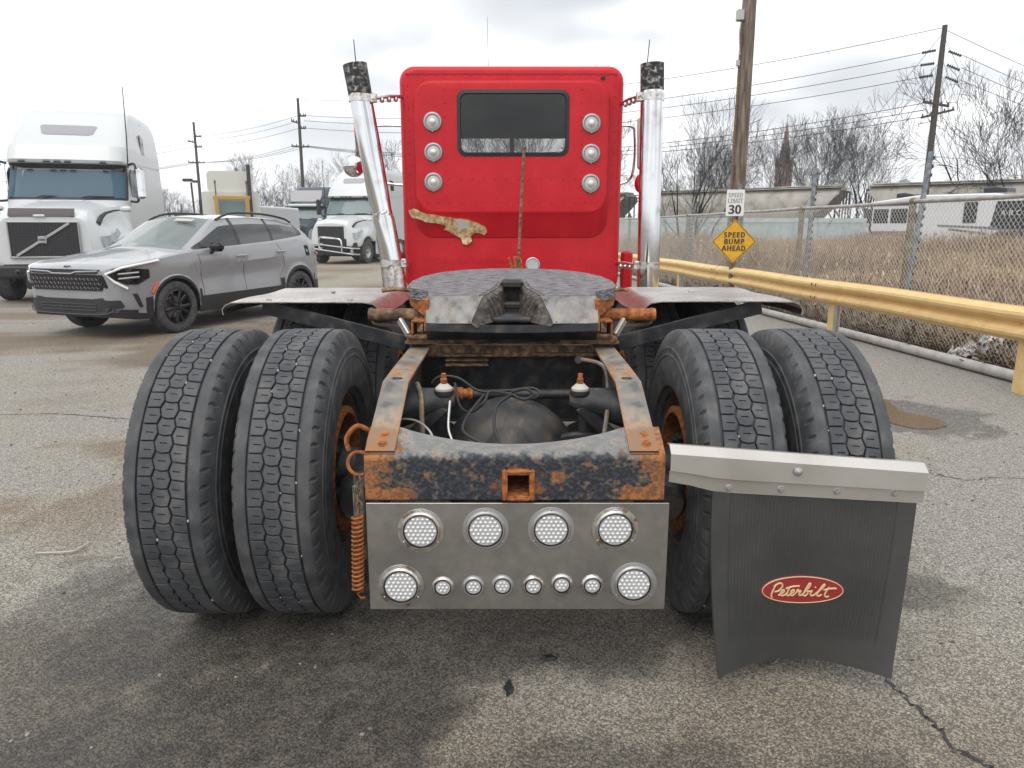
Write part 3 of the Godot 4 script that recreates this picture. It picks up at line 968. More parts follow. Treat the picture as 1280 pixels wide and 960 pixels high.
func rail_material() -> StandardMaterial3D:
	if mats.has("rail"): return mats.rail
	var m := M("rail", Color.WHITE, 0.7)
	var n := noise(91, 0.02, 5)
	var n2 := noise(92, 0.006, 4)
	m.albedo_texture = picture(768, 64, func(u, v):
		var a := n.get_noise_2d(u * 768, v * 64)
		var b := n2.get_noise_2d(u * 768, v * 64)
		var c := Color(0.16, 0.152, 0.142).lerp(Color(0.29, 0.25, 0.20), smoothstep(-0.35, 0.35, b + a * 0.4))
		c = c.lerp(Color(0.05, 0.055, 0.065), smoothstep(0.3, 0.5, -b) * 0.6)
		var rust := smoothstep(0.05, 0.6, a * 0.6 + b * 0.6) * 0.8
		rust = maxf(rust, 1.0 - smoothstep(0.06, 0.13, u + a * 0.05))
		rust = maxf(rust, smoothstep(0.3, 0.34, u + a * 0.06) * (1.0 - smoothstep(0.42, 0.5, u + b * 0.1)) * (0.75 + a))
		rust = maxf(rust, smoothstep(0.36, 0.52, absf(v - 0.5) + a * 0.3 - 0.05) * 0.55)
		return c.lerp(Color(0.30, 0.125, 0.045).lerp(Color(0.22, 0.14, 0.085), smoothstep(-0.3, 0.3, -a)), clampf(rust, 0, 1)))
	return m

func tail_material() -> StandardMaterial3D:
	var m := M("tail", Color.WHITE, 0.62)
	var n := noise(95, 0.018, 5)
	var n2 := noise(96, 0.05, 4)
	m.albedo_texture = picture(888, 300, func(u, v0):
		var v: float = 1.0 - v0
		var x: float = u * 888
		var y: float = v * 300
		var a := n.get_noise_2d(x, y)
		var b := n2.get_noise_2d(x, y)
		var c := Color(0.014, 0.017, 0.025).lerp(Color(0.035, 0.04, 0.05), smoothstep(-0.2, 0.3, b))
		c = c.lerp(Color(0.15, 0.108, 0.07), smoothstep(0.14, 0.42, a + b * 0.35) * 0.7)       # worn to a tan primer
		c = c.lerp(Color(0.13, 0.14, 0.16), smoothstep(0.25, 0.45, n.get_noise_2d(x + 900, y * 1.4) + b * 0.3) * 0.25)
		var lip := smoothstep(0.52, 0.6, v + a * 0.08)
		c = c.lerp(Color(0.145, 0.15, 0.155).lerp(Color(0.225, 0.215, 0.20), smoothstep(-0.35, 0.45, a + b * 0.3)), lip)
		c = c.lerp(Color(0.07, 0.07, 0.075), lip * smoothstep(0.2, 0.45, b + a * 0.5) * 0.5)
		var e: float = minf(u, 1.0 - u)
		var r := 1.0 - smoothstep(0.085, 0.125, e + a * 0.09 + b * 0.03 + (0.05 if v > 0.15 and v < 0.5 else 0.0) * (1.0 + a))
		r = maxf(r, (1.0 - smoothstep(0.16, 0.2, v + a * 0.15)) * (1.0 - smoothstep(0.13, 0.17, e + a * 0.06)))
		var w := Vector2((u - 0.512) * 0.888, (v - 0.215) * 0.33)
		r = maxf(r, 1.0 - smoothstep(0.05, 0.07, w.length() + a * 0.05 + b * 0.02))
		w = Vector2((u - 0.645) * 0.888, (v - 0.3) * 0.33)
		r = maxf(r, 1.0 - smoothstep(0.014, 0.022, maxf(absf(w.x), absf(w.y) * 0.8) + b * 0.012))
		r = maxf(r, smoothstep(0.5, 0.62, a + b * 0.3) * 0.7)
		return c.lerp(Color(0.16, 0.075, 0.035).lerp(Color(0.35, 0.13, 0.038), smoothstep(-0.35, 0.3, b + a * 0.8)), r))
	return m

func panel_material() -> StandardMaterial3D:
	var m: StandardMaterial3D = mats.stainless.duplicate()
	m.resource_name = "brushed_panel"
	return m

func make_truck_middle(t: Node3D, add: Callable) -> void:
	var g := MB.new()
	# crossmembers between the rails
	g.box(Vector3(0, 0.74, -3.1), Vector3(0.80, 0.30, 0.012), 0.003)
	g.box(Vector3(0, 0.885, -3.07), Vector3(0.80, 0.012, 0.07), 0.003)
	g.box(Vector3(0, 0.60, -3.07), Vector3(0.80, 0.012, 0.07), 0.003)
	for p in [[-0.03, 0.80], [0.01, 0.80], [-0.035, 0.775], [0.015, 0.775]]:
		g.lathe([Vector2(0.008, 0.0), Vector2(0.006, 0.004), Vector2(0.0, 0.004)], 8, axis(Vector3(p[0], p[1], -3.094), Vector3(0, 0, 1)))
	add.call("inner_crossmember", g, mats.black_steel)
	g = MB.new()
	g.box(Vector3(0, 0.915, -3.0), Vector3(0.78, 0.05, 0.01), 0.002)
	g.box(Vector3(-0.2, 0.902, -2.985), Vector3(0.24, 0.012, 0.05), 0.003)
	g.box(Vector3(0.23, 0.905, -2.985), Vector3(0.3, 0.012, 0.05), 0.003)
	g.box(Vector3(-0.19, 0.868, -2.95), Vector3(0.18, 0.010, 0.06), 0.003, Basis(Vector3(0, 1, 0), 0.06))
	g.box(Vector3(-0.19, 0.884, -2.97), Vector3(0.18, 0.008, 0.06), 0.003)
	add.call("spacer_plates", g, mats.brown_rust)
	g = MB.new()
	g.box(Vector3(0, 0.958, -3.28), Vector3(0.90, 0.014, 0.66), 0.004)
	g.box(Vector3(0, 0.976, -2.97), Vector3(0.88, 0.03, 0.05), 0.004)
	g.box(Vector3(-0.34, 0.985, -2.965), Vector3(0.20, 0.018, 0.07), 0.005)
	g.box(Vector3(0.33, 0.987, -2.965), Vector3(0.18, 0.018, 0.07), 0.005)
	add.call("mounting_plate", g, mats.brown_rust)
	g = MB.new()
	g.tube([Vector3(-0.12, 0.972, -2.942), Vector3(0.2, 0.975, -2.942)], 0.012, 8)
	add.call("release_rod", g, mats.black_steel)

	# fifth wheel ---------------------------------------------------------
	var lift := func(x: float, d: float) -> float: return 1.163 + (d - 2.85) * 0.084
	var plate := MB.new()
	var out_ := []
	# half outline (x, d): from the throat apex round the ramp, side and front
	var halfo := [Vector2(0.05, 3.2), Vector2(0.062, 3.06), Vector2(0.095, 2.93), Vector2(0.115, 2.86), Vector2(0.335, 2.86), Vector2(0.345, 2.95), Vector2(0.375, 3.0), Vector2(0.43, 3.04), Vector2(0.452, 3.12), Vector2(0.45, 3.24), Vector2(0.42, 3.38), Vector2(0.35, 3.51), Vector2(0.24, 3.60), Vector2(0.12, 3.645), Vector2(0.0, 3.655)]
	var poly := PackedVector2Array()
	for q in halfo: poly.append(q)
	for i in range(halfo.size() - 2, -1, -1): poly.append(Vector2(-halfo[i].x, halfo[i].y))
	var rag := noise(44, 0.6, 3)
	var tri2 := Geometry2D.triangulate_polygon(poly)
	# finer: sample the plate as a grid inside the outline, so that the grease relief has something to sit on
	for i in range(0, tri2.size(), 3):
		var q := [poly[tri2[i]], poly[tri2[i + 1]], poly[tri2[i + 2]]]
		plate.tri(Vector3(q[0].x, lift.call(q[0].x, q[0].y), -q[0].y), Vector3(q[1].x, lift.call(q[1].x, q[1].y), -q[1].y), Vector3(q[2].x, lift.call(q[2].x, q[2].y), -q[2].y))
	for i in poly.size():
		var a := poly[i]; var b := poly[(i + 1) % poly.size()]
		if absf(a.x) < 0.21 and absf(b.x) < 0.21 and a.y < 3.3 and b.y < 3.3: continue
		if a.y < 2.87 and b.y < 2.87: continue
		var ya: float = lift.call(a.x, a.y); var yb: float = lift.call(b.x, b.y)
		plate.quad(Vector3(a.x, ya, -a.y), Vector3(b.x, yb, -b.y), Vector3(b.x, yb - 0.045, -b.y), Vector3(a.x, ya - 0.045, -a.y))
	var fw: MeshInstance3D = add.call("fifth_wheel", plate, mats.grease, 20.0)
	# ramps that fall away to the rear
	for s in [-1.0, 1.0]:
		g = MB.new()
		var rows := []
		for q in [[2.862, 0.0, 0.114, 0.335], [2.84, -0.012, 0.122, 0.337], [2.80, -0.052, 0.140, 0.338], [2.77, -0.088, 0.157, 0.338], [2.764, -0.1, 0.16, 0.336]]:
			var r := PackedVector3Array()
			for i in 7: r.append(Vector3(s * lerpf(q[2], q[3], i / 6.0), 1.164 + q[1], -q[0]))
			rows.append(r)
		g.sheet(rows, 0.016 * -s)
		# inner ramp edge down the throat
		put(fw, "ramp", g.done(30.0), mats.scraped_steel)
		g = MB.new()
		var tp := [Vector2(0.05, 3.2), Vector2(0.062, 3.06), Vector2(0.095, 2.93), Vector2(0.114, 2.862), Vector2(0.122, 2.84), Vector2(0.14, 2.80), Vector2(0.157, 2.77), Vector2(0.16, 2.764)]
		var fine := []
		for i in tp.size() - 1:
			for k in 6: fine.append((tp[i] as Vector2).lerp(tp[i + 1], k / 6.0) + Vector2(0.0, 0.0))
		fine.append(tp[-1])
		tp = fine
		var up := PackedVector3Array(); var md := PackedVector3Array(); var dn := PackedVector3Array()
		for q in tp:
			var y: float = lift.call(q.x, q.y) if q.y > 2.861 else lerpf(1.164, 1.064, (2.862 - q.y) / 0.098)
			var jg := 0.010 * rag.get_noise_2d(q.y * 60.0 + s * 40.0, q.x * 30.0)
			up.append(Vector3(s * (q.x + 0.014 + jg), y + 0.005, -q.y))
			md.append(Vector3(s * (q.x - 0.016 + jg * 1.5), y - 0.014 + jg, -q.y - 0.002))
			dn.append(Vector3(s * maxf(q.x - 0.055, 0.028), maxf(y - 0.10, 1.058), -q.y - 0.03))
		g.sheet([up, md, dn])
		put(fw, "throat_wall", g.done(30.0), mats.throat)
		g = MB.new()  # rusty side wing and hollow foot
		g.quad(Vector3(s * 0.345, 1.13, -2.95), Vector3(s * 0.452, 1.145, -3.1), Vector3(s * 0.44, 1.10, -3.1), Vector3(s * 0.345, 1.06, -2.93))
		g.box(Vector3(s * 0.338, 1.09, -2.86), Vector3(0.02, 0.13, 0.12), 0.004)
		put(fw, "side_wing", g.done(), mats.rust)
		g = MB.new()
		for e in [[0.0, 0.032, 0.085, 0.01], [0.0, -0.032, 0.085, 0.01], [0.038, 0.0, 0.01, 0.06], [-0.038, 0.0, 0.01, 0.06]]:
			g.box(Vector3(s * 0.375 + e[0], 1.018 + e[1], -2.99), Vector3(e[2], e[3], 0.12), 0.003)
		add.call("mounting_foot", g, mats.rust)
		g = MB.new()
		g.tube([Vector3(s * 0.35, 1.062, -3.08), Vector3(s * 0.62, 1.062, -3.08)], 0.027, 14)
		add.call("support_tube", g, mats.rust if s > 0 else mats.brown_rust)
		g = MB.new()
		g.box(Vector3(s * 0.36, 1.03, -3.3), Vector3(0.05, 0.13, 0.5), 0.006)
		add.call("pivot_bracket", g, mats.black_steel)
		g = MB.new()
		g.bar(Vector3(s * 0.43, 0.99, -2.95), Vector3(s * 0.475, 1.05, -3.0), 0.02, 0.03, 0.004)
		add.call("clip", g, mats.zinc)
	g = MB.new()  # dark lower lip joining the two ramps, and the locking jaw
	var rows2 := []
	for q in [[1.066, 2.765], [1.04, 2.762], [1.02, 2.775], [1.0, 2.83]]:
		var r := PackedVector3Array()
		for i in 13:
			var x := lerpf(-0.335, 0.335, i / 12.0)
			r.append(Vector3(x, q[0] - 0.012 * cos(x / 0.335 * PI / 2) * (1.0 if q[0] > 1.03 else 0.3), -q[1] - 0.03 * cos(x / 0.335 * PI / 2)))
		rows2.append(r)
	g.sheet(rows2, 0.012)
	g.box(Vector3(0, 1.065, -3.0), Vector3(0.16, 0.02, 0.30), 0.006)
	g.box(Vector3(0, 1.06, -3.25), Vector3(0.5, 0.09, 0.35), 0.01)
	g.box(Vector3(0, 1.13, -3.235), Vector3(0.3, 0.10, 0.02), 0.004)
	put(fw, "lower_skirt", g.done(), mats.black_steel)
	g = MB.new()
	g.box(Vector3(0, 1.185, -3.19), Vector3(0.10, 0.042, 0.07), 0.012)
	g.box(Vector3(0, 1.10, -3.10), Vector3(0.09, 0.03, 0.06), 0.008)
	g.box(Vector3(-0.055, 1.13, -3.16), Vector3(0.02, 0.09, 0.12), 0.004)
	g.box(Vector3(0.055, 1.13, -3.16), Vector3(0.02, 0.09, 0.12), 0.004)
	put(fw, "locking_jaw", g.done(), mats.hose)
	g = MB.new()
	g.tube(smooth([Vector3(-0.44, 1.165, -3.1), Vector3(-0.5, 1.17, -3.1), Vector3(-0.56, 1.165, -3.08)], 4), 0.010, 6)
	put(fw, "release_handle", g.done(), mats.brown_rust)
	g = MB.new()
	g.tube(smooth([Vector3(0.44, 1.165, -3.1), Vector3(0.48, 1.168, -3.1), Vector3(0.5, 1.165, -3.09)], 4), 0.008, 6)
	put(fw, "release_handle", g.done(), mats.brown_rust)

	# suspension arms with rubber bushes and rusty studs ----------------------
	for s in [-1.0, 1.0]:
		g = MB.new()
		var sec := []
		for q in [[0.40, 0.80, 0.075], [0.34, 0.81, 0.062], [0.28, 0.822, 0.05], [0.235, 0.826, 0.042], [0.205, 0.824, 0.02]]:
			var r := PackedVector3Array()
			for i in 12:
				var a := TAU * i / 12.0
				r.append(Vector3(s * q[0], q[1] + sin(a) * q[2], -2.47 + cos(a) * q[2] * 1.25))
			sec.append(r)
		g.loft(sec)
		g.box(Vector3(s * 0.29, 0.70, -2.52), Vector3(0.09, 0.2, 0.09), 0.02)
		g.bar(Vector3(s * 0.38, 0.68, -2.42), Vector3(s * 0.24, 0.815, -2.43), 0.02, 0.05, 0.006)
		var arm: MeshInstance3D = add.call("suspension_arm", g, mats.black_steel)
		g = MB.new()
		g.lathe([Vector2(0.030, 0.0), Vector2(0.031, 0.008), Vector2(0.027, 0.012), Vector2(0.014, 0.024), Vector2(0.0, 0.025)], 18, axis(Vector3(s * 0.24, 0.868, -2.45), Vector3(0, 1, 0)))
		put(arm, "washer", g.done(), mats.white_plastic)
		g = MB.new()
		g.lathe([Vector2(0.012, 0.0), Vector2(0.0125, 0.015), Vector2(0.009, 0.018), Vector2(0.009, 0.034), Vector2(0.0, 0.036)], 8, axis(Vector3(s * 0.24, 0.894, -2.45), Vector3(0, 1, 0)))
		put(arm, "stud", g.done(), mats.rust)
		g = MB.new()
		g.lathe([Vector2(0.036, -0.014), Vector2(0.036, 0.0), Vector2(0.02, 0.001)], 18, axis(Vector3(s * 0.24, 0.868, -2.45), Vector3(0, 1, 0)))
		put(arm, "bush", g.done(), mats.hose)
		g = MB.new()  # air bag
		g.lathe([Vector2(0.06, 0.0), Vector2(0.1, 0.02), Vector2(0.11, 0.07), Vector2(0.09, 0.1), Vector2(0.11, 0.13), Vector2(0.11, 0.18), Vector2(0.08, 0.2), Vector2(0, 0.2)], 20, axis(Vector3(s * 0.33, 0.40, -2.95), Vector3(0, 1, 0)))
		add.call("air_spring", g, mats.hose)
		g = MB.new()  # bent grey line
		if s < 0: g.tube(smooth([Vector3(-0.335, 0.89, -2.46), Vector3(-0.315, 0.86, -2.40), Vector3(-0.305, 0.80, -2.33), Vector3(-0.30, 0.72, -2.30)], 6), 0.0085, 7)
		else: g.tube(smooth([Vector3(0.27, 0.93, -2.72), Vector3(0.33, 0.925, -2.66), Vector3(0.352, 0.90, -2.6), Vector3(0.335, 0.82, -2.42), Vector3(0.31, 0.73, -2.32)], 6), 0.008, 7)
		add.call("air_line", g, mats.old_steel)
	g = MB.new()
	g.tube([Vector3(-0.42, 0.785, -2.75), Vector3(0.42, 0.785, -2.75)], 0.02, 12)
	add.call("torque_rod", g, mats.black_steel)
	g = MB.new()
	g.lathe([Vector2(0.0, 0.0), Vector2(0.026, 0.0), Vector2(0.026, 0.03), Vector2(0.02, 0.032), Vector2(0.02, 0.05), Vector2(0.027, 0.055), Vector2(0.027, 0.07), Vector2(0, 0.07)], 12, axis(Vector3(-0.225, 0.788, -2.745), Vector3(1, 0, 0)))
	g.box(Vector3(-0.235, 0.79, -2.74), Vector3(0.05, 0.05, 0.03), 0.006)
	add.call("rod_clamp", g, mats.rust)
	g = MB.new()
	g.tube(smooth([Vector3(0.40, 0.88, -2.98), Vector3(0.31, 0.90, -2.85), Vector3(0.26, 0.925, -2.74)], 6), 0.016, 9)
	add.call("rubber_hose", g, mats.hose)
	g = MB.new()
	g.tube(smooth([Vector3(0.18, 0.70, -2.42), Vector3(0.23, 0.715, -2.4), Vector3(0.30, 0.70, -2.42)], 5), 0.016, 9)
	add.call("rubber_hose", g, mats.hose)
	# tangle of wires over the axle
	for w in [
		[Vector3(-0.30, 0.86, -2.6), Vector3(-0.27, 0.885, -2.6), Vector3(-0.2, 0.885, -2.58), Vector3(-0.12, 0.84, -2.56), Vector3(-0.02, 0.85, -2.52), Vector3(0.07, 0.86, -2.52), Vector3(0.10, 0.845, -2.5), Vector3(0.07, 0.825, -2.5), Vector3(0.0, 0.835, -2.5)],
		[Vector3(-0.21, 0.87, -2.56), Vector3(-0.19, 0.80, -2.5), Vector3(-0.15, 0.785, -2.46), Vector3(-0.1, 0.82, -2.46), Vector3(-0.08, 0.85, -2.5), Vector3(-0.02, 0.845, -2.5)],
		[Vector3(-0.10, 0.84, -2.5), Vector3(-0.15, 0.80, -2.36), Vector3(-0.16, 0.775, -2.25), Vector3(-0.10, 0.75, -2.2), Vector3(-0.06, 0.735, -2.18)],
		[Vector3(0.0, 0.84, -2.5), Vector3(-0.05, 0.825, -2.4), Vector3(-0.06, 0.79, -2.28), Vector3(-0.045, 0.76, -2.2), Vector3(-0.035, 0.735, -2.17)],
		[Vector3(0.0, 0.85, -2.5), Vector3(0.05, 0.865, -2.48), Vector3(0.075, 0.845, -2.47), Vector3(0.04, 0.83, -2.47), Vector3(0.0, 0.845, -2.48)]]:
		g = MB.new()
		g.tube(smooth(w, 7), 0.0055, 7)
		add.call("wire", g, mats.hose)
	g = MB.new()
	g.tube(smooth([Vector3(-0.42, 0.80, -2.3), Vector3(-0.33, 0.80, -2.3), Vector3(-0.27, 0.77, -2.26), Vector3(-0.25, 0.72, -2.22)], 7), 0.004, 6)
	add.call("wire", g, mats.zinc)
	g = MB.new()
	g.tube(smooth([Vector3(-0.215, 0.84, -2.4), Vector3(-0.215, 0.77, -2.32), Vector3(-0.2, 0.735, -2.28)], 5), 0.005, 6)
	add.call("sensor_rod", g, mats.zinc)

	# half fenders over the front drive wheels ---------------------------------
	for s in [-1.0, 1.0]:
		g = MB.new()
		var rows := []
		var path := []
		for i in 8: path.append(Vector2(3.1 + 0.1 * i, 1.112 + 0.004 * sin(i * 0.9)))
		for i in 10:
			var a := deg_to_rad(90.0 - i * 8.0)
			path.append(Vector2(3.88 + cos(a) * 0.62, 0.492 + sin(a) * 0.62))
		for q in path:
			var r := PackedVector3Array()
			var dn := Vector3(0, -1, 0)
			for e in [[-1.262, -0.055], [-1.265, -0.03], [-1.25, -0.010], [-1.225, 0.0], [-1.1, 0.002], [-0.95, 0.002], [-0.8, 0.002], [-0.65, 0.001], [-0.605, -0.006], [-0.575, -0.03], [-0.563, -0.06]]:
				r.append(Vector3(e[0] * -s * -1.0, q.y + e[1], -q.x))
			rows.append(r)
		g.sheet(rows, 0.004)
		var f: MeshInstance3D = add.call("half_fender", g, mats.fender_steel)
		for q in [[-1.08, 3.17], [-0.72, 3.17], [-0.9, 3.6]]:
			g = MB.new()
			g.ball(Vector3(q[0] * s * -1.0, 1.117, -q[1]), Vector3(0.014, 0.008, 0.014), 10, 5)
			put(f, "fender_bolt", g.done(), mats.zinc)
		g = MB.new()
		g.bar(Vector3(s * 1.12, 1.085, -3.2), Vector3(s * 0.45, 0.945, -3.02), 0.012, 0.065, 0.003)
		add.call("fender_brace", g, mats.black_steel)
		g = MB.new()
		g.tube(smooth([Vector3(s * 0.612, 1.09, -3.12), Vector3(s * 0.612, 1.035, -3.12), Vector3(s * 0.59, 1.015, -3.12), Vector3(s * 0.46, 1.005, -3.1)], 5), 0.008, 8)
		add.call("fender_pipe", g, mats.old_steel)

func ringset(g: MB, a: PackedVector3Array, b: PackedVector3Array) -> void: g.strip(a, b)

func make_cab(t: Node3D, add: Callable) -> void:
	var g := MB.new()
	# shell: rounded box sections from the back forward; edges rolled at the back
	var outl := func(d: float, inset: float) -> PackedVector3Array:
		return rrect(-0.985 + inset, 0.86 + inset, 0.978 - inset, 2.815 - inset, 0.13, -d, 6)
	var rings := []
	rings.append(outl.call(6.6, 0.05)); rings.append(outl.call(6.605, 0.03)); rings.append(outl.call(6.62, 0.012)); rings.append(outl.call(6.65, 0.0))
	rings.append(outl.call(7.55, 0.0))
	g.loft(rings, true, false, false)
	# back wall round the bulge
	var b0 := rrect(-0.862, 1.35, 0.855, 2.69, 0.16, -6.6, 6)
	g.strip(b0, outl.call(6.6, 0.05))
	add.call("sleeper_shell", g, mats.red_paint, 50.0)
	# cab ahead of the sleeper, with a roof that drops to the windscreen
	g = MB.new()
	rings = []
	for q in [[7.56, 2.79, 0.02], [7.6, 2.72, 0.0], [8.9, 2.70, 0.0], [9.1, 2.62, 0.02]]:
		rings.append(rrect(-0.96 + q[2], 0.9, 0.955 - q[2], q[1], 0.1, -q[0], 4))
	g.loft(rings, true, false, false)
	add.call("cab_shell", g, mats.red_paint)
	g = MB.new()
	for q in [[Vector3(0, 1.47, -9.15), Vector3(1.86, 0.95, 0.04)], [Vector3(0, 2.57, -9.12), Vector3(1.86, 0.12, 0.04)], [Vector3(0, 2.2, -9.15), Vector3(0.06, 0.7, 0.04)], [Vector3(-0.91, 2.2, -9.14), Vector3(0.07, 0.7, 0.04)], [Vector3(0.91, 2.2, -9.14), Vector3(0.07, 0.7, 0.04)]]:
		g.box(q[0], q[1], 0.01)
	add.call("windscreen_frame", g, mats.red_paint)
	g = MB.new()
	for s in [-0.46, 0.46]: g.box(Vector3(s, 2.22, -9.15), Vector3(0.86, 0.6, 0.006))
	add.call("windscreen", g, mats.clear_glass)
	# long hood, front fenders and steps beyond the cab
	g = MB.new()
	rings = []
	for q in [[9.13, 0.62, 1.85], [9.3, 0.62, 1.86], [10.9, 0.52, 1.78], [11.05, 0.48, 1.72]]:
		rings.append(rrect(-q[1], 1.0, q[1], q[2], 0.12, -q[0], 4))
	g.loft(rings)
	add.call("hood", g, mats.red_paint)
	for s in [-1.0, 1.0]:
		g = MB.new()
		var rows := []
		for i in 13:
			var a := deg_to_rad(200.0 - i * 17.0)
			var r := PackedVector3Array()
			for x in [0.55, 0.8, 1.1, 1.2, 1.21]: r.append(Vector3(s * x, 0.55 + sin(a) * 0.66 - (0.06 if x > 1.15 else 0.0), -8.9 + cos(a) * 0.7 * -1.0 - 0.0))
			rows.append(r)
		g.sheet(rows, 0.01)
		add.call("front_fender", g, mats.red_paint)
		g = MB.new()
		g.lathe([Vector2(0.0, 0.0), Vector2(0.3, 0.0), Vector2(0.31, 0.02), Vector2(0.31, 1.25), Vector2(0.3, 1.27), Vector2(0.0, 1.27)], 24, axis(Vector3(s * 0.86, 0.62, -6.75), Vector3(0, 0, -1)))
		add.call("fuel_tank", g, mats.chrome)
		g = MB.new()   # red fairing behind the cab step
		g.box(Vector3(s * 1.07, 0.98, -6.75), Vector3(0.10, 0.5, 0.12), 0.02)
		add.call("step_fairing", g, mats.red_paint)
	# inside: lining, bunk and floor
	g = MB.new()
	g.box(Vector3(0, 2.665, -7.9), Vector3(1.8, 0.02, 2.3))
	g.box(Vector3(0, 1.2, -7.9), Vector3(1.86, 0.03, 2.4))
	g.box(Vector3(0, 2.5, -7.45), Vector3(1.8, 0.3, 0.04))
	for s in [-1, 1]: g.box(Vector3(s * 0.935, 1.9, -7.9), Vector3(0.015, 1.4, 2.4))
	add.call("cab_lining", g, mats.interior)
	g = MB.new()
	for s in [-0.45, 0.45]:
		g.box(Vector3(s, 1.62, -8.2), Vector3(0.5, 0.75, 0.15), 0.05)
	add.call("seat_back", g, mats.interior)

	# the raised bunk panel with the rear window ---------------------------------
	g = MB.new()
	var win := rrect(-0.472, 2.052, 0.492, 2.592, 0.07, -6.49, 6)
	var b1 := rrect(-0.858, 1.36, 0.851, 2.686, 0.16, -6.585, 6)
	var f0 := rrect(-0.85, 1.545, 0.843, 2.674, 0.155, -6.515, 6)
	var f1 := rrect(-0.842, 1.565, 0.835, 2.666, 0.15, -6.498, 6)
	var f2 := rrect(-0.82, 1.585, 0.813, 2.644, 0.135, -6.49, 6)
	g.strip(b0, b1); g.strip(b1, f0); g.strip(f0, f1); g.strip(f1, f2); g.strip(f2, win)
	var wb := PackedVector3Array()
	for q in win: wb.append(q + Vector3(0, 0, -0.03))
	g.strip(win, wb)
	var bulge: MeshInstance3D = add.call("bunk_panel", g, mats.red_paint, 40.0)
	g = MB.new()
	var w2 := rrect(-0.446, 2.078, 0.466, 2.566, 0.055, -6.479, 6)
	var w1 := rrect(-0.476, 2.048, 0.496, 2.596, 0.073, -6.486, 6)
	var w3 := rrect(-0.441, 2.083, 0.461, 2.561, 0.052, -6.50, 6)
	g.strip(w1, w2); g.strip(w2, w3)
	var gas: MeshInstance3D = add.call("rear_window", g, mats.hose)
	g = MB.new()
	g.fan(w3)
	put(gas, "pane", g.done(), mats.tinted_glass)
	g = MB.new()
	g.box(Vector3(0.40, 2.098, -6.496), Vector3(0.05, 0.014, 0.002))
	put(gas, "sticker", g.done(), mats.white_plastic)
	# lower riveted panel, a thin proud sheet with rounded bottom corners
	g = MB.new()
	var low := PackedVector3Array([Vector3(0.82, 1.348, -6.596), Vector3(-0.83, 1.348, -6.596)])
	for q in [[-0.71, 180.0], [0.70, 270.0]]:
		for i in 7:
			var a := deg_to_rad(q[1] + 15.0 * i)
			low.append(Vector3(q[0] + cos(a) * 0.12, 1.255 + sin(a) * 0.12, -6.596))
	var low2 := PackedVector3Array()
	for q in low: low2.append(Vector3(q.x, q.y, -6.60))
	g.strip(low2, low); g.fan(low)
	add.call("lower_panel", g, mats.red_paint, 20.0)
	# rivets
	g = MB.new()
	var rv := func(p: Vector3) -> void: g.ball(p, Vector3(0.009, 0.009, 0.006), 7, 3)
	for i in 24:
		rv.call(Vector3(lerpf(-0.9, 0.9, i / 23.0), 2.735, -6.599))
		rv.call(Vector3(lerpf(-0.74, 0.74, i / 23.0), 1.16, -6.594))
		rv.call(Vector3(lerpf(-0.86, 0.86, i / 23.0), 1.05, -6.599))
	for i in 18:
		for x in [-0.91, 0.905]: rv.call(Vector3(x, lerpf(1.05, 2.65, i / 17.0), -6.599))
	for i in 16:
		rv.call(Vector3(lerpf(-0.75, 0.75, i / 15.0), 1.86, -6.489)); rv.call(Vector3(lerpf(-0.75, 0.75, i / 15.0), 1.66, -6.489))
	for i in 9:
		for x in [-0.58, 0.6]: rv.call(Vector3(x, lerpf(1.7, 2.6, i / 8.0), -6.489))
	tag(add.call("panel_rivets", g, mats.red_paint), "", "", "", "stuff")
	g = MB.new()
	g.box(Vector3(-0.003, 2.742, -6.6005), Vector3(1.84, 0.006, 0.006))
	add.call("roof_seam", g, mats.dark_seam)
	g = MB.new()
	g.lathe([Vector2(0.02, 0.0), Vector2(0.016, 0.012), Vector2(0.0, 0.014)], 10, axis(Vector3(0.79, 2.71, -6.6), Vector3(0, 0, 1)))
	add.call("roof_vent_plug", g, mats.black_plastic)
	# six round lamps
	for p in [[-0.686, 2.335], [-0.684, 2.083], [-0.689, 1.833], [0.686, 2.322], [0.688, 2.072], [0.691, 1.821]]:
		var c := Vector3(p[0], p[1], -6.49)
		var ax := axis(c, Vector3(0, 0, 1))
		g = MB.new()
		g.lathe([Vector2(0.083, 0.0), Vector2(0.082, 0.012), Vector2(0.076, 0.02), Vector2(0.066, 0.022), Vector2(0.06, 0.014), Vector2(0.056, 0.004)], 28, ax)
		g.box(c + Vector3(0, -0.08, 0.015), Vector3(0.014, 0.012, 0.02), 0.003)
		var l: MeshInstance3D = add.call("cab_lamp", g, mats.zinc)
		g = MB.new()
		g.lathe([Vector2(0.06, 0.004), Vector2(0.05, 0.012), Vector2(0.035, 0.015), Vector2(0.0, 0.016)], 24, ax)
		put(l, "lens", g.done(), mats.lens_gap)
		g = MB.new()
		g.ball(c + Vector3(0, 0, 0.018), Vector3(0.03, 0.03, 0.024), 16, 8)
		put(l, "bulb", g.done(60.0), mats.clear_bulb)
	# torn patch of filler on the lower edge of the panel
	g = MB.new()
	var zx := [[332, 708], [350, 702], [372, 712], [410, 722], [450, 730], [480, 733], [510, 738], [545, 742], [575, 752], [600, 765], [608, 782], [598, 796], [580, 788], [560, 790], [548, 800], [553, 818], [540, 830], [520, 828], [512, 806], [490, 795], [470, 782], [452, 778], [462, 765], [440, 756], [405, 752], [375, 742], [345, 735], [336, 722]]
	var tp := PackedVector2Array()
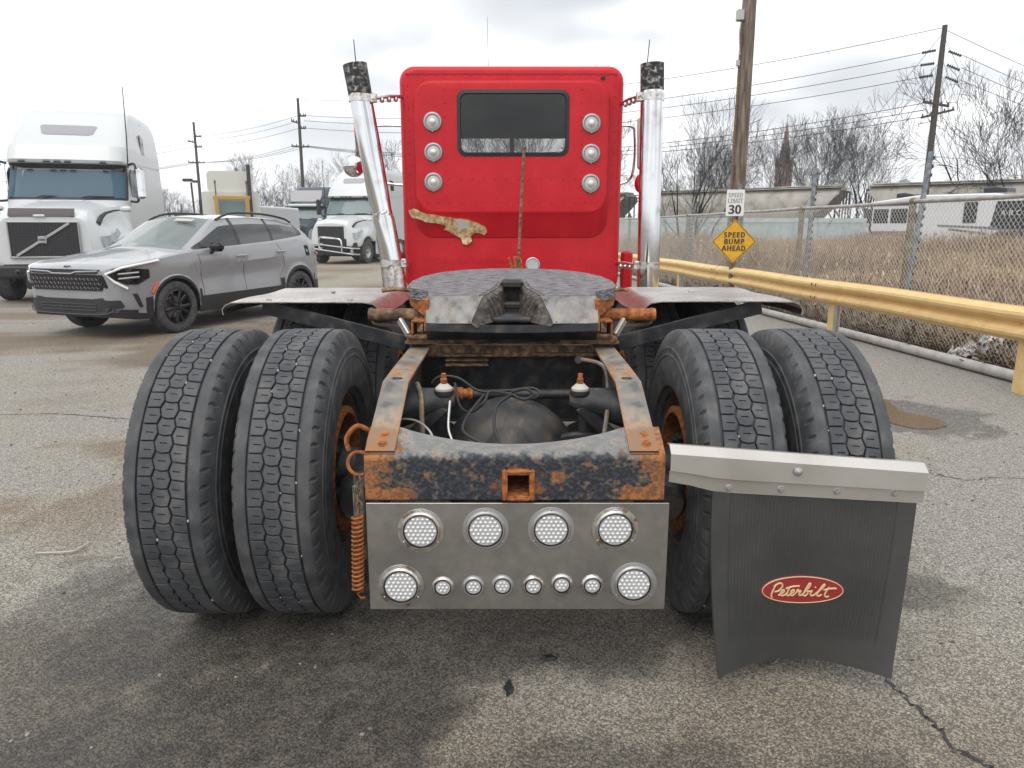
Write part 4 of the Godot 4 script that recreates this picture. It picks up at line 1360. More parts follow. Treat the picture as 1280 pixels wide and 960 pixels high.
	for i in zx.size():
		var q = zx[i]
		var nx = zx[(i + 1) % zx.size()]
		tp.append(Vector2((400 + q[0] * 0.34375 - 640) * 0.00728, 1.572 + (266 - (20 + q[1] * 0.34375)) * 0.0071))
		tp.append(Vector2((400 + (q[0] + nx[0]) * 0.171875 - 640) * 0.00728, 1.572 + (266 - (20 + (q[1] + nx[1]) * 0.171875)) * 0.0071 + 0.006 * sin(i * 2.3)))
	var ix := Geometry2D.triangulate_polygon(tp)
	var skin := func(p: Vector2, o: float) -> Vector3:
		var k := smoothstep(1.36, 1.55, p.y)
		var z := lerpf(-6.585, -6.51, k) if p.y < 1.56 else -6.495
		return Vector3(p.x, p.y, z + o)
	for i in range(0, ix.size(), 3):
		g.tri(skin.call(tp[ix[i]], 0.014), skin.call(tp[ix[i + 1]], 0.014), skin.call(tp[ix[i + 2]], 0.014))
	for i in tp.size():
		var a := tp[i]; var b := tp[(i + 1) % tp.size()]
		g.quad(skin.call(a, -0.01), skin.call(b, -0.01), skin.call(b, 0.014), skin.call(a, 0.014))
	var patch: MeshInstance3D = add.call("torn_patch", g, mats.torn_filler, 15.0)
	g = MB.new()
	var ip := PackedVector2Array()
	for q in [[492, 740], [515, 738], [530, 748], [548, 756], [540, 775], [528, 790], [512, 782], [500, 768], [506, 754]]: ip.append(Vector2((400 + q[0] * 0.34375 - 640) * 0.00728, 1.572 + (266 - (20 + q[1] * 0.34375)) * 0.0071))
	ix = Geometry2D.triangulate_polygon(ip)
	for i in range(0, ix.size(), 3): g.tri(skin.call(ip[ix[i]], 0.018), skin.call(ip[ix[i + 1]], 0.018), skin.call(ip[ix[i + 2]], 0.018))
	for i in ip.size():
		g.quad(skin.call(ip[i], 0.012), skin.call(ip[(i + 1) % ip.size()], 0.012), skin.call(ip[(i + 1) % ip.size()], 0.018), skin.call(ip[i], 0.018))
	put(patch, "bare_core", g.done(15.0), mats.bare_filler)

	# rusty hose pole behind the fifth wheel -----------------------------------------
	g = MB.new()
	g.tube([Vector3(0.055, 0.95, -6.2), Vector3(0.062, 1.3, -6.22), Vector3(0.085, 1.8, -6.24), Vector3(0.102, 2.09, -6.25)], 0.013, 8)
	g.tube(smooth([Vector3(0.102, 2.09, -6.25), Vector3(0.106, 2.1, -6.25), Vector3(0.125, 2.085, -6.25)], 3), 0.006, 6)
	add.call("hose_pole", g, mats.brown_rust)
	g = MB.new()
	g.bar(Vector3(0.03, 1.0, -6.2), Vector3(0.03, 1.2, -6.2), 0.03, 0.03, 0.005)
	g.bar(Vector3(0.0, 1.1, -6.18), Vector3(-0.03, 1.19, -6.18), 0.02, 0.02, 0.004)
	g.bar(Vector3(0.09, 1.05, -6.2), Vector3(0.075, 1.18, -6.2), 0.016, 0.016, 0.004)
	g.box(Vector3(0.05, 1.06, -6.2), Vector3(0.2, 0.06, 0.05), 0.01)
	add.call("pole_foot", g, mats.rust)
	g = MB.new()
	g.lathe([Vector2(0.0, -0.05), Vector2(0.04, -0.045), Vector2(0.06, -0.02), Vector2(0.062, 0.0), Vector2(0.055, 0.004), Vector2(0.05, -0.004), Vector2(0.0, -0.006)], 20, axis(Vector3(0.178, 1.13, -6.2), Vector3(0, 0.1, 1)))
	g.box(Vector3(0.178, 1.04, -6.22), Vector3(0.02, 0.1, 0.02), 0.004)
	add.call("work_lamp", g, mats.zinc)

	# exhaust stacks ------------------------------------------------------------------
	var L := [Vector3(-1.015, 0.9, -6.3), Vector3(-1.03, 1.0, -6.3), Vector3(-1.07, 1.28, -6.3), Vector3(-1.103, 1.50, -6.3), Vector3(-1.115, 1.57, -6.3), Vector3(-1.135, 1.66, -6.3), Vector3(-1.20, 2.1, -6.3), Vector3(-1.262, 2.51, -6.3)]
	g = MB.new()
	g.tube(L, [0.093, 0.095, 0.095, 0.093, 0.083, 0.093, 0.095, 0.095], 28)
	var st: MeshInstance3D = add.call("exhaust_stack", g, mats.chrome)
	tag(st, "dented chrome exhaust stack leaning out to the left")
	g = MB.new()
	g.tube([Vector3(-1.260, 2.50, -6.3), Vector3(-1.274, 2.6, -6.3), Vector3(-1.298, 2.755, -6.3)], [0.098, 0.098, 0.1], 24, false)
	g.tube([Vector3(-1.284, 2.66, -6.3), Vector3(-1.297, 2.75, -6.3)], [0.09, 0.092], 24, false)
	g.fan(circ(Vector3(-1.287, 2.68, -6.3), 0.088, 20, Basis(Vector3(1, 0, 0), PI / 2)))
	put(st, "sooty_tip", g.done(), mats.soot)
	g = MB.new()
	for i in 9:  # crumpled dent: ridges of torn chrome
		var a := i * 0.7
		g.bar(Vector3(-1.11 + 0.085 * sin(a), 1.55 + 0.02 * sin(i * 3.1), -6.3 + 0.085 * cos(a)), Vector3(-1.11 + 0.085 * sin(a + 0.6), 1.56 + 0.02 * cos(i * 2.3), -6.3 + 0.085 * cos(a + 0.6)), 0.012, 0.02, 0.004)
	put(st, "dent_ridge", g.done(), mats.worn_chrome)
	g = MB.new()
	g.tube([Vector3(-1.02, 0.88, -6.3), Vector3(-1.034, 1.0, -6.3), Vector3(-1.045, 1.10, -6.3)], [0.103, 0.103, 0.10], 24, false)
	put(st, "lower_sleeve", g.done(), mats.worn_chrome)
	g = MB.new()
	g.tube([Vector3(1.197, 0.8, -6.3), Vector3(1.165, 2.56, -6.3)], 0.095, 28)
	var sr: MeshInstance3D = add.call("exhaust_stack", g, mats.chrome)
	tag(sr, "straight bright chrome exhaust stack on the right")
	g = MB.new()
	g.tube([Vector3(1.165, 2.55, -6.3), Vector3(1.157, 2.76, -6.3)], 0.098, 24, false)
	g.tube([Vector3(1.16, 2.66, -6.3), Vector3(1.157, 2.755, -6.3)], 0.09, 24, false)
	g.fan(circ(Vector3(1.16, 2.68, -6.3), 0.09, 20, Basis(Vector3(1, 0, 0), PI / 2)))
	put(sr, "sooty_tip", g.done(), mats.soot)
	for q in [[-1.258, 2.49, -0.96, 2.56, -1.0], [1.166, 2.5, 0.96, 2.5, 1.0], [1.19, 1.12, 0.96, 1.12, 1.0], [-1.05, 1.14, -0.95, 1.12, -1.0]]:
		g = MB.new()
		g.tube([Vector3(q[0] - 0.0, q[1] - 0.03, -6.3), Vector3(q[0], q[1] + 0.03, -6.3)], 0.101, 24, false)
		g.box(Vector3(q[0] - q[4] * 0.11, q[1], -6.27), Vector3(0.05, 0.075, 0.05), 0.006)
		var e := Vector3(q[2], q[3], -6.62)
		var s := Vector3(q[0] - q[4] * 0.12, q[1], -6.28)
		g.tube([s, s.lerp(e, 0.5) + Vector3(0, 0.01, 0), e], 0.016, 8)
		for k in 3: g.ball(s.lerp(e, 0.25 + 0.25 * k) + Vector3(0, -0.02, 0.01), Vector3(0.022, 0.024, 0.022), 8, 5)
		add.call("stack_clamp", g, mats.worn_chrome)

	# mirrors and aerials ----------------------------------------------------------------
	for s in [-1.0, 1.0]:
		var mx := -1.66 if s < 0 else 1.43
		g = MB.new()
		g.box(Vector3(mx, 2.36, -8.3), Vector3(0.16 if s < 0 else 0.08, 0.55, 0.06), 0.02, Basis(Vector3(0, 0, 1), 0.03))
		var mr: MeshInstance3D = add.call("side_mirror", g, mats.old_steel if s < 0 else mats.white_plastic)
		g = MB.new()
		g.box(Vector3(mx - 0.03 * -s, 2.55, -8.262), Vector3(0.10 if s < 0 else 0.085, 0.22, 0.02), 0.005)
		put(mr, "reflector_strip", g.done(), mats.orange_reflector)
		g = MB.new()
		g.ball(Vector3(mx - 0.10 if s < 0 else mx, 2.12 if s < 0 else 1.93, -8.26), Vector3(0.125, 0.125, 0.10) if s < 0 else Vector3(0.06, 0.10, 0.05), 20, 10)
		put(mr, "round_mirror", g.done(), mats.chrome if s < 0 else mats.red_paint)
		g = MB.new()
		g.tube(smooth([Vector3(s * 0.95, 2.55, -8.4), Vector3(mx * 0.92, 2.56, -8.4), Vector3(mx * 0.96, 2.45, -8.38), Vector3(mx * 0.96, 2.1, -8.38), Vector3(mx * 0.9, 1.95, -8.4), Vector3(s * 0.95, 1.9, -8.4)], 6), 0.016, 8)
		put(mr, "mirror_arm", g.done(), mats.chrome)
		g = MB.new()
		g.tube([Vector3(mx * 1.0, 2.6, -8.3), Vector3(mx * 1.03 if s < 0 else mx * 1.04, 3.43, -8.3)], [0.009, 0.005], 5)
		add.call("whip_aerial", g, mats.black_plastic)
	g = MB.new()
	g.tube([Vector3(-0.24, 2.7, -8.3), Vector3(-0.255, 3.0, -8.3), Vector3(-0.265, 3.66, -8.3)], [0.008, 0.006, 0.003], 5)
	add.call("whip_aerial", g, mats.zinc)

func lut(tbl: Array, x: float) -> float:  # tbl sorted by falling x: [[x, y], ...]
	if x >= tbl[0][0]: return tbl[0][1]
	for i in tbl.size() - 1:
		if x >= tbl[i + 1][0]:
			var t: float = (x - tbl[i + 1][0]) / (tbl[i][0] - tbl[i + 1][0])
			return lerpf(tbl[i + 1][1], tbl[i][1], t)
	return tbl[-1][1]

func make_car() -> void:
	var t := thing("parked_car", "grey crossover car with black grille and black wheels facing left", "car", Vector3(-5.073, 0, -11.645), deg_to_rad(-20.7))
	var paint := M("car_grey", lin(0.262, 0.275, 0.292), 0.26)
	paint.clearcoat_enabled = true; paint.clearcoat = 0.7; paint.clearcoat_roughness = 0.08
	var black := M("car_black", lin(0.018, 0.019, 0.021), 0.5)
	var gloss := M("car_gloss_black", lin(0.01, 0.01, 0.012), 0.12)
	var glass := M("car_glass", lin(0.05, 0.06, 0.065, 0.62), 0.03)
	glass.transparency = BaseMaterial3D.TRANSPARENCY_ALPHA
	var ws := M("car_windscreen", lin(0.28, 0.34, 0.33, 0.5), 0.03)
	ws.transparency = BaseMaterial3D.TRANSPARENCY_ALPHA
	var dark := M("car_tint", lin(0.025, 0.027, 0.03), 0.06)
	dark.metallic_specular = 0.75
	var plan := [[2.3, 0.66], [2.27, 0.72], [2.2, 0.8], [2.08, 0.865], [1.9, 0.905], [1.5, 0.928], [-1.476, 0.928], [-1.78, 0.905], [-1.97, 0.86], [-2.069, 0.8], [-2.114, 0.72]]
	var edge := [[2.3, 0.9], [2.26, 0.935], [2.15, 0.965], [1.9, 1.01], [1.5, 1.07], [1.0, 1.14], [0.6, 1.165], [0.0, 1.195], [-0.8, 1.245], [-1.4, 1.3], [-1.704, 1.335], [-1.932, 1.27], [-2.046, 1.12], [-2.114, 1.04]]
	var redge := [[1.0, 1.142], [0.8, 1.26], [0.3, 1.565], [0.1, 1.6], [-0.5, 1.62], [-1.2, 1.59], [-1.628, 1.52], [-1.818, 1.44], [-1.932, 1.33], [-2.046, 1.13], [-2.114, 1.045]]
	var rx := [[1.0, 0.8], [0.8, 0.765], [0.3, 0.66], [0.0, 0.635], [-0.8, 0.63], [-1.628, 0.61], [-1.856, 0.63], [-2.046, 0.72], [-2.114, 0.7]]
	var top := [[2.3, 0.905], [2.26, 0.955], [2.15, 0.995], [1.9, 1.05], [1.5, 1.115], [1.16, 1.165], [1.0, 1.24], [0.8, 1.36], [0.35, 1.615], [0.2, 1.64], [-0.5, 1.67], [-1.2, 1.645], [-1.666, 1.57], [-1.818, 1.49], [-1.932, 1.36], [-2.046, 1.14], [-2.114, 1.05]]
	var R := 0.405
	var yb := func(z: float) -> float:
		var b := 0.25
		if z > 1.9: b = lerpf(0.25, 0.30, (z - 1.9) / 0.4)
		if z < -1.78: b = lerpf(0.25, 0.36, (-z - 1.78) / 0.34)
		for c in [1.378, -1.378]:
			var d: float = absf(z - c)
			if d < R: b = maxf(b, 0.365 + sqrt(R * R - d * d))
		return b
	var zs := [2.30, 2.27, 2.2, 2.15, 2.08, 2.0, 1.9, 1.84]
	for c in [1.378, -1.378]:
		for k in 19: zs.append(c + R * cos(PI * k / 18.0))
	zs.append_array([1.16, 0.95, 0.9, 0.86, 0.6, 0.35, 0.3, 0.15, 0.02, -0.06, -0.3, -0.6, -0.80, -0.87, -1.2, -1.567, -1.643, -1.704, -1.765, -1.818, -1.871, -1.932, -1.993, -2.046, -2.084, -2.114, 0.86, 1.05, 0.75, -0.45])
	zs.sort(); zs.reverse()
	var cz := []
	for z in zs:
		if cz.is_empty() or cz[-1] - z > 0.006: cz.append(z)
	zs = cz
	var NS := 11
	var NG := 4
	var NT := 8
	var sect := func(z: float, s: float) -> PackedVector3Array:
		var o := PackedVector3Array()
		var W := lut(plan, z)
		var y0: float = yb.call(z)
		var y1 := lut(edge, z)
		var arch: float = clampf((y0 - 0.3) / 0.2, 0, 1)
		for i in NS + 1:
			var v: float = [0.0, 0.05, 0.11, 0.17, 0.26, 0.38, 0.5, 0.62, 0.74, 0.86, 0.95, 1.0][i]
			var y := lerpf(y0, y1, v)
			var w := W
			if y < 0.45: w -= (0.45 - y) * 0.16
			if y > 0.9: w -= (y - 0.9) * (y - 0.9) * 0.7
			# crease along the doors, and a hollow below it
			var mid := smoothstep(1.15, 0.8, z) * smoothstep(-1.1, -0.7, z)
			w -= 0.034 * mid * smoothstep(0.55, 0.75, y) * smoothstep(0.93, 0.88, y) + 0.012 * mid * smoothstep(0.93, 0.88, y) * smoothstep(0.4, 0.6, y)
			if i <= 2: w += 0.018 * (1.0 if absf(absf(z) - 1.378) < 0.62 else 0.3) * (1.0 if i < 2 else 0.8)
			if i == NS: w -= 0.02
			o.append(Vector3(s * w, y, z))
		var ry := maxf(lut(redge, z), y1) if z <= 1.0 else y1
		var rw: float = minf(lut(rx, z), o[NS].x * s) if z <= 1.0 else o[NS].x * s
		for i in range(1, NG + 1):
			var v := float(i) / NG
			var p: Vector3 = o[NS].lerp(Vector3(s * rw, ry, z), v)
			p.x += s * 0.03 * sin(v * PI) * (1.0 if ry > y1 + 0.1 else 0.0)
			o.append(p)
		var ty := maxf(lut(top, z), ry)
		for i in range(1, NT + 1):
			var v := float(i) / NT
			o.append(Vector3(s * rw * (1.0 - v), lerpf(ry, ty, sin(v * PI / 2)), z))
		return o
	var body := MB.new(); var clad := MB.new(); var roofm := MB.new()
	var wins := {"side_window": [], "tint": []}
	var side_parts := {}
	var sp := func(key: String) -> MB:
		if not side_parts.has(key): side_parts[key] = MB.new()
		return side_parts[key]
	var wsm := MB.new(); var rwm := MB.new()
	for s in [1.0, -1.0]:
		var prev: PackedVector3Array
		for k in zs.size():
			var cur: PackedVector3Array = sect.call(zs[k], s)
			if k > 0:
				var zm: float = (zs[k] + zs[k - 1]) * 0.5
				for i in cur.size() - 1:
					var q := [prev[i], cur[i], cur[i + 1], prev[i + 1]]
					if s < 0: q.reverse()
					var m := body
					if i < NS:
						var arch: bool = absf(absf(zm) - 1.378) < R + 0.02
						if i < 2: m = clad
						elif i < 4 and zm < 0.95 and zm > -0.95: m = clad
						elif zm > 2.0 and i < 3: m = clad
						elif zm < -1.78 and i < 4: m = clad
						elif not arch and absf(absf(zm) - 1.378) < R + 0.09 and i < 5: m = clad
					elif i < NS + NG:
						if zm < 0.93 and zm > -1.704:
							var pil: bool = (zm > -0.06 and zm < 0.02) or (zm > -0.87 and zm < -0.8) or (zm < -1.567)
							if pil: m = sp.call("window_pillar%d%d" % [int(s), int(zm * 2.0 + 9.0)])
							elif i == NS + NG - 1: m = body
							elif zm > 0.75: m = sp.call("mirror_corner%d" % int(s))
							elif zm > 0: m = sp.call("front_side_window%d" % int(s))
							elif zm > -0.85: m = sp.call("rear_side_window%d" % int(s))
							else: m = sp.call("quarter_window%d" % int(s))
					elif i >= NS + NG:
						if zm < 1.10 and zm > 0.32 and i > NS + NG: m = wsm
						elif zm < -1.704 and zm > -2.008 and i > NS + NG: m = rwm
					m.quad(q[0], q[1], q[2], q[3])
			prev = cur
		# inner arch wells
	for c in [1.378, -1.378]:
		for s in [1.0, -1.0]:
			var rr := []
			for e in [[R, 0.93], [R, 0.6], [0.05, 0.6]]:
				var r := PackedVector3Array()
				for k in 19: r.append(Vector3(s * e[1], 0.365 + e[0] * sin(PI * k / 18.0), c + e[0] * cos(PI * k / 18.0)))
				rr.append(r)
			clad.sheet(rr)
	for e in [[2.30, false], [-2.114, true]]:
		var a: PackedVector3Array = sect.call(e[0], 1.0)
		var b: PackedVector3Array = sect.call(e[0], -1.0)
		for i in a.size() - 1:
			(clad if i < 3 else body).quad(a[i], b[i], b[i + 1], a[i + 1])
	clad.box(Vector3(0, 0.27, 0), Vector3(1.6, 0.06, 3.9), 0.02)
	part(t, "body", body, paint, 30.0)
	part(t, "lower_cladding", clad, black)
	for key in side_parts:
		var nm: String = key.rstrip("-0123456789")
		part(t, nm, side_parts[key], gloss if nm == "window_pillar" or nm == "mirror_corner" else (glass if nm == "front_side_window" else dark))
	part(t, "windscreen", wsm, ws)
	part(t, "rear_screen", rwm, dark)
	# inside: dash, seats
	var g := MB.new()
	g.box(Vector3(0, 1.03, 0.85), Vector3(1.45, 0.16, 0.5), 0.05)
	for x in [-0.38, 0.38]:
		g.box(Vector3(x, 0.95, -0.25), Vector3(0.5, 0.75, 0.14), 0.05, Basis(Vector3(1, 0, 0), -0.2))
		g.box(Vector3(x, 1.36, -0.36), Vector3(0.26, 0.18, 0.1), 0.04)
	g.box(Vector3(0, 0.62, -0.4), Vector3(1.5, 0.1, 2.6), 0.03)
	part(t, "seats", g, mats.interior)
	g = MB.new()
	g.tube([Vector3(0.0, 1.56, 0.30), Vector3(0, 1.51, 0.32)], 0.01, 5)
	g.box(Vector3(0, 1.5, 0.32), Vector3(0.22, 0.06, 0.02), 0.01)
	part(t, "rear_view_mirror", g, black)

	# the front face -----------------------------------------------------------
	var fz := func(x: float) -> float:
		x = absf(x)
		return lut([[0.99, 1.2], [0.928, 1.5], [0.905, 1.9], [0.865, 2.08], [0.80, 2.2], [0.72, 2.27], [0.66, 2.30], [0.0, 2.305]], x)
	var fp := func(x: float, y: float, o: float) -> Vector3:
		var z: float = fz.call(x)
		var dz: float = (fz.call(absf(x) + 0.02) - fz.call(absf(x) - 0.02)) / 0.04
		var n := Vector3(-dz * signf(x), 0, 1).normalized()
		return Vector3(x, y, z) + n * o
	var patch := func(called: String, rows: Array, o: float, mat: Material, th := 0.02) -> MeshInstance3D:
		var gg := MB.new()
		var rr := []
		for r in rows:
			var pr := PackedVector3Array()
			for i in 15:
				var x := lerpf(r[0], r[1], i / 14.0)
				pr.append(fp.call(x, lerpf(r[2], r[3], i / 14.0), o))
			rr.append(pr)
		gg.sheet(rr, th)
		return part(t, called, gg, mat)
	patch.call("grille", [[-0.60, 0.60, 0.645, 0.645], [-0.70, 0.70, 0.69, 0.69], [-0.70, 0.66, 0.83, 0.83], [-0.68, 0.64, 0.852, 0.852]], 0.012, gloss)
	g = MB.new()
	for iy in 3:
		for ix in range(-9, 10):
			var x := ix * 0.072 + (0.036 if iy % 2 else 0.0)
			var y := 0.675 + iy * 0.056
			if absf(x) > 0.64: continue
			g.tube([fp.call(x - 0.03, y + 0.02, 0.016), fp.call(x - 0.010, y - 0.008, 0.024), fp.call(x + 0.016, y - 0.006, 0.024), fp.call(x + 0.03, y + 0.02, 0.016)], 0.005, 5)
	tag(part(t, "grille_studs", g, M("stud_grey", lin(0.12, 0.12, 0.13), 0.25, 0.6)), "", "", "", "stuff")
	patch.call("upper_grille_slot", [[-0.68, 0.55, 0.862, 0.862], [-0.66, 0.60, 0.918, 0.918]], 0.006, black)
	g = MB.new()
	g.tube([fp.call(-0.66, 0.895, 0.012), fp.call(-0.3, 0.885, 0.014), fp.call(-0.22, 0.862, 0.02), fp.call(0.12, 0.862, 0.02), fp.call(0.2, 0.885, 0.014), fp.call(0.58, 0.9, 0.012)], 0.012, 6)
	part(t, "grille_bar", g, paint)
	# lettering on the bonnet edge
	g = MB.new()
	for s in [[[-0.07, 0.94], [-0.07, 0.962]], [[-0.07, 0.948], [-0.035, 0.962], [-0.035, 0.94], [-0.005, 0.940], [-0.005, 0.962]], [[-0.005, 0.94], [0.025, 0.962], [0.055, 0.94]]]:
		var l := []
		for p in s: l.append(fp.call(p[0] + 0.005, p[1], 0.006) + Vector3(0, 0, -(p[1] - 0.90) * 0.9))
		g.tube(l, 0.0045, 5)
	part(t, "bonnet_lettering", g, gloss)
	for s in [1.0, -1.0]:
		g = MB.new()
		var hl := [[0.69, 0.86, 0.865], [0.76, 0.79, 0.93], [0.84, 0.725, 0.935], [0.885, 0.72, 0.925], [0.91, 0.80, 0.91]]
		var lo := PackedVector3Array(); var hi := PackedVector3Array()
		for q in hl:
			lo.append(fp.call(s * q[0], q[1], 0.016)); hi.append(fp.call(s * q[0], q[2], 0.016))
		g.sheet([lo, hi], 0.02)
		var lamp := part(t, "headlight", g, gloss)
		g = MB.new()
		for y in [0.80, 0.86]:
			g.tube([fp.call(s * 0.80, y, 0.02), fp.call(s * 0.89, y + 0.015, 0.02)], 0.014, 6)
		put(lamp, "reflector", g.done(), mats.zinc)
		g = MB.new()
		g.tube(smooth([fp.call(s * 0.92, 1.02, 0.0), fp.call(s * 0.895, 0.98, 0.016), fp.call(s * 0.82, 0.94, 0.022)], 4) + [fp.call(s * 0.695, 0.862, 0.026)] + [fp.call(s * 0.765, 0.765, 0.026), fp.call(s * 0.845, 0.67, 0.022)], 0.017, 7)
		put(lamp, "running_light", g.done(), running_light())
		patch.call("bumper_slot", [[s * 0.885, s * 0.895, 0.42, 0.42], [s * 0.868, s * 0.882, 0.60, 0.60]], 0.01, black)
	patch.call("lower_intake", [[-0.56, 0.56, 0.33, 0.33], [-0.76, 0.76, 0.36, 0.36], [-0.82, 0.82, 0.44, 0.44], [-0.80, 0.80, 0.52, 0.52], [-0.6, 0.6, 0.535, 0.535]], 0.014, black)
	g = MB.new()
	for y in [0.39, 0.43, 0.47]: g.tube([fp.call(-0.5, y, 0.02), fp.call(0.0, y, 0.022), fp.call(0.5, y, 0.02)], 0.008, 5)
	g.tube(smooth([fp.call(-0.74, 0.42, 0.02), fp.call(-0.68, 0.355, 0.024), fp.call(-0.4, 0.335, 0.024), fp.call(0.4, 0.335, 0.024), fp.call(0.68, 0.355, 0.024), fp.call(0.74, 0.42, 0.02)], 4), 0.008, 5)
	for x in [-0.12, -0.02, 0.2]:
		g.box(fp.call(x, 0.43, 0.025), Vector3(0.03, 0.03, 0.01), 0.002)
	part(t, "intake_bars", g, M("car_dark_grey", lin(0.05, 0.053, 0.058), 0.45))
	# the sides -------------------------------------------------------------------
	for s in [1.0, -1.0]:
		var sx := func(z: float, y: float) -> float:
			var r: PackedVector3Array = sect.call(z, s)
			for i in NS + NG:
				if y >= r[i].y and y <= r[i + 1].y: return lerpf(r[i].x, r[i + 1].x, (y - r[i].y) / maxf(r[i + 1].y - r[i].y, 1e-4))
			return r[NS].x
		for seam in [[[0.86, 0.42], [0.86, 0.6], [0.88, 0.95], [0.93, 1.12]], [[-0.03, 0.40], [-0.03, 0.7], [-0.03, 1.19]], [[-0.82, 0.45], [-0.86, 0.62], [-0.99, 0.85], [-0.97, 1.05], [-0.86, 1.24]]]:
			g = MB.new()
			var l := []
			for i in seam.size() - 1:
				for k in 5:
					var z := lerpf(seam[i][0], seam[i + 1][0], k / 5.0)
					var y := lerpf(seam[i][1], seam[i + 1][1], k / 5.0)
					l.append(Vector3(sx.call(z, y) + s * 0.0005, y, z))
			g.tube(l, 0.0035, 4)
			part(t, "door_gap", g, black)
		for q in [[0.02, 1.03], [-0.93, 1.07]]:
			g = MB.new()
			var x: float = sx.call(q[0], q[1])
			g.tube([Vector3(x + s * 0.005, q[1] - 0.003, q[0] + 0.11), Vector3(x + s * 0.04, q[1] + 0.004, q[0] + 0.07), Vector3(x + s * 0.04, q[1] + 0.006, q[0] - 0.07), Vector3(x + s * 0.005, q[1] + 0.004, q[0] - 0.11)], [0.012, 0.016, 0.016, 0.012], 7)
			part(t, "door_handle", g, paint)
		g = MB.new()
		g.box(Vector3(s * 1.0, 1.175, 0.63), Vector3(0.22, 0.13, 0.13), 0.045, Basis(Vector3(0, 1, 0), s * 0.15))
		g.bar(Vector3(s * 0.9, 1.08, 0.66), Vector3(s * 0.97, 1.15, 0.64), 0.05, 0.05, 0.015)
		part(t, "door_mirror", g, gloss)
		g = MB.new()
		g.tube(smooth([Vector3(s * 0.665, 1.575, 0.25), Vector3(s * 0.655, 1.655, 0.02), Vector3(s * 0.645, 1.69, -0.3), Vector3(s * 0.64, 1.675, -0.9), Vector3(s * 0.635, 1.615, -1.38), Vector3(s * 0.625, 1.55, -1.58)], 5), 0.019, 7)
		part(t, "roof_rail", g, gloss)
		g = MB.new()
		var mk := []
		for k in 5:
			var a := deg_to_rad(28.0 + k * 6.0)
			mk.append(Vector3(s * (0.934 - 0.004 * k), 0.365 + sin(a) * 0.475, 1.378 + cos(a) * 0.475))
		g.tube(mk, 0.017, 6)
		part(t, "side_marker", g, mats.orange_reflector)
		if s > 0:
			g = MB.new()
			var x: float = sx.call(-1.66, 1.07)
			var r := rrect(-0.06, -0.09, 0.06, 0.09, 0.03, 0.0, 4)
			var a := PackedVector3Array(); var b := PackedVector3Array()
			for p in r:
				a.append(Vector3(sx.call(-1.66 - p.x, 1.07 + p.y) + 0.004, 1.07 + p.y, -1.66 - p.x)); b.append(Vector3(x - 0.03, 1.07 + p.y * 0.9, -1.66 - p.x * 0.9))
			g.strip(a, b); g.fan(b)
			g.fan(a)
			part(t, "open_fuel_hatch", g, mats.groove)
		# tail lamp
		g = MB.new()
		g.tube([Vector3(s * 0.86, 1.02, -1.92), Vector3(s * 0.80, 1.0, -2.07), Vector3(s * 0.6, 0.98, -2.12)], 0.03, 6)
		part(t, "tail_light", g, M("car_tail_red", lin(0.25, 0.012, 0.015), 0.2))
	# sticker band on the windscreen and a paper on the dash
	g = MB.new()
	g.quad(Vector3(0.10, 1.598, 0.44), Vector3(0.45, 1.585, 0.44), Vector3(0.45, 1.55, 0.51), Vector3(0.10, 1.563, 0.51))
	part(t, "windscreen_sticker", g, mats.white_plastic)
	g = MB.new()
	g.box(Vector3(0.55, 1.125, 0.93), Vector3(0.2, 0.01, 0.14), 0.002)
	part(t, "paper_on_dash", g, mats.white_plastic)
	# wheels -----------------------------------------------------------------------
	var tg := MB.new()
	var prof := [Vector2(0.24, 0.09), Vector2(0.255, 0.105), Vector2(0.30, 0.115), Vector2(0.335, 0.11), Vector2(0.352, 0.10), Vector2(0.36, 0.085)]
	for y in [0.055, 0.02, -0.02, -0.055]: prof.append_array([Vector2(0.363, y + 0.006), Vector2(0.355, y + 0.003), Vector2(0.355, y - 0.003), Vector2(0.363, y - 0.006)])
	for i in range(5, -1, -1): prof.append(Vector2([0.24, 0.255, 0.30, 0.335, 0.352, 0.36][i], -[0.09, 0.105, 0.115, 0.11, 0.10, 0.085][i]))
	tg.lathe(prof, 48, axis(Vector3.ZERO, Vector3(1, 0, 0)))
	var tm := tg.done()
	var rg := MB.new()   # rim for the +x side
	rg.lathe([Vector2(0.245, 0.10), Vector2(0.235, 0.108), Vector2(0.225, 0.10), Vector2(0.215, 0.06), Vector2(0.21, -0.05)], 40, axis(Vector3.ZERO, Vector3(1, 0, 0)))
	rg.lathe([Vector2(0.0, 0.092), Vector2(0.03, 0.09), Vector2(0.04, 0.082), Vector2(0.065, 0.075), Vector2(0.07, 0.04)], 20, axis(Vector3.ZERO, Vector3(1, 0, 0)))
	for k in 5:
		for o in [-0.16, 0.16]:
			var a: float = TAU * k / 5.0 + o * 0.8
			var a2: float = TAU * k / 5.0 + o * 1.6
			rg.bar(Vector3(0.078, sin(a) * 0.05, cos(a) * 0.05), Vector3(0.095, sin(a2) * 0.225, cos(a2) * 0.225), 0.05, 0.03, 0.01, Vector3(1, 0, 0))
	var rm := rg.done(25.0)
	var dg := MB.new()
	dg.lathe([Vector2(0.0, 0.02), Vector2(0.15, 0.02), Vector2(0.155, 0.0)], 24, axis(Vector3.ZERO, Vector3(1, 0, 0)))
	var dm := dg.done()
	var bg := MB.new()
	bg.lathe([Vector2(0.212, -0.02), Vector2(0.0, -0.03)], 24, axis(Vector3.ZERO, Vector3(1, 0, 0)))
	var bm := bg.done()
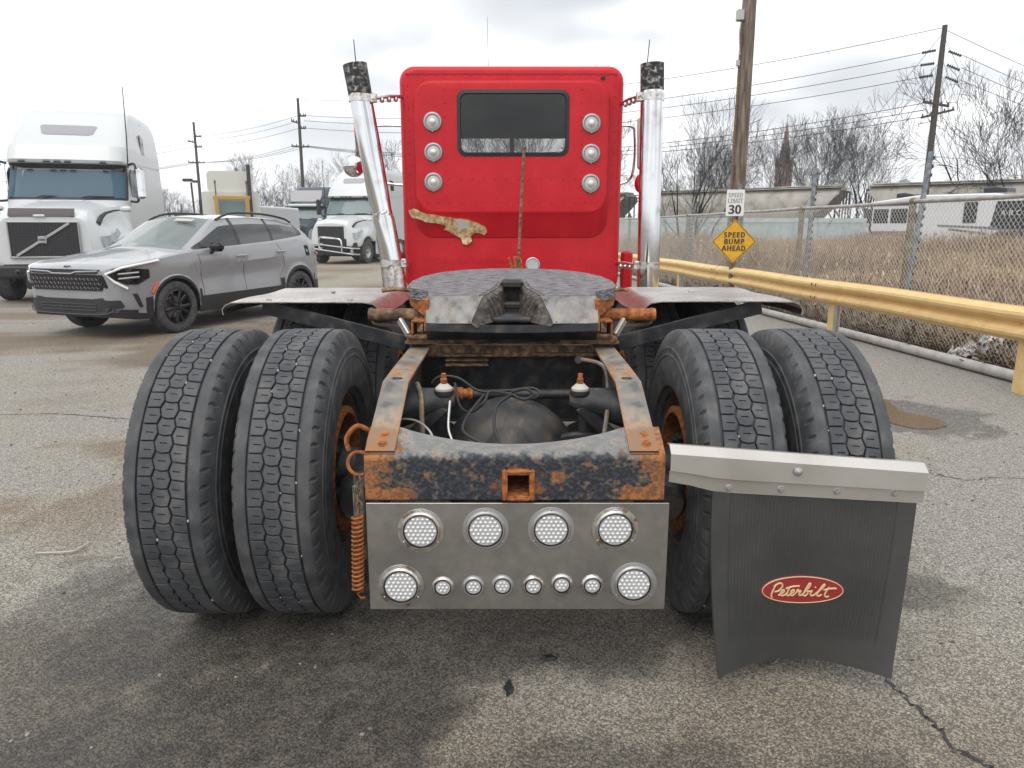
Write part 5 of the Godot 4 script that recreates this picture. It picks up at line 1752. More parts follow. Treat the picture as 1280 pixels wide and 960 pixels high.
	for z in [1.378, -1.378]:
		for s in [1.0, -1.0]:
			var w := put(t, "wheel", rm, gloss, Vector3(s * 0.82, 0.363, z))
			if s < 0: w.rotation.y = PI
			w.rotation.x = 0.4 if z > 0 else 0.1
			put(w, "tyre", tm, mats.rubber)
			put(w, "brake_disc", dm, mats.zinc)
			put(w, "wheel_back", bm, mats.groove)

func running_light() -> StandardMaterial3D:
	var m := M("running_light", lin(0.85, 0.86, 0.86), 0.25)
	return m

# a conventional highway tractor seen from the front: local +Z forward, origin on the ground under the bumper
func tractor(called: String, label: String, at: Vector3, turn: float, p: Dictionary) -> Node3D:
	var t := thing(called, label, "truck", at, turn)
	var white: Material = p.paint
	var cabw := 1.2
	var front := [[0.95, -1.45], [2.02, -1.62], [2.07, -1.66], [2.45, -1.86], [2.80, -2.02], [2.84, -1.86], [2.9, -1.82], [3.2, -2.0], [3.24, -2.06], [3.6, -2.46], [3.9, -2.84], [4.04, -3.08], [4.12, -3.4], [4.14, -3.8]]
	var fz := func(y: float) -> float:
		for i in front.size() - 1:
			if y <= front[i + 1][0]: return lerpf(front[i][1], front[i + 1][1], clampf((y - front[i][0]) / (front[i + 1][0] - front[i][0]), 0, 1))
		return front[-1][1]
	var hw := func(y: float) -> float: return cabw - 0.03 * smoothstep(2.0, 3.2, y) - 0.07 * smoothstep(3.2, 4.0, y) - 0.09 * smoothstep(3.95, 4.14, y)
	var backz: float = p.get("back", -6.0)
	# half ring from the centre of the front round the corner to the back, at height y, pushed out by o
	var ring := func(y: float, o: float, n: int) -> PackedVector3Array:
		var r := PackedVector3Array()
		var w: float = hw.call(y) + o
		var f: float = fz.call(y) + o
		for i in n + 1:
			var x := w * 0.72 * i / n
			r.append(Vector3(x, y, f - 0.10 * pow(x / w, 2)))
		var c: Vector3 = r[-1]
		var e := Vector3(w, y, f - 0.42)
		for i in range(1, n + 1):
			var u := float(i) / n
			r.append(c * (1 - u) * (1 - u) + Vector3(w * 0.99, y, f - 0.10) * 2 * u * (1 - u) + e * u * u)
		return r
	var g := MB.new()
	var rings := []
	for q in front:
		var y: float = q[0]
		var h: PackedVector3Array = ring.call(y, 0.0, 6)
		var full := PackedVector3Array()
		for v in h: full.append(v)
		var w: float = hw.call(y)
		full.append(Vector3(w, y, lerpf(full[-1].z, backz, 0.5))); full.append(Vector3(w, y, backz + 0.05)); full.append(Vector3(w - 0.05, y, backz))
		var ret := PackedVector3Array()
		for v in full: ret.append(v)
		for i in range(full.size() - 1, 0, -1): ret.append(Vector3(-full[i].x, full[i].y, full[i].z))
		ret.reverse()
		rings.append(ret)
	g.loft(rings)
	part(t, "cab", g, white, 42.0)
	# windscreen: follows the cab front, a little proud
	var band := func(y0: float, y1: float, half: int, o: float, rows: int) -> Array:
		var rr := []
		for k in rows + 1:
			var h: PackedVector3Array = ring.call(lerpf(y0, y1, float(k) / rows), o, 6)
			var r := PackedVector3Array()
			for i in range(half, 0, -1): r.append(Vector3(-h[i].x, h[i].y, h[i].z))
			for i in half + 1: r.append(h[i])
			rr.append(r)
		return rr
	g = MB.new(); g.sheet(band.call(2.06, 2.82, 10, 0.010, 10), 0.01)
	part(t, "windscreen_surround", g, mats.black_plastic)
	g = MB.new(); g.sheet(band.call(2.105, 2.775, 9, 0.020, 10), 0.006)
	part(t, "windscreen", g, p.glass)
	g = MB.new(); g.sheet(band.call(2.68, 2.776, 9, 0.026, 3), 0.003)
	part(t, "windscreen_shade_band", g, mats.tinted_dark)
	for x in [-0.55, 0.3]:
		g = MB.new()
		g.tube([Vector3(x, 2.09, -1.60), Vector3(x + 0.12, 2.13, -1.64), Vector3(x + 0.62, 2.125, -1.72)], 0.014, 5)
		part(t, "wiper", g, mats.black_plastic)
	for x in [-0.8, -0.32, -0.12, 0.08, 0.75]:
		g = MB.new()
		g.box(Vector3(x, 2.845, -1.80 - 0.07 * x * x), Vector3(0.13, 0.03, 0.06), 0.008)
		part(t, "marker_light", g, mats.black_plastic)
	# skylight on the roof fairing
	g = MB.new()
	var sl := []
	for q in [[3.46, 0.42], [3.49, 0.5], [3.66, 0.56], [3.69, 0.5]]:
		var r := PackedVector3Array()
		for i in 7:
			var x := lerpf(-q[1], q[1], i / 6.0)
			r.append(Vector3(x, q[0], fz.call(q[0]) - 0.10 * pow(x / 1.15, 2) + 0.014))
		sl.append(r)
	g.sheet(sl, 0.01)
	part(t, "skylight", g, M("skylight_grey", lin(0.30, 0.30, 0.33), 0.15) if not mats.has("skylight_grey") else mats.skylight_grey)
	# hood and fenders in one shell
	g = MB.new()
	var R := 0.62
	var zc := -1.08
	var st := []
	for z in [-0.02, -0.08, -0.2, -0.32]: st.append(z)
	for k in 15: st.append(zc + R * cos(PI * k / 14.0))
	st.append(-1.78)
	st.sort(); st.reverse()
	var L := [[[0.0, [0.70, 0.74, 0.74, 0.73, 0.70, 0.62, 0.3], [0.78, 0.85, 1.1, 1.35, 1.56, 1.62, 1.66]]],
		[[-0.1, [0.9, 0.98, 0.98, 0.92, 0.80, 0.70, 0.35], [0.72, 0.80, 1.05, 1.35, 1.62, 1.74, 1.79]]],
		[[-0.35, [1.12, 1.19, 1.2, 1.10, 0.90, 0.78, 0.4], [0.70, 0.78, 1.05, 1.32, 1.60, 1.80, 1.86]]],
		[[-1.0, [1.2, 1.235, 1.23, 1.16, 0.95, 0.85, 0.45], [0.9, 0.98, 1.16, 1.42, 1.60, 1.86, 1.95]]],
		[[-1.8, [1.2, 1.235, 1.22, 1.2, 1.10, 1.02, 0.5], [0.95, 1.0, 1.2, 1.5, 1.75, 1.95, 2.05]]]]
	var hs := func(z: float) -> PackedVector3Array:
		var a = L[0][0]; var b = L[-1][0]
		for i in L.size() - 1:
			if z <= L[i][0][0] and z >= L[i + 1][0][0]:
				a = L[i][0]; b = L[i + 1][0]
		var u: float = clampf((a[0] - z) / maxf(a[0] - b[0], 1e-4), 0, 1)
		var r := PackedVector3Array()
		var ab := 0.0
		if absf(z - zc) < R: ab = 0.52 + sqrt(R * R - (z - zc) * (z - zc))
		for i in 7:
			var y := lerpf(a[2][i], b[2][i], u)
			if i < 3: y = maxf(y, ab + 0.05 * i)
			r.append(Vector3(lerpf(a[1][i], b[1][i], u), y, z))
		r.append(Vector3(0, lerpf(a[2][6], b[2][6], u) + 0.015, z))
		return r
	var hr := []
	for z in st:
		var h: PackedVector3Array = hs.call(z)
		var r := PackedVector3Array()
		for v in h: r.append(v)
		for i in range(6, -1, -1): r.append(Vector3(-h[i].x, h[i].y, h[i].z))
		hr.append(r)
	g.sheet(hr)
	var n0: PackedVector3Array = hr[0]
	for i in 7: g.quad(n0[i], n0[i + 1], n0[13 - i], n0[14 - i])
	part(t, "hood", g, white, 40.0)
	# grille
	g = MB.new()
	g.box(Vector3(0, 1.235, -0.01), Vector3(1.2, 0.68, 0.05), 0.015)
	var gr := part(t, "grille", g, mats.black_plastic)
	g = MB.new()
	for i in 12: g.box(Vector3(0, 0.93 + i * 0.055, 0.018), Vector3(1.12, 0.014, 0.014))
	for i in 19: g.box(Vector3(-0.54 + i * 0.06, 1.235, 0.016), Vector3(0.01, 0.62, 0.012))
	put(gr, "grille_bars", g.done(), M("grille_grey", lin(0.03, 0.032, 0.038), 0.4) if not mats.has("grille_grey") else mats.grille_grey)
	g = MB.new()
	for e in [[0, 0.90, 1.26, 0.035], [0, 1.57, 1.22, 0.02]]: g.box(Vector3(e[0], e[1], 0.02), Vector3(e[2], e[3], 0.03), 0.008)
	for x in [-0.605, 0.605]: g.box(Vector3(x, 1.235, 0.02), Vector3(0.025, 0.7, 0.03), 0.008)
	if p.get("badge", false):
		put(gr, "grille_trim", g.done(), mats.zinc)
		g = MB.new()
		g.bar(Vector3(-0.5, 0.93, 0.045), Vector3(0.46, 1.55, 0.045), 0.02, 0.05, 0.006)
		put(gr, "diagonal_bar", g.done(), mats.zinc)
		g = MB.new()
		g.box(Vector3(-0.03, 1.235, 0.055), Vector3(0.15, 0.14, 0.02), 0.015)
		g.lathe([Vector2(0.035, 0.066), Vector2(0.038, 0.072), Vector2(0.052, 0.072), Vector2(0.055, 0.066)], 24, axis(Vector3(-0.03, 1.235, 0.0), Vector3(0, 0, 1)))
		g.bar(Vector3(0.01, 1.28, 0.07), Vector3(0.045, 1.31, 0.07), 0.012, 0.012)
		put(gr, "badge", g.done(), mats.zinc)
		g = MB.new()
		g.box(Vector3(-0.03, 1.235, 0.068), Vector3(0.11, 0.028, 0.01), 0.003)
		put(gr, "badge_band", g.done(), M("badge_blue", lin(0.04, 0.045, 0.07), 0.4))
	# vent above the grille
	if p.get("vent", false):
		g = MB.new()
		var vr := []
		for q in [[1.66, -0.03], [1.70, -0.045], [1.78, -0.09], [1.815, -0.12]]:
			var r := PackedVector3Array()
			for i in 9: r.append(Vector3(lerpf(-0.58, 0.55, i / 8.0), q[0] + 0.02, q[1] + 0.028))
			vr.append(r)
		g.sheet(vr, 0.02)
		part(t, "hood_vent", g, M("vent_brown", lin(0.055, 0.042, 0.048), 0.5))
		g = MB.new()
		g.box(Vector3(-0.05, 1.69, 0.0), Vector3(0.2, 0.05, 0.05), 0.015)
		part(t, "vent_latch", g, white)
	for s in [-1.0, 1.0]:
		g = MB.new()   # head lamp strip on the fender shoulder
		var a := PackedVector3Array(); var b := PackedVector3Array()
		for q in [[-0.14, 1.0, 1.04, 1.30], [-0.24, 1.13, 1.1, 1.31], [-0.40, 1.19, 1.25, 1.36], [-0.62, 1.20, 1.36, 1.46]]:
			a.append(Vector3(s * (q[1] + 0.02), q[2], q[0] + 0.03)); b.append(Vector3(s * (q[1] - 0.03), q[3], q[0] + 0.05))
		g.sheet([a, b], 0.02)
		part(t, "headlight", g, M("lamp_glass", lin(0.32, 0.36, 0.38), 0.08, 0.4) if not mats.has("lamp_glass") else mats.lamp_glass)
		g = MB.new()   # dark air slot running back along the hood side
		g.tube([Vector3(s * 0.90, 1.54, -0.24), Vector3(s * 0.93, 1.68, -0.42), Vector3(s * 0.97, 1.76, -0.62), Vector3(s * 1.04, 1.82, -1.0), Vector3(s * 1.1, 1.84, -1.35)], [0.05, 0.045, 0.03, 0.02, 0.012], 7)
		part(t, "hood_slot", g, mats.black_plastic)
		g = MB.new()
		g.box(Vector3(s * 1.2, 1.86, -1.35), Vector3(0.22, 0.12, 0.2), 0.04)
		part(t, "cowl_box", g, white)
		g = MB.new()   # mirror
		g.box(Vector3(s * 1.46, 2.42, -1.75), Vector3(0.2, 0.66, 0.13), 0.05)
		var mi := part(t, "side_mirror", g, mats.chrome if s > 0 and p.get("badge", false) else mats.black_plastic)
		g = MB.new()
		g.tube(smooth([Vector3(s * 1.17, 2.82, -2.1), Vector3(s * 1.35, 2.84, -1.9), Vector3(s * 1.38, 2.6, -1.82), Vector3(s * 1.38, 2.2, -1.8), Vector3(s * 1.35, 2.04, -1.9), Vector3(s * 1.17, 2.05, -2.0)], 5), 0.025, 7)
		put(mi, "mirror_bracket", g.done(), mats.black_plastic)
		g = MB.new()   # door window and door gap
		g.prism(PackedVector2Array([Vector2(2.12, 2.14), Vector2(2.75, 2.14), Vector2(2.75, 2.75), Vector2(2.3, 2.75), Vector2(2.14, 2.62)]), 0.0, 0.014 * s, Transform3D(Basis(Vector3(0, 0, -1), Vector3(0, 1, 0), Vector3(1, 0, 0)), Vector3(s * 1.186, 0, 0)))
		part(t, "door_window", g, mats.tinted_dark)
		g = MB.new()
		for q in [[2.02, 1.0, 2.02, 2.85], [3.1, 1.0, 3.1, 2.85], [2.02, 2.86, 3.1, 2.86], [4.35, 1.0, 4.35, 4.0], [3.1, 2.9, 5.9, 3.0]]:
			g.bar(Vector3(s * hw.call(q[1]) + s * 0.001, q[1], -q[0]), Vector3(s * hw.call(q[3]) + s * 0.001, q[3], -q[2]), 0.008, 0.008)
		tag(part(t, "panel_gap", g, mats.panel_gap), "", "", "", "stuff")
		g = MB.new()
		g.prism(PackedVector2Array([Vector2(3.75, 3.12), Vector2(4.15, 3.08), Vector2(4.12, 3.62), Vector2(3.75, 3.66)]), 0.0, 0.02 * s, Transform3D(Basis(Vector3(0, 0, -1), Vector3(0, 1, 0), Vector3(1, 0, 0)), Vector3(s * 1.15, 0, 0)), 0.0)
		part(t, "sleeper_window", g, mats.tinted_dark)
		g = MB.new()
		g.tube([Vector3(s * 1.22, 2.75, -1.9), Vector3(s * 1.25, 3.4, -1.93), Vector3(s * 1.27, 4.45, -1.96)], [0.014, 0.012, 0.008], 5)
		part(t, "aerial", g, mats.black_plastic)
		g = MB.new()  # wheel
		var ax := axis(Vector3(s * 1.04, 0.52, zc), Vector3(s, 0, 0))
		g.lathe([Vector2(0.29, -0.14), Vector2(0.5, -0.14), Vector2(0.52, -0.11), Vector2(0.52, 0.11), Vector2(0.5, 0.14), Vector2(0.32, 0.15), Vector2(0.29, 0.12), Vector2(0.29, -0.14)], 36, ax)
		var w := part(t, "wheel", g, mats.rubber)
		g = MB.new()
		g.lathe([Vector2(0.29, 0.12), Vector2(0.27, 0.08), Vector2(0.2, -0.02), Vector2(0.12, 0.0), Vector2(0.1, 0.14), Vector2(0.0, 0.16)], 24, ax)
		put(w, "rim", g.done(), mats.zinc)
		for z in [-4.6, -5.9]:
			g = MB.new()
			var a2 := axis(Vector3(s * 0.9, 0.52, z), Vector3(s, 0, 0))
			g.lathe([Vector2(0.0, -0.3), Vector2(0.5, -0.3), Vector2(0.52, -0.27), Vector2(0.52, 0.27), Vector2(0.5, 0.3), Vector2(0.3, 0.3), Vector2(0.2, 0.1), Vector2(0.0, 0.1)], 30, a2)
			part(t, "rear_wheel", g, mats.rubber)
		g = MB.new()   # side fairing under the sleeper
		g.box(Vector3(s * 1.16, 0.68, -3.4), Vector3(0.06, 0.62, 3.0), 0.02)
		part(t, "side_skirt", g, white)
	g = MB.new()
	g.box(Vector3(0, 0.9, -3.4), Vector3(1.0, 0.3, 6.0), 0.02)
	g.box(Vector3(0, 0.8, -0.6), Vector3(1.6, 0.5, 0.6), 0.05)
	part(t, "chassis", g, mats.black_plastic)
	return t

func make_tractors() -> void:
	var white := M("truck_white", lin(0.56, 0.585, 0.60), 0.35)
	white.clearcoat_enabled = true; white.clearcoat = 0.4; white.clearcoat_roughness = 0.15
	M("tinted_dark", lin(0.018, 0.02, 0.022), 0.08)
	M("panel_gap", lin(0.25, 0.26, 0.27), 0.6)
	var glass := M("truck_windscreen", lin(0.05, 0.10, 0.14), 0.04)
	glass.metallic_specular = 0.32
	var t := tractor("semi_truck", "white sleeper cab truck with diagonal bar across its black grille", Vector3(-9.10, 0, -14.155), deg_to_rad(16), {"paint": white, "glass": glass, "badge": true, "vent": true})
	var g := MB.new()   # dark bumper, skid plate and hooks
	g.box(Vector3(0, 0.62, -0.06), Vector3(1.9, 0.26, 0.25), 0.05)
	g.box(Vector3(0, 0.40, -0.1), Vector3(0.9, 0.24, 0.12), 0.03)
	g.box(Vector3(0.9, 0.6, -0.2), Vector3(0.5, 0.24, 0.3), 0.06)
	g.box(Vector3(-0.9, 0.6, -0.2), Vector3(0.5, 0.24, 0.3), 0.06)
	part(t, "bumper", g, mats.black_plastic)
	g = MB.new()
	g.box(Vector3(-0.1, 0.47, -0.03), Vector3(0.62, 0.2, 0.02), 0.006)
	for x in [-0.5, 0.4]: g.lathe([Vector2(0.03, 0.0), Vector2(0.05, 0.01), Vector2(0.05, 0.04), Vector2(0.03, 0.05)], 12, axis(Vector3(x, 0.62, 0.08), Vector3(0, 0, 1)))
	part(t, "tow_plate", g, mats.grille_grey)
	g = MB.new()   # white curtain and paper behind the glass, at the far corner
	g.box(Vector3(-0.93, 2.45, -1.93), Vector3(0.16, 0.55, 0.02), 0.0, Basis(Vector3(0, 1, 0), -0.35) * Basis(Vector3(1, 0, 0), -0.42))
	part(t, "window_paper", g, M("pale_green_paper", lin(0.45, 0.62, 0.56), 0.6))

	var glass2 := M("truck_windscreen_pale", lin(0.12, 0.17, 0.18), 0.06)
	var t2 := tractor("semi_truck", "white sleeper truck with a crooked chrome bull bar and an open black grille", Vector3(-7.65, 0, -30.7), deg_to_rad(-14), {"paint": white, "glass": glass2})
	g = MB.new()
	var r := 0.035
	var lean := func(x: float, y: float) -> Vector3: return Vector3(x, y - 0.30 * (x + 1.1) / 2.2 + 0.12, 0.22)
	g.tube([lean.call(-1.2, 0.78) + Vector3(0, 0, -0.4), lean.call(-1.1, 0.78), lean.call(1.1, 0.84), lean.call(1.2, 0.84) + Vector3(0, 0, -0.4)], r, 8)
	g.tube([lean.call(-1.2, 0.58) + Vector3(0, 0, -0.4), lean.call(-1.1, 0.58), lean.call(1.1, 0.60), lean.call(1.2, 0.60) + Vector3(0, 0, -0.4)], r, 8)
	g.tube(smooth([lean.call(-0.45, 0.55), lean.call(-0.45, 0.95), lean.call(-0.3, 1.12), lean.call(0.45, 1.14), lean.call(0.58, 1.0), lean.call(0.58, 0.58)], 4), 0.04, 8)
	g.box(lean.call(-0.4, 0.62), Vector3(0.2, 0.16, 0.05), 0.02)
	g.box(lean.call(1.05, 0.7), Vector3(0.14, 0.2, 0.06), 0.02)
	part(t2, "bull_bar", g, mats.chrome)
	g = MB.new()
	g.box(Vector3(0.15, 0.72, -0.06), Vector3(1.1, 0.7, 0.2), 0.04)
	g.box(Vector3(0.0, 0.45, -0.25), Vector3(2.1, 0.25, 0.2), 0.04)
	g.box(Vector3(0.85, 0.75, -0.2), Vector3(0.5, 0.35, 0.2), 0.06)
	part(t2, "torn_front", g, mats.black_plastic)

	var blue := M("truck_blue", lin(0.03, 0.045, 0.07), 0.35)
	var t3 := tractor("semi_truck", "dark blue truck with grey roof fairing, mostly hidden beside the second white truck", Vector3(-13.1, 0, -44.0), deg_to_rad(-6), {"paint": blue, "glass": glass2})
	g = MB.new()
	g.box(Vector3(0, 2.93, -1.78), Vector3(2.2, 0.16, 0.25), 0.05)
	part(t3, "sun_visor", g, white)
	g = MB.new()
	g.box(Vector3(0, 3.5, -2.1), Vector3(2.0, 0.75, 0.06), 0.02, Basis(Vector3(1, 0, 0), -0.35))
	part(t3, "roof_fairing", g, mats.skylight_grey)

	# white cab seen from behind with a yellow rack
	var rk := thing("semi_truck", "cream truck cab seen from behind with a yellow rack and black stack", "truck", Vector3(-13.0, 0, -34.0), deg_to_rad(19))
	var cream := M("truck_cream", lin(0.56, 0.57, 0.53), 0.45)
	g = MB.new()
	g.loft([rrect(-1.25, 0.9, 1.25, 3.15, 0.12, 0.0, 3), rrect(-1.25, 0.9, 1.25, 3.15, 0.12, -3.2, 3)])
	part(rk, "cab", g, cream)
	g = MB.new()
	g.loft([rrect(-0.98, 3.1, 0.98, 4.08, 0.2, -0.12, 4), rrect(-0.98, 3.1, 0.98, 4.06, 0.2, -1.5, 4), rrect(-0.98, 3.1, 0.98, 3.3, 0.08, -2.8, 4)])
	part(rk, "roof_fairing", g, cream)
	g = MB.new()
	g.box(Vector3(0.02, 2.42, 0.02), Vector3(1.1, 0.72, 0.03), 0.01)
	part(rk, "rear_window", g, M("rack_window", lin(0.16, 0.23, 0.24), 0.06))
	g = MB.new()
	var yel := M("rack_yellow", lin(0.42, 0.25, 0.06), 0.6)
	g.box(Vector3(0.05, 2.87, 0.3), Vector3(1.6, 0.17, 0.14), 0.02)
	for x in [-0.62, 0.72]:
		g.box(Vector3(x, 2.1, 0.3), Vector3(0.17, 1.7, 0.16), 0.02)
	g.box(Vector3(0.05, 1.3, 0.3), Vector3(1.5, 0.14, 0.12), 0.02)
	part(rk, "headache_rack", g, yel)
	for x in [-0.62, 0.72]:
		g = MB.new()
		g.box(Vector3(x, 3.3, 0.3), Vector3(0.06, 0.7, 0.06), 0.01)
		g.box(Vector3(x, 3.55, 0.3), Vector3(0.10, 0.08, 0.10), 0.02)
		part(rk, "rack_post", g, mats.brown_rust)
	g = MB.new()
	g.tube([Vector3(0.84, 1.0, 0.25), Vector3(0.84, 4.35, 0.25)], 0.085, 10)
	part(rk, "exhaust_stack", g, mats.black_steel)
	g = MB.new()
	g.box(Vector3(0, 0.8, 1.5), Vector3(0.9, 0.25, 5.0), 0.02)
	part(rk, "chassis", g, mats.black_steel)
	for z in [1.6, 2.9]:
		for x in [-0.9, 0.9]:
			g = MB.new()
			g.lathe([Vector2(0.0, -0.3), Vector2(0.5, -0.3), Vector2(0.52, -0.26), Vector2(0.52, 0.26), Vector2(0.5, 0.3), Vector2(0.0, 0.28)], 28, axis(Vector3(x, 0.52, z), Vector3(1, 0, 0)))
			part(rk, "wheel", g, mats.rubber)
	g = MB.new()
	g.box(Vector3(-1.4, 2.5, -2.0), Vector3(0.25, 0.7, 0.1), 0.03)
	part(rk, "side_mirror", g, mats.black_plastic)
	# box van and pickup between the trucks
	var vn := thing("delivery_van", "plain white box van roof showing beyond the grey car", "van", Vector3(-13.1, 0, -38.0), deg_to_rad(-8))
	g = MB.new()
	g.loft([rrect(-0.95, 0.5, 0.95, 2.55, 0.1, 2.0, 3), rrect(-0.98, 0.5, 0.98, 2.6, 0.1, 1.9, 3), rrect(-0.98, 0.5, 0.98, 2.6, 0.1, -2.6, 3)])
	part(vn, "body", g, white)
	g = MB.new()
	g.box(Vector3(0, 1.6, 2.02), Vector3(1.6, 0.55, 0.03), 0.01)
	part(vn, "windscreen", g, mats.tinted_dark)
	for x in [-0.85, 0.85]:
		for z in [1.3, -1.8]:
			g = MB.new()
			g.lathe([Vector2(0.0, -0.12), Vector2(0.36, -0.12), Vector2(0.38, 0.0), Vector2(0.36, 0.12), Vector2(0.0, 0.12)], 24, axis(Vector3(x, 0.38, z), Vector3(1, 0, 0)))
			part(vn, "wheel", g, mats.rubber)
	var rd := thing("semi_truck", "small red truck cab far off beside the cream truck", "truck", Vector3(-20.4, 0, -54.0), 0.0)
	g = MB.new()
	g.loft([rrect(-1.15, 0.9, 1.15, 3.0, 0.15, 0.0, 3), rrect(-1.15, 0.9, 1.15, 3.0, 0.15, -2.5, 3)])
	part(rd, "cab", g, mats.red_paint)
	g = MB.new()
	g.box(Vector3(0, 2.3, 0.02), Vector3(1.7, 0.6, 0.04), 0.01)
	part(rd, "windscreen", g, mats.tinted_dark)
	g = MB.new()
	g.box(Vector3(0, 1.3, 0.06), Vector3(2.2, 0.5, 0.15), 0.03)
	part(rd, "grille", g, mats.zinc)
	for x in [-0.95, 0.95]:
		g = MB.new()
		g.lathe([Vector2(0.0, -0.14), Vector2(0.5, -0.14), Vector2(0.52, 0.0), Vector2(0.5, 0.14), Vector2(0.0, 0.14)], 24, axis(Vector3(x, 0.52, -0.8), Vector3(1, 0, 0)))
		part(rd, "wheel", g, mats.rubber)

func rail_x(d: float) -> float: return 4.49 - 0.0853 * (d - 6.17)
func fence_x(d: float) -> float: return 4.81 - 0.0853 * (d - 8.8)

func make_wet_and_shade() -> void:
	# damp patches with ragged outlines; under the truck they also paint its shade
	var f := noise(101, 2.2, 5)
	var m := M("wet_shade_film", lin(0.021, 0.023, 0.028), 0.33)
	m.transparency = BaseMaterial3D.TRANSPARENCY_ALPHA
	m.vertex_color_use_as_albedo = true
	m.uv1_triplanar = true; m.uv1_world_triplanar = true
	m.uv1_scale = Vector3.ONE / 1.45
	m.heightmap_enabled = true
	m.heightmap_texture = stone_height
	m.heightmap_scale = 0.25
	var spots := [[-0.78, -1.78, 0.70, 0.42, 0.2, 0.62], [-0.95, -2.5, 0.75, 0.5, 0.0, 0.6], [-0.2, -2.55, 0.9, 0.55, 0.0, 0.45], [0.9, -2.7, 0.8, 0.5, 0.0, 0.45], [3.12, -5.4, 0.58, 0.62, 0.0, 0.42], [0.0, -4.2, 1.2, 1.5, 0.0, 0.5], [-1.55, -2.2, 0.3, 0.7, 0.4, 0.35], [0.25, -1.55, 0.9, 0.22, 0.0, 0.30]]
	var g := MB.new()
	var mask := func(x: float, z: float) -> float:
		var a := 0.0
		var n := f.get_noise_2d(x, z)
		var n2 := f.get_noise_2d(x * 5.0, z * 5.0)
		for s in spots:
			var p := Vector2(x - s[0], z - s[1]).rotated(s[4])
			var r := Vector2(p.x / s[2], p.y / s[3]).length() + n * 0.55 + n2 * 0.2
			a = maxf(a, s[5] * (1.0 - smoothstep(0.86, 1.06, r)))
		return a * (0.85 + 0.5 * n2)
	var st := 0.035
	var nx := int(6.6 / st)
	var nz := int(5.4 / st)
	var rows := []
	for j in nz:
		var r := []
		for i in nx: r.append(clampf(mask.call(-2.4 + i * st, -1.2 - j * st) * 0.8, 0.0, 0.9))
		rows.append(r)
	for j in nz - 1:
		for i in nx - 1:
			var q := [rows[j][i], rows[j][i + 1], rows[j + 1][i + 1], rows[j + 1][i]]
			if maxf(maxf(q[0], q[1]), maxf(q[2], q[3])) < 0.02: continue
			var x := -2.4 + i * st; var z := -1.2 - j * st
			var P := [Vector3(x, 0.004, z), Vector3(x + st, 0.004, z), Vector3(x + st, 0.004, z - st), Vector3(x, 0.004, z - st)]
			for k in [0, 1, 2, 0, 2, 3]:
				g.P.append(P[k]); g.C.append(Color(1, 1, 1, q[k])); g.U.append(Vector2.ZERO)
	tag(part(self, "wet_shaded_asphalt", g, m), "damp patches round the rear tyres, with the soft shade of the truck painted in", "", "", "structure")
	# brown puddle
	g = MB.new()
	var shore := [[2.72, -5.45], [2.9, -6.0], [3.14, -6.02], [3.2, -5.9], [3.14, -5.68], [3.1, -5.54], [3.17, -5.42], [3.27, -5.31], [3.275, -5.17], [3.2, -5.06], [3.08, -4.99], [2.94, -4.99], [2.86, -5.1], [2.8, -5.25], [2.72, -5.45]]
	var sv := []
	for q in shore: sv.append(Vector2(q[0], q[1]))
	var s2 := []
	for i in sv.size() - 1:
		for k in 6: s2.append((sv[i] as Vector2).lerp(sv[i + 1], k / 6.0))
	sv = s2
	var poly := PackedVector2Array()
	for q in sv: poly.append(q + Vector2(f.get_noise_2d(q.x * 6.0, q.y * 6.0), f.get_noise_2d(q.x * 6.0 + 40.0, q.y * 6.0)) * 0.03)
	if Geometry2D.offset_polygon(poly, -0.02).size(): poly = Geometry2D.offset_polygon(Geometry2D.offset_polygon(poly, -0.05, Geometry2D.JOIN_ROUND)[0], 0.05, Geometry2D.JOIN_ROUND)[0]
	var ixs := Geometry2D.triangulate_polygon(poly)
	for i in range(0, ixs.size(), 3):
		g.tri(Vector3(poly[ixs[i]].x, 0.007, poly[ixs[i]].y), Vector3(poly[ixs[i + 1]].x, 0.007, poly[ixs[i + 1]].y), Vector3(poly[ixs[i + 2]].x, 0.007, poly[ixs[i + 2]].y))
	var water := M("brown_water", lin(0.13, 0.072, 0.02, 0.72), 0.27)
	water.transparency = BaseMaterial3D.TRANSPARENCY_ALPHA
	tag(part(self, "puddle", g, water), "muddy brown puddle beside the right rear tyres", "", "", "structure")

func make_kerb() -> void:
	var g := MB.new()
	var l := []
	for i in 12:
		var d := 3.0 + i * 2.2
		l.append(Vector3(kerb_x(d) - 0.05, 0.06, -d))
	g.tube(l, 0.055, 12)
	var o := part(self, "pipe_kerb", g, mats.zinc_pipe if mats.has("zinc_pipe") else patchy("zinc_pipe", 111, 0.01, [[0.2, Color(0.40, 0.40, 0.39)], [0.6, Color(0.52, 0.52, 0.51)], [0.85, Color(0.58, 0.57, 0.55)]], 0.5, 0.1, 1.0))
	tag(o, "grey metal pipe lying along the asphalt edge below the guardrail", "pipe")

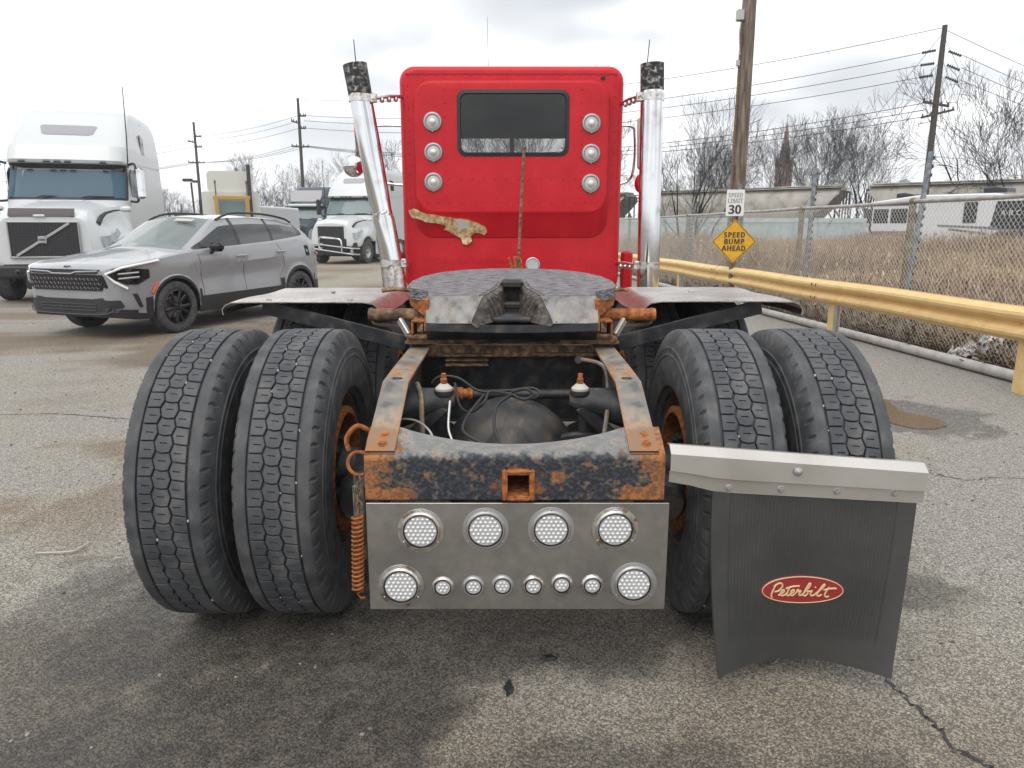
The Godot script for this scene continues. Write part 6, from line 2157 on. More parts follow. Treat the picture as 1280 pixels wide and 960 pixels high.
func make_guardrail() -> void:
	var t := thing("guardrail", "yellow painted steel guardrail along the yard edge", "guardrail", Vector3(rail_x(9.4), 0, -9.4))
	var yel := patchy("rail_yellow", 113, 0.012, [[0.15, Color(0.62, 0.43, 0.19)], [0.35, Color(0.72, 0.51, 0.22)], [0.6, Color(0.75, 0.55, 0.25)], [0.85, Color(0.78, 0.61, 0.33)]], 0.5, 0.0, 0.6)
	grain(yel, 114, 0.06, Color(0.93, 0.91, 0.88), Color(1, 1, 1), 1.0)
	var prof := [[0.0, 0.0], [0.005, 0.012], [0.045, 0.035], [0.075, 0.05], [0.082, 0.075], [0.075, 0.10], [0.02, 0.135], [0.008, 0.155], [0.02, 0.175], [0.075, 0.21], [0.082, 0.235], [0.075, 0.26], [0.045, 0.275], [0.005, 0.298], [0.0, 0.31]]
	var d := 2.0
	var k := 0
	while d < 42.0:
		var g := MB.new()
		var rows := []
		var e := d + 3.85
		for q in prof:
			var r := PackedVector3Array()
			for i in 8:
				var dd := lerpf(d, e, i / 7.0)
				r.append(Vector3(rail_x(dd) - q[0] - (0.006 if k % 2 else 0.0), 0.465 + q[1] + 0.006 * sin(dd * 1.7), -dd))
			rows.append(r)
		g.sheet(rows, 0.004)
		var beam := put(t, "rail_beam", g.done(28.0), yel, -t.position)
		g = MB.new()
		for o in [0.06, 0.17]:
			for y in [0.53, 0.70]:
				g.lathe([Vector2(0.017, 0.0), Vector2(0.015, 0.007), Vector2(0.0, 0.011)], 8, axis(Vector3(rail_x(d + o) - 0.088, y, -d - o), Vector3(-1, 0, 0)))
		put(beam, "splice_bolts", g.done(), mats.brown_rust)
		d += 3.81
		k += 1
	d = 6.17 - 3.23
	while d < 40.0:
		var g := MB.new()
		var x := rail_x(d)
		g.box(Vector3(x + 0.045, 0.36, -d), Vector3(0.09, 0.78, 0.012), 0.002)
		g.box(Vector3(x + 0.09, 0.36, -d), Vector3(0.01, 0.78, 0.15), 0.002)
		var p := put(t, "rail_post", g.done(), mats.zinc_pipe, -t.position)
		g = MB.new()
		g.box(Vector3(x + 0.003, 0.36, -d), Vector3(0.012, 0.78, 0.15), 0.002)
		put(p, "post_flange", g.done(), yel)
		g = MB.new()
		g.lathe([Vector2(0.022, 0.0), Vector2(0.02, 0.008), Vector2(0.0, 0.014)], 10, axis(Vector3(x - 0.012, 0.62, -d - 0.05), Vector3(-1, 0, 0)))
		put(p, "rail_bolt", g.done(), mats.brown_rust)
		d += 3.23

func make_fence() -> void:
	var t := thing("chain_link_fence", "galvanised chain-link fence with pipe rail behind the yellow guardrail", "fence", Vector3(fence_x(8.8), 0, -8.8))
	var galv := patchy("galvanised", 117, 0.012, [[0.2, Color(0.30, 0.29, 0.28)], [0.6, Color(0.42, 0.415, 0.40)], [0.85, Color(0.5, 0.48, 0.46)]], 0.55, 0.25, 1.0)
	var post := patchy("weathered_post", 118, 0.015, [[0.2, Color(0.12, 0.095, 0.06)], [0.5, Color(0.20, 0.165, 0.11)], [0.8, Color(0.30, 0.26, 0.19)]], 0.75, 0.0, 1.0)
	var wire := M("fence_wire", lin(0.50, 0.50, 0.48), 0.5, 0.1)
	# one zigzag wire
	var g := MB.new()
	var l := []
	for i in 51: l.append(Vector3(0.0, 0.02 + i * 0.034, -0.031 if i % 2 else 0.0) + Vector3(0.002 * (1 if i % 2 else -1), 0, 0))
	g.tube(l, 0.0027, 3, false)
	var zig := g.done(80.0)
	var step := Vector3(-0.0853, 0, -0.9964)
	var bas := Basis(Vector3(0.9964, 0, -0.0853), Vector3.UP, Vector3(0.0853, 0, 0.9964))
	var d := 8.8 - 2.75 * 2
	while d < 46.0:
		var a := Vector3(fence_x(d), 0, -d)
		g = MB.new()
		g.tube([a, a + Vector3(0, 1.76, 0)], 0.042, 12)
		g.ball(a + Vector3(0, 1.76, 0), Vector3(0.05, 0.045, 0.05), 10, 6)
		put(t, "fence_post", g.done(), post, -t.position)
		g = MB.new()
		var b := Vector3(fence_x(d + 2.75), 1.755, -d - 2.75)
		g.tube([a + Vector3(0, 1.755 + 0.0, 0), a.lerp(b, 0.5) + Vector3(0, 0.878 - 0.012, 0), b], 0.026, 10)
		put(t, "top_rail", g.done(), galv, -t.position)
		var mm := MultiMesh.new()
		mm.transform_format = MultiMesh.TRANSFORM_3D
		mm.mesh = zig
		mm.instance_count = 88
		for i in 88:
			var bb := bas
			var o := a + step * (0.0312 * i) + Vector3(-0.05, 0, 0)
			if i % 2: bb = bas * Basis(Vector3(1, 0, 0), Vector3(0, 1, 0), Vector3(0, 0, -1)); o += step * 0.031
			mm.set_instance_transform(i, Transform3D(bb, o - t.position))
		var mi := MultiMeshInstance3D.new()
		mi.name = numbered(t, "chain_link_mesh")
		mi.multimesh = mm; mi.material_override = wire
		mi.set_meta("kind", "stuff")
		t.add_child(mi, true)
		d += 2.75
	# perforated steel stakes with teeth, leaning a little, behind the fence
	var steel := patchy("blue_steel", 119, 0.015, [[0.2, Color(0.13, 0.15, 0.17)], [0.6, Color(0.24, 0.27, 0.30)], [0.85, Color(0.34, 0.37, 0.39)]], 0.5, 0.4, 1.2)
	var labels := ["toothed steel stake nearest the camera, rising in front of the far utility pole", "toothed steel stake between the camper and the road signs", "toothed steel stake behind the road signs", "toothed steel stake left of the road signs"]
	var sx := [[9.1, 4.985, 5.135, 2.36], [11.8, 4.80, 4.845, 2.38], [14.6, 4.50, 4.53, 2.3], [17.3, 4.22, 4.265, 2.05]]
	for i in 4:
		var s = sx[i]
		var st := thing("steel_stake", labels[i], "stake", Vector3(s[1], 0, -s[0]), 0.0, "toothed steel stakes along the fence")
		g = MB.new()
		var top := Vector3(s[2] - s[1], s[3], 0)
		g.bar(Vector3.ZERO, top, 0.05, 0.008, 0.002, Vector3(0, 0, 1))
		g.bar(Vector3(-0.022, 0, -0.02), top + Vector3(-0.022, 0, -0.02), 0.006, 0.045, 0.002, Vector3(0, 0, 1))
		part(st, "bar", g, steel)
		g = MB.new()
		for k in 23:
			var c := top * ((k + 0.7) / 23.5)
			g.prism(PackedVector2Array([Vector2(0.02, -0.028), Vector2(0.048, -0.012), Vector2(0.048, 0.018), Vector2(0.02, 0.028)]), -0.006, 0.006, Transform3D(Basis(), c))
		part(st, "teeth", g, M("stake_teeth", lin(0.05, 0.055, 0.07), 0.6))

func sign_text(parent: Node, called: String, lines: Array, mat: Material) -> void:
	for q in lines:
		var tm := TextMesh.new()
		var f := SystemFont.new()
		f.font_names = PackedStringArray(["Droid Sans"])
		f.font_weight = 700
		tm.font = f
		tm.text = q[0]
		tm.font_size = 64
		tm.pixel_size = q[2] / 64.0
		tm.depth = 0.002
		tm.curve_step = 2.0
		var o := put(parent, called, tm, mat, Vector3(q[3] if q.size() > 3 else 0.0, q[1], 0.006))
		o.scale = Vector3(q[4] if q.size() > 4 else 1.0, 1, 1)

func make_signs() -> void:
	var black := M("sign_black", lin(0.012, 0.012, 0.013), 0.5)
	var grey := M("sign_faded", lin(0.30, 0.31, 0.32), 0.55)
	var back := M("sign_back", lin(0.35, 0.35, 0.34), 0.5, 0.5)
	var post := thing("sign_post", "short wooden post that carries the two road signs", "post", Vector3(3.905, 0, -12.78))
	var g := MB.new()
	g.box(Vector3(0, 1.0, 0), Vector3(0.09, 2.0, 0.09), 0.008)
	part(post, "post", g, mats.wood)
	var turn := 0.10
	# diamond
	var dm := thing("warning_sign", "yellow diamond sign reading speed bump ahead", "sign", Vector3(3.884, 1.222, -12.70), -turn)
	g = MB.new()
	var sq := func(h: float, r: float) -> PackedVector2Array:
		var p := PackedVector2Array()
		for v in rrect(-h, -h, h, h, r, 0.0, 4): p.append(Vector2(v.x, v.y).rotated(PI / 4))
		return p
	g.prism(sq.call(0.272, 0.03), -0.002, 0.0015)
	part(dm, "face", g, patchy("sign_yellow", 121, 0.01, [[0.2, Color(0.62, 0.33, 0.012)], [0.8, Color(0.72, 0.42, 0.02)]], 0.5, 0.0, 2.0))
	g = MB.new()
	var a: PackedVector2Array = sq.call(0.262, 0.027)
	var b: PackedVector2Array = sq.call(0.252, 0.022)
	for i in a.size():
		var j := (i + 1) % a.size()
		g.quad(Vector3(a[i].x, a[i].y, 0.004), Vector3(a[j].x, a[j].y, 0.004), Vector3(b[j].x, b[j].y, 0.004), Vector3(b[i].x, b[i].y, 0.004))
	part(dm, "border", g, black)
	g = MB.new()
	for y in [0.285, -0.29]: g.ball(Vector3(0, y, 0.003), Vector3(0.012, 0.012, 0.008), 8, 4)
	part(dm, "sign_bolts", g, mats.zinc)
	sign_text(dm, "lettering", [["SPEED", 0.115, 0.125], ["BUMP", 0.0, 0.125], ["AHEAD", -0.115, 0.125]], black)
	var sl := thing("speed_sign", "white speed limit 30 sign with faded upper words", "sign", Vector3(3.862, 1.88, -12.70), -turn)
	g = MB.new()
	var rp := PackedVector2Array()
	for v in rrect(-0.152, -0.222, 0.152, 0.222, 0.025, 0.0, 4): rp.append(Vector2(v.x, v.y))
	g.prism(rp, -0.002, 0.0015)
	part(sl, "face", g, M("sign_white", lin(0.72, 0.74, 0.74), 0.5))
	sign_text(sl, "faded_lettering", [["SPEED", 0.13, 0.10, 0.0, 0.85], ["LIMIT", 0.035, 0.10, 0.0, 0.95]], grey)
	sign_text(sl, "lettering", [["30", -0.115, 0.205]], black)

func make_poles() -> void:
	var near := thing("utility_pole", "thick weathered wooden pole standing behind the road signs", "utility pole", Vector3(4.80, 0, -15.7))
	var g := MB.new()
	var rr := []
	for k in 13:
		var y := k * 0.85
		var r := PackedVector3Array()
		for i in 20:
			var a := TAU * i / 20.0
			var q := 0.165 - y * 0.004 + 0.006 * sin(i * 2.1) * sin(y * 0.4 + i)
			if i % 7 == 3: q -= 0.012
			r.append(Vector3(cos(a) * q, y, sin(a) * q))
		rr.append(r)
	g.loft(rr)
	part(near, "pole", g, mats.wood)
	g = MB.new()
	g.tube([Vector3(-0.16, 0.2, 0.1), Vector3(-0.16, 5.4, 0.1)], 0.022, 7)
	part(near, "conduit", g, mats.brown_rust)
	g = MB.new()
	g.box(Vector3(-0.2, 5.65, 0.1), Vector3(0.16, 0.22, 0.12), 0.02)
	g.tube(smooth([Vector3(-0.17, 5.55, 0.1), Vector3(-0.2, 5.3, 0.12), Vector3(-0.16, 4.9, 0.12)], 4), 0.012, 5)
	g.box(Vector3(-0.19, 4.75, 0.12), Vector3(0.08, 0.12, 0.06), 0.01)
	part(near, "meter_box", g, mats.zinc)
	var dark: Material = mats.dark_wood
	var iron: Material = mats.black_steel
	var mk := func(label: String, at: Vector3, h: float, arms: Array, r: float) -> Node3D:
		var o := thing("utility_pole", label, "utility pole", at)
		var gg := MB.new()
		gg.tube([Vector3.ZERO, Vector3(0, h * 0.5, 0), Vector3(0, h, 0)], [r, r * 0.85, r * 0.65], 10)
		part(o, "pole", gg, dark)
		for a in arms:
			gg = MB.new()
			gg.bar(Vector3(a[0], a[1], 0.1), Vector3(a[2], a[3], 0.1), 0.1, 0.12, 0.01)
			var c := part(o, "crossarm", gg, dark)
			gg = MB.new()
			for u in [0.04, 0.3, 0.7, 0.96]:
				var p := Vector3(a[0], a[1], 0.1).lerp(Vector3(a[2], a[3], 0.1), u)
				gg.lathe([Vector2(0.03, 0.05), Vector2(0.05, 0.08), Vector2(0.03, 0.12), Vector2(0.05, 0.15), Vector2(0.0, 0.2)], 8, Transform3D(Basis(), p))
			put(c, "insulators", gg.done(), iron)
		return o
	var right := Vector3(22.45, 0, -40)
	var rp: Node3D = mk.call("tall dark utility pole on the right with three pairs of strain insulators", right, 11.8, [[-0.75, 7.25, 0.95, 7.65], [-0.75, 8.05, 0.65, 7.82]], 0.19)
	for q in [[10.65, 10.45, 10.3], [10.0, 9.85, 9.6], [9.42, 9.25, 9.0]]:
		for s in [-1.0, 1.0]:
			g = MB.new()
			var e: float = q[1] if s < 0 else q[2]
			for k in 6: g.lathe([Vector2(0.03, 0.0), Vector2(0.085, 0.02), Vector2(0.03, 0.1)], 8, axis(Vector3(s * (0.35 + k * 0.12), lerpf(q[0], e, (0.35 + k * 0.12) / 1.1), 0), Vector3(s, (e - q[0]) * 0.9, 0)))
			put(rp, "strain_insulator", g.done(), iron)
	var lp := Vector3(-17.0, 0, -60)
	mk.call("slim utility pole left of the leaning exhaust, with three staggered brackets", lp, 11.65, [[-0.7, 8.0, 0.7, 7.95], [-0.6, 9.93, 0.0, 9.75], [0.0, 10.3, 0.6, 10.3], [0.0, 9.37, 0.55, 9.37]], 0.16)
	var lq := Vector3(-31.8, 0, -75)
	mk.call("utility pole above the cream truck, the farther of the left pair", lq, 11.95, [[-0.85, 8.1, 0.8, 8.05], [-0.7, 10.15, 0.0, 10.0], [0.0, 10.58, 0.7, 10.58], [0.0, 9.58, 0.65, 9.58]], 0.17)
	# lines
	var line := func(label: String, a: Vector3, b: Vector3, sag: float, r: float) -> void:
		var l := []
		for i in 17:
			var u := i / 16.0
			l.append(a.lerp(b, u) + Vector3(0, -sag * 4.0 * u * (1.0 - u), 0))
		var gg := MB.new()
		gg.tube(l, r, 4)
		tag(part(self, "guy_wire" if label.begins_with("guy") or label.contains("guy wire") else "power_line", gg, iron, 60.0), label, "power line", "overhead lines between the poles")
	var lab := "thin overhead line strung between the utility poles"
	var nth := ["topmost", "second from the top", "third from the top", "fourth from the top", "fifth from the top", "sixth from the top", "lowest"]
	var ni := 0
	var hs := [[11.7, 11.55, 11.85], [10.45, 10.35, 10.62], [9.85, 9.95, 10.18], [9.25, 9.4, 9.62]]
	for q in hs:
		var off := -1.1 if q[0] < 11 else 0.0
		lab = nth[ni] + " overhead line "
		ni += 1
		line.call(lab + "from the right pole across to the slim pole", right + Vector3(off, q[0], 0), lp + Vector3(0.4, q[1], 0), 1.3, 0.016)
		line.call(lab + "between the two left utility poles", lp + Vector3(0, q[1], 0), lq + Vector3(0, q[2], 0), 0.3, 0.014)
		line.call(lab + "leaving the farthest left pole behind the first white truck", lq + Vector3(0, q[2], 0), Vector3(-75, 12.0 - (11.7 - q[0]), -100), 0.8, 0.016)
		line.call(lab + "from the right pole to the right photo edge", right + Vector3(-off, q[0] - 0.1, 0), Vector3(82, q[0], -80), 1.4, 0.016)
	for q in [[8.0, 8.05, -0.7], [7.65, 8.0, 0.0], [7.3, 7.95, 0.6]]:
		lab = nth[ni] + " overhead line "
		ni += 1
		line.call(lab + "from the right pole across to the slim pole", right + Vector3(-0.6, q[0], 0), lp + Vector3(0.5, q[1], 0), 1.5, 0.018)
		line.call(lab + "between the two left utility poles", lp + Vector3(q[2], 8.0, 0), lq + Vector3(q[2], 8.1, 0), 0.35, 0.016)
		line.call(lab + "leaving the farthest left pole behind the first white truck", lq + Vector3(q[2], 8.1, 0), Vector3(-75, 8.0, -100), 0.8, 0.018)
	for q in [[11.5, 15.0, "outermost"], [10.1, 16.5, "middle"], [9.3, 17.5, "innermost"]]:
		line.call(q[2] + " guy wire slanting down to the left from the right pole", right + Vector3(0, q[0], 0), Vector3(q[1], 0.0, -43), 0.0, 0.012)
	for q in [[11.3, 31.5, "outermost"], [10.3, 29.5, "middle"], [9.5, 28.0, "innermost"]]:
		line.call(q[2] + " guy wire slanting down to the right from the right pole", right + Vector3(0, q[0], 0), Vector3(q[1], 0.0, -43), 0.0, 0.012)
	var lamp := thing("yard_lamp", "small flood lamp on a slim post near the treeline", "street lamp", Vector3(-23.8, 0, -55))
	g = MB.new()
	g.tube([Vector3.ZERO, Vector3(-0.1, 4.9, 0)], 0.07, 8)
	part(lamp, "post", g, dark)
	g = MB.new()
	g.box(Vector3(-0.3, 5.05, 0.1), Vector3(0.7, 0.22, 0.35), 0.05)
	g.box(Vector3(0.25, 4.95, 0.1), Vector3(0.4, 0.18, 0.3), 0.05)
	part(lamp, "lamp_head", g, iron)

func make_yard_litter() -> void:
	var g := MB.new()
	for q in [[[0.125, -2.16], 0.03, 0.016], [[-0.01, -2.0], 0.016, 0.04]]:
		g = MB.new()
		var r := PackedVector3Array(); var r2 := PackedVector3Array()
		for i in 10:
			var a := TAU * i / 10.0
			var k := 1.0 + 0.25 * sin(i * 2.7)
			r.append(Vector3(q[0][0] + cos(a) * q[1] * k, 0.003, q[0][1] + sin(a) * q[2] * k)); r2.append(Vector3(q[0][0] + cos(a) * q[1] * k * 0.7, 0.012, q[0][1] + sin(a) * q[2] * k * 0.7))
		g.strip(r, r2); g.fan(r2)
		tag(part(self, "rubber_scrap", g, mats.hose), "small black rubber scrap, the wider one nearer the light panel" if q[1] > 0.02 else "small upright black rubber scrap nearest the camera", "scrap")
	g = MB.new()
	g.tube(smooth([Vector3(-2.12, 0.01, -2.95), Vector3(-1.98, 0.012, -2.96), Vector3(-1.955, 0.012, -3.0), Vector3(-1.95, 0.012, -3.06)], 5), 0.004, 6)
	tag(part(self, "bent_wire", g, mats.white_plastic), "pale bent wire lying on the asphalt at the left", "wire")
	# cracks in the asphalt: thin ragged gaps filled with black dirt
	var fr := noise(135, 9.0, 3)
	var cr := [[[[1.214, -2.045], [1.225, -1.92], [1.235, -1.83], [1.25, -1.72], [1.30, -1.64]], 0.006], [[[2.36, -4.5], [2.45, -4.33], [2.5, -4.07], [2.64, -3.93], [2.85, -3.96], [3.3, -3.93], [4.1, -4.0]], 0.004], [[[2.3, -4.0], [2.45, -4.03], [2.62, -3.94]], 0.0035], [[[-4.6, -5.3], [-3.7, -5.45], [-2.9, -5.3], [-2.2, -5.5]], 0.006]]
	for c in cr:
		g = MB.new()
		var l := []
		for q in c[0]: l.append(Vector3(q[0], 0.0, q[1]))
		l = smooth(l, 14)
		var a := PackedVector3Array(); var b := PackedVector3Array(); var mid := PackedVector3Array()
		for i in l.size():
			var p: Vector3 = l[i] + Vector3(fr.get_noise_2d(l[i].x * 3.0, l[i].z * 3.0), 0, fr.get_noise_2d(l[i].x * 3.0 + 9.0, l[i].z * 3.0)) * 0.03
			var w: float = c[1] * (0.35 + absf(fr.get_noise_2d(i * 0.31, c[1] * 900.0)) * 1.9)
			var tdir: Vector3 = (l[mini(i + 1, l.size() - 1)] - l[maxi(i - 1, 0)]).normalized()
			var sdv := Vector3(-tdir.z, 0, tdir.x) * w
			a.append(p - sdv + Vector3(0, 0.0035, 0)); b.append(p + sdv + Vector3(0, 0.0035, 0))
		g.strip(a, b, false)
		tag(part(self, "asphalt_crack", g, mats.hose), "thin ragged crack in the asphalt", "", "", "structure")
	# crumpled sheet behind the guardrail
	var t := thing("plastic_bag", "crumpled white and black plastic bag in the dead weeds behind the guardrail", "trash bag", Vector3(5.16, 0.05, -7.55))
	var f := noise(131, 5.0, 4)
	for part_no in 2:
		g = MB.new()
		var rows := []
		for i in 15:
			var r := PackedVector3Array()
			for j in 21:
				var u := i / 14.0; var v := j / 20.0
				var n := f.get_noise_3d(u * 1.2 + part_no * 9, v * 1.6, 0.3)
				var n2 := f.get_noise_3d(u * 3.2 + part_no * 9, v * 3.6, 4.3)
				r.append(Vector3((v - 0.5) * (0.75 if part_no == 0 else 0.6) + n * 0.12 + (0.0 if part_no == 0 else 0.1), 0.06 + sin(u * PI) * sin(v * PI) * 0.2 + n * 0.16 + n2 * 0.05 - part_no * 0.06, (0.5 - u) * 0.42 + n2 * 0.08 + part_no * 0.12))
			rows.append(r)
		g.sheet(rows)
		part(t, "white_sheet" if part_no == 0 else "dark_sheet", g, patchy("bag_print", 133, 0.015, [[0.3, Color(0.03, 0.03, 0.035)], [0.42, Color(0.45, 0.45, 0.45)], [0.5, Color(0.62, 0.62, 0.62)]], 0.35, 0.0, 1.5) if part_no == 0 else M("bag_black", lin(0.03, 0.03, 0.032), 0.3), 25.0)

func make_field() -> void:
	var rng := RandomNumberGenerator.new()
	rng.seed = 77
	# tufts of dead grass: a few thin bent blades in one small mesh
	var tufts := []
	for v in 3:
		var g := MB.new()
		for b in 11:
			var a := rng.randf() * TAU
			var p := Vector3(cos(a), 0, sin(a)) * rng.randf() * 0.07
			var lean := Vector3(cos(a + rng.randf_range(-1, 1)), 0, sin(a + rng.randf_range(-1, 1))) * rng.randf_range(0.05, 0.4)
			var h := rng.randf_range(0.45, 1.0)
			var w := rng.randf_range(0.004, 0.009)
			var sd := Vector3(-lean.z, 0, lean.x).normalized() * w
			var m := p + lean * 0.3 + Vector3(0, h * 0.6, 0)
			var e := p + lean + Vector3(0, h * (0.92 if b % 3 else 0.75), 0)
			g.quad(p - sd, p + sd, m + sd * 0.8, m - sd * 0.8)
			g.tri(m - sd * 0.8, m + sd * 0.8, e)
			if b % 3 == 0:  # seed head
				g.quad(e - sd * 1.6, e + sd * 1.6, e + lean * 0.12 + sd + Vector3(0, 0.06, 0), e + lean * 0.12 - sd + Vector3(0, 0.06, 0))
		tufts.append(g.done(20.0))
	var gm := M("dry_grass", Color.WHITE, 0.9)
	gm.vertex_color_use_as_albedo = true
	gm.backlight_enabled = true
	gm.backlight = Color(0.25, 0.2, 0.14)
	var f := noise(141, 0.15, 4)
	var spots := [[], [], []]
	var d := 4.0
	while d < 46.0:
		var x0 := fence_x(d) + 0.2
		var x1 := maxf(x0 + 1.0, 0.86 * d + 2.5)
		var n := int((x1 - x0) * 0.5 * clampf(75.0 - d * 1.0, 38, 75))
		for i in n:
			var dd := d + rng.randf() * 0.5
			var x := rng.randf_range(x0, x1)
			if Vector2(x - 5.2, dd - 7.4).length() < 0.62: continue
			spots[rng.randi() % 3].append(Vector2(x, dd))
		d += 0.5
	for v in 3:
		var mm := MultiMesh.new()
		mm.transform_format = MultiMesh.TRANSFORM_3D
		mm.use_colors = true
		mm.mesh = tufts[v]
		mm.instance_count = spots[v].size()
		for i in spots[v].size():
			var q: Vector2 = spots[v][i]
			var n := f.get_noise_2d(q.x, q.y)
			var near := smoothstep(0.1, 1.4, q.x - fence_x(q.y))
			var h := (0.75 + n * 0.5) * rng.randf_range(0.65, 1.1) * lerpf(0.35, 1.0, near) * lerpf(1.0, 1.75, smoothstep(10.0, 27.0, q.y))
			var b := Basis(Vector3.UP, rng.randf() * TAU) * Basis(Vector3(1, 0, 0), rng.randf_range(-0.25, 0.25))
			mm.set_instance_transform(i, Transform3D(b.scaled(Vector3(1.2, h, 1.2)), Vector3(q.x, -0.03, -q.y)))
			var c := Color(0.42, 0.31, 0.185).lerp(Color(0.27, 0.18, 0.115), clampf(0.5 + n * 1.6 + rng.randf_range(-0.4, 0.4), 0, 1))
			if rng.randf() < 0.18: c = Color(0.56, 0.46, 0.31)
			mm.set_instance_color(i, c * rng.randf_range(0.75, 1.15))
		var o := MultiMeshInstance3D.new()
		o.name = numbered(self, "dry_grass")
		o.multimesh = mm; o.material_override = gm
		add_child(o, true)
		tag(o, "tall dry tan grass and dead weeds filling the field behind the fence", "grass", "dead growth behind the guardrail", "stuff")
	# litter of dead leaves and vines between the pipe and the fence
	var g := MB.new()
	for b in 6:
		var a := rng.randf() * TAU
		var l := Vector3(cos(a), rng.randf_range(0.1, 0.8), sin(a)) * rng.randf_range(0.08, 0.2)
		var sd := Vector3(-l.z, 0.01, l.x).normalized() * 0.004
		g.quad(-sd, sd, l + sd, l - sd)
		g.quad(l - sd * 4, l + sd * 4 + Vector3(0, 0.01, 0), l * 1.25 + sd * 3, l * 1.25 - sd * 3 + Vector3(0, 0.012, 0))
	var lm := g.done(20.0)
	var mm := MultiMesh.new()
	mm.transform_format = MultiMesh.TRANSFORM_3D
	mm.use_colors = true
	mm.mesh = lm
	mm.instance_count = 9000
	for i in 9000:
		var dd := 4.0 + pow(rng.randf(), 1.5) * 26.0
		var x := kerb_x(dd) + 0.22 + rng.randf() * rng.randf() * 1.3
		var b := Basis(Vector3.UP, rng.randf() * TAU) * Basis(Vector3(1, 0, 0), rng.randf_range(-0.4, 0.4))
		mm.set_instance_transform(i, Transform3D(b.scaled(Vector3.ONE * rng.randf_range(0.6, 1.5)), Vector3(x, -0.02 + rng.randf() * 0.08, -dd)))
		mm.set_instance_color(i, Color(0.16, 0.105, 0.06).lerp(Color(0.32, 0.235, 0.15), rng.randf()) * rng.randf_range(0.6, 1.1))
	var o := MultiMeshInstance3D.new()
	o.name = "dead_leaves"
	o.multimesh = mm; o.material_override = gm
	add_child(o, true)
	tag(o, "brown dead leaves and vines along the foot of the fence", "leaves", "", "stuff")
	# pebbles and crumbs on the asphalt
	g = MB.new()
	g.ball(Vector3.ZERO, Vector3(1, 0.6, 0.8), 6, 4)
	var pm := MultiMesh.new()
	pm.transform_format = MultiMesh.TRANSFORM_3D
	pm.use_colors = true
	pm.mesh = g.done(20.0)
	pm.instance_count = 2600
	for i in 2600:
		var dd := 1.2 + pow(rng.randf(), 1.4) * 14.0
		var x := rng.randf_range(-0.85 * dd - 0.5, minf(kerb_x(dd), 0.85 * dd + 0.5))
		var s := 0.003 + 0.006 * pow(rng.randf(), 3.0) + dd * 0.0004
		pm.set_instance_transform(i, Transform3D(Basis(Vector3.UP, rng.randf() * TAU).scaled(Vector3.ONE * s), Vector3(x, s * 0.3, -dd)))
		pm.set_instance_color(i, Color(0.33, 0.31, 0.28).lerp(Color(0.08, 0.075, 0.07), rng.randf()))
	var po := MultiMeshInstance3D.new()
	po.name = "gravel"
	var sm := M("gravel_stone", Color.WHITE, 0.85)
	sm.vertex_color_use_as_albedo = true
	po.multimesh = pm; po.material_override = sm
	add_child(po, true)
	tag(po, "loose pebbles and crumbs scattered over the asphalt", "gravel", "", "stuff")

# ---------------------------------------------------------------- bare trees
class Wood:
	var P := PackedVector3Array()
	var N := PackedVector3Array()
	var I := PackedInt32Array()
	func seg(a: Vector3, b: Vector3, ra: float, rb: float, n: int) -> void:
		var t := (b - a).normalized()
		var x := t.cross(Vector3(0.31, 0.2, 0.93)).normalized()
		var y := t.cross(x)
		var o := P.size()
		for k in n:
			var u := TAU * k / n
			var d := x * cos(u) + y * sin(u)
			P.append(a + d * ra); N.append(d); P.append(b + d * rb); N.append(d)
		for k in n:
			var i := o + k * 2
			var j := o + ((k + 1) % n) * 2
			I.append_array([i, j, j + 1, i, j + 1, i + 1])
	func mesh() -> ArrayMesh:
		var arr := []
		arr.resize(Mesh.ARRAY_MAX)
		arr[Mesh.ARRAY_VERTEX] = P; arr[Mesh.ARRAY_NORMAL] = N; arr[Mesh.ARRAY_INDEX] = I
		var m := ArrayMesh.new()
		m.add_surface_from_arrays(Mesh.PRIMITIVE_TRIANGLES, arr)
		return m

func grow(w: Wood, c: Wood, rng: RandomNumberGenerator, p: Vector3, dir: Vector3, len: float, r: float, depth: int, up: float, thin: float) -> void:
	var n := 3 if depth > 1 else 2
	var q := p
	var d := dir
	var rr := r
	for i in n:
		d = (d + Vector3(rng.randf_range(-1, 1), rng.randf_range(-0.6, 1) * 0.6 + up, rng.randf_range(-1, 1)) * 0.16).normalized()
		var e := q + d * len / n
		var r2 := maxf(rr * 0.84, thin)
		(w if depth >= 5 else c).seg(q, e, rr, r2, 6 if depth >= 5 else (4 if depth >= 3 else 3))
		q = e; rr = r2
		if depth > 0 and i < n - 1 and rng.randf() < 0.55:
			var a := rng.randf() * TAU
			var side := d.cross(Vector3(cos(a), 0.2, sin(a))).normalized()
			grow(w, c, rng, q, (d * 0.75 + side * rng.randf_range(0.5, 0.9)).normalized(), len * rng.randf_range(0.5, 0.75), maxf(rr * 0.45, thin), depth - 2 if depth > 2 else 0, up, thin)
	if depth > 0:
		for k in (2 if rng.randf() < 0.65 else 3):
			var a := rng.randf() * TAU
			var side := d.cross(Vector3(cos(a), 0.1, sin(a))).normalized()
			grow(w, c, rng, q, (d + side * rng.randf_range(0.25, 0.65)).normalized(), len * rng.randf_range(0.66, 0.88), maxf(rr * rng.randf_range(0.52, 0.74), thin), depth - 1, up, thin)

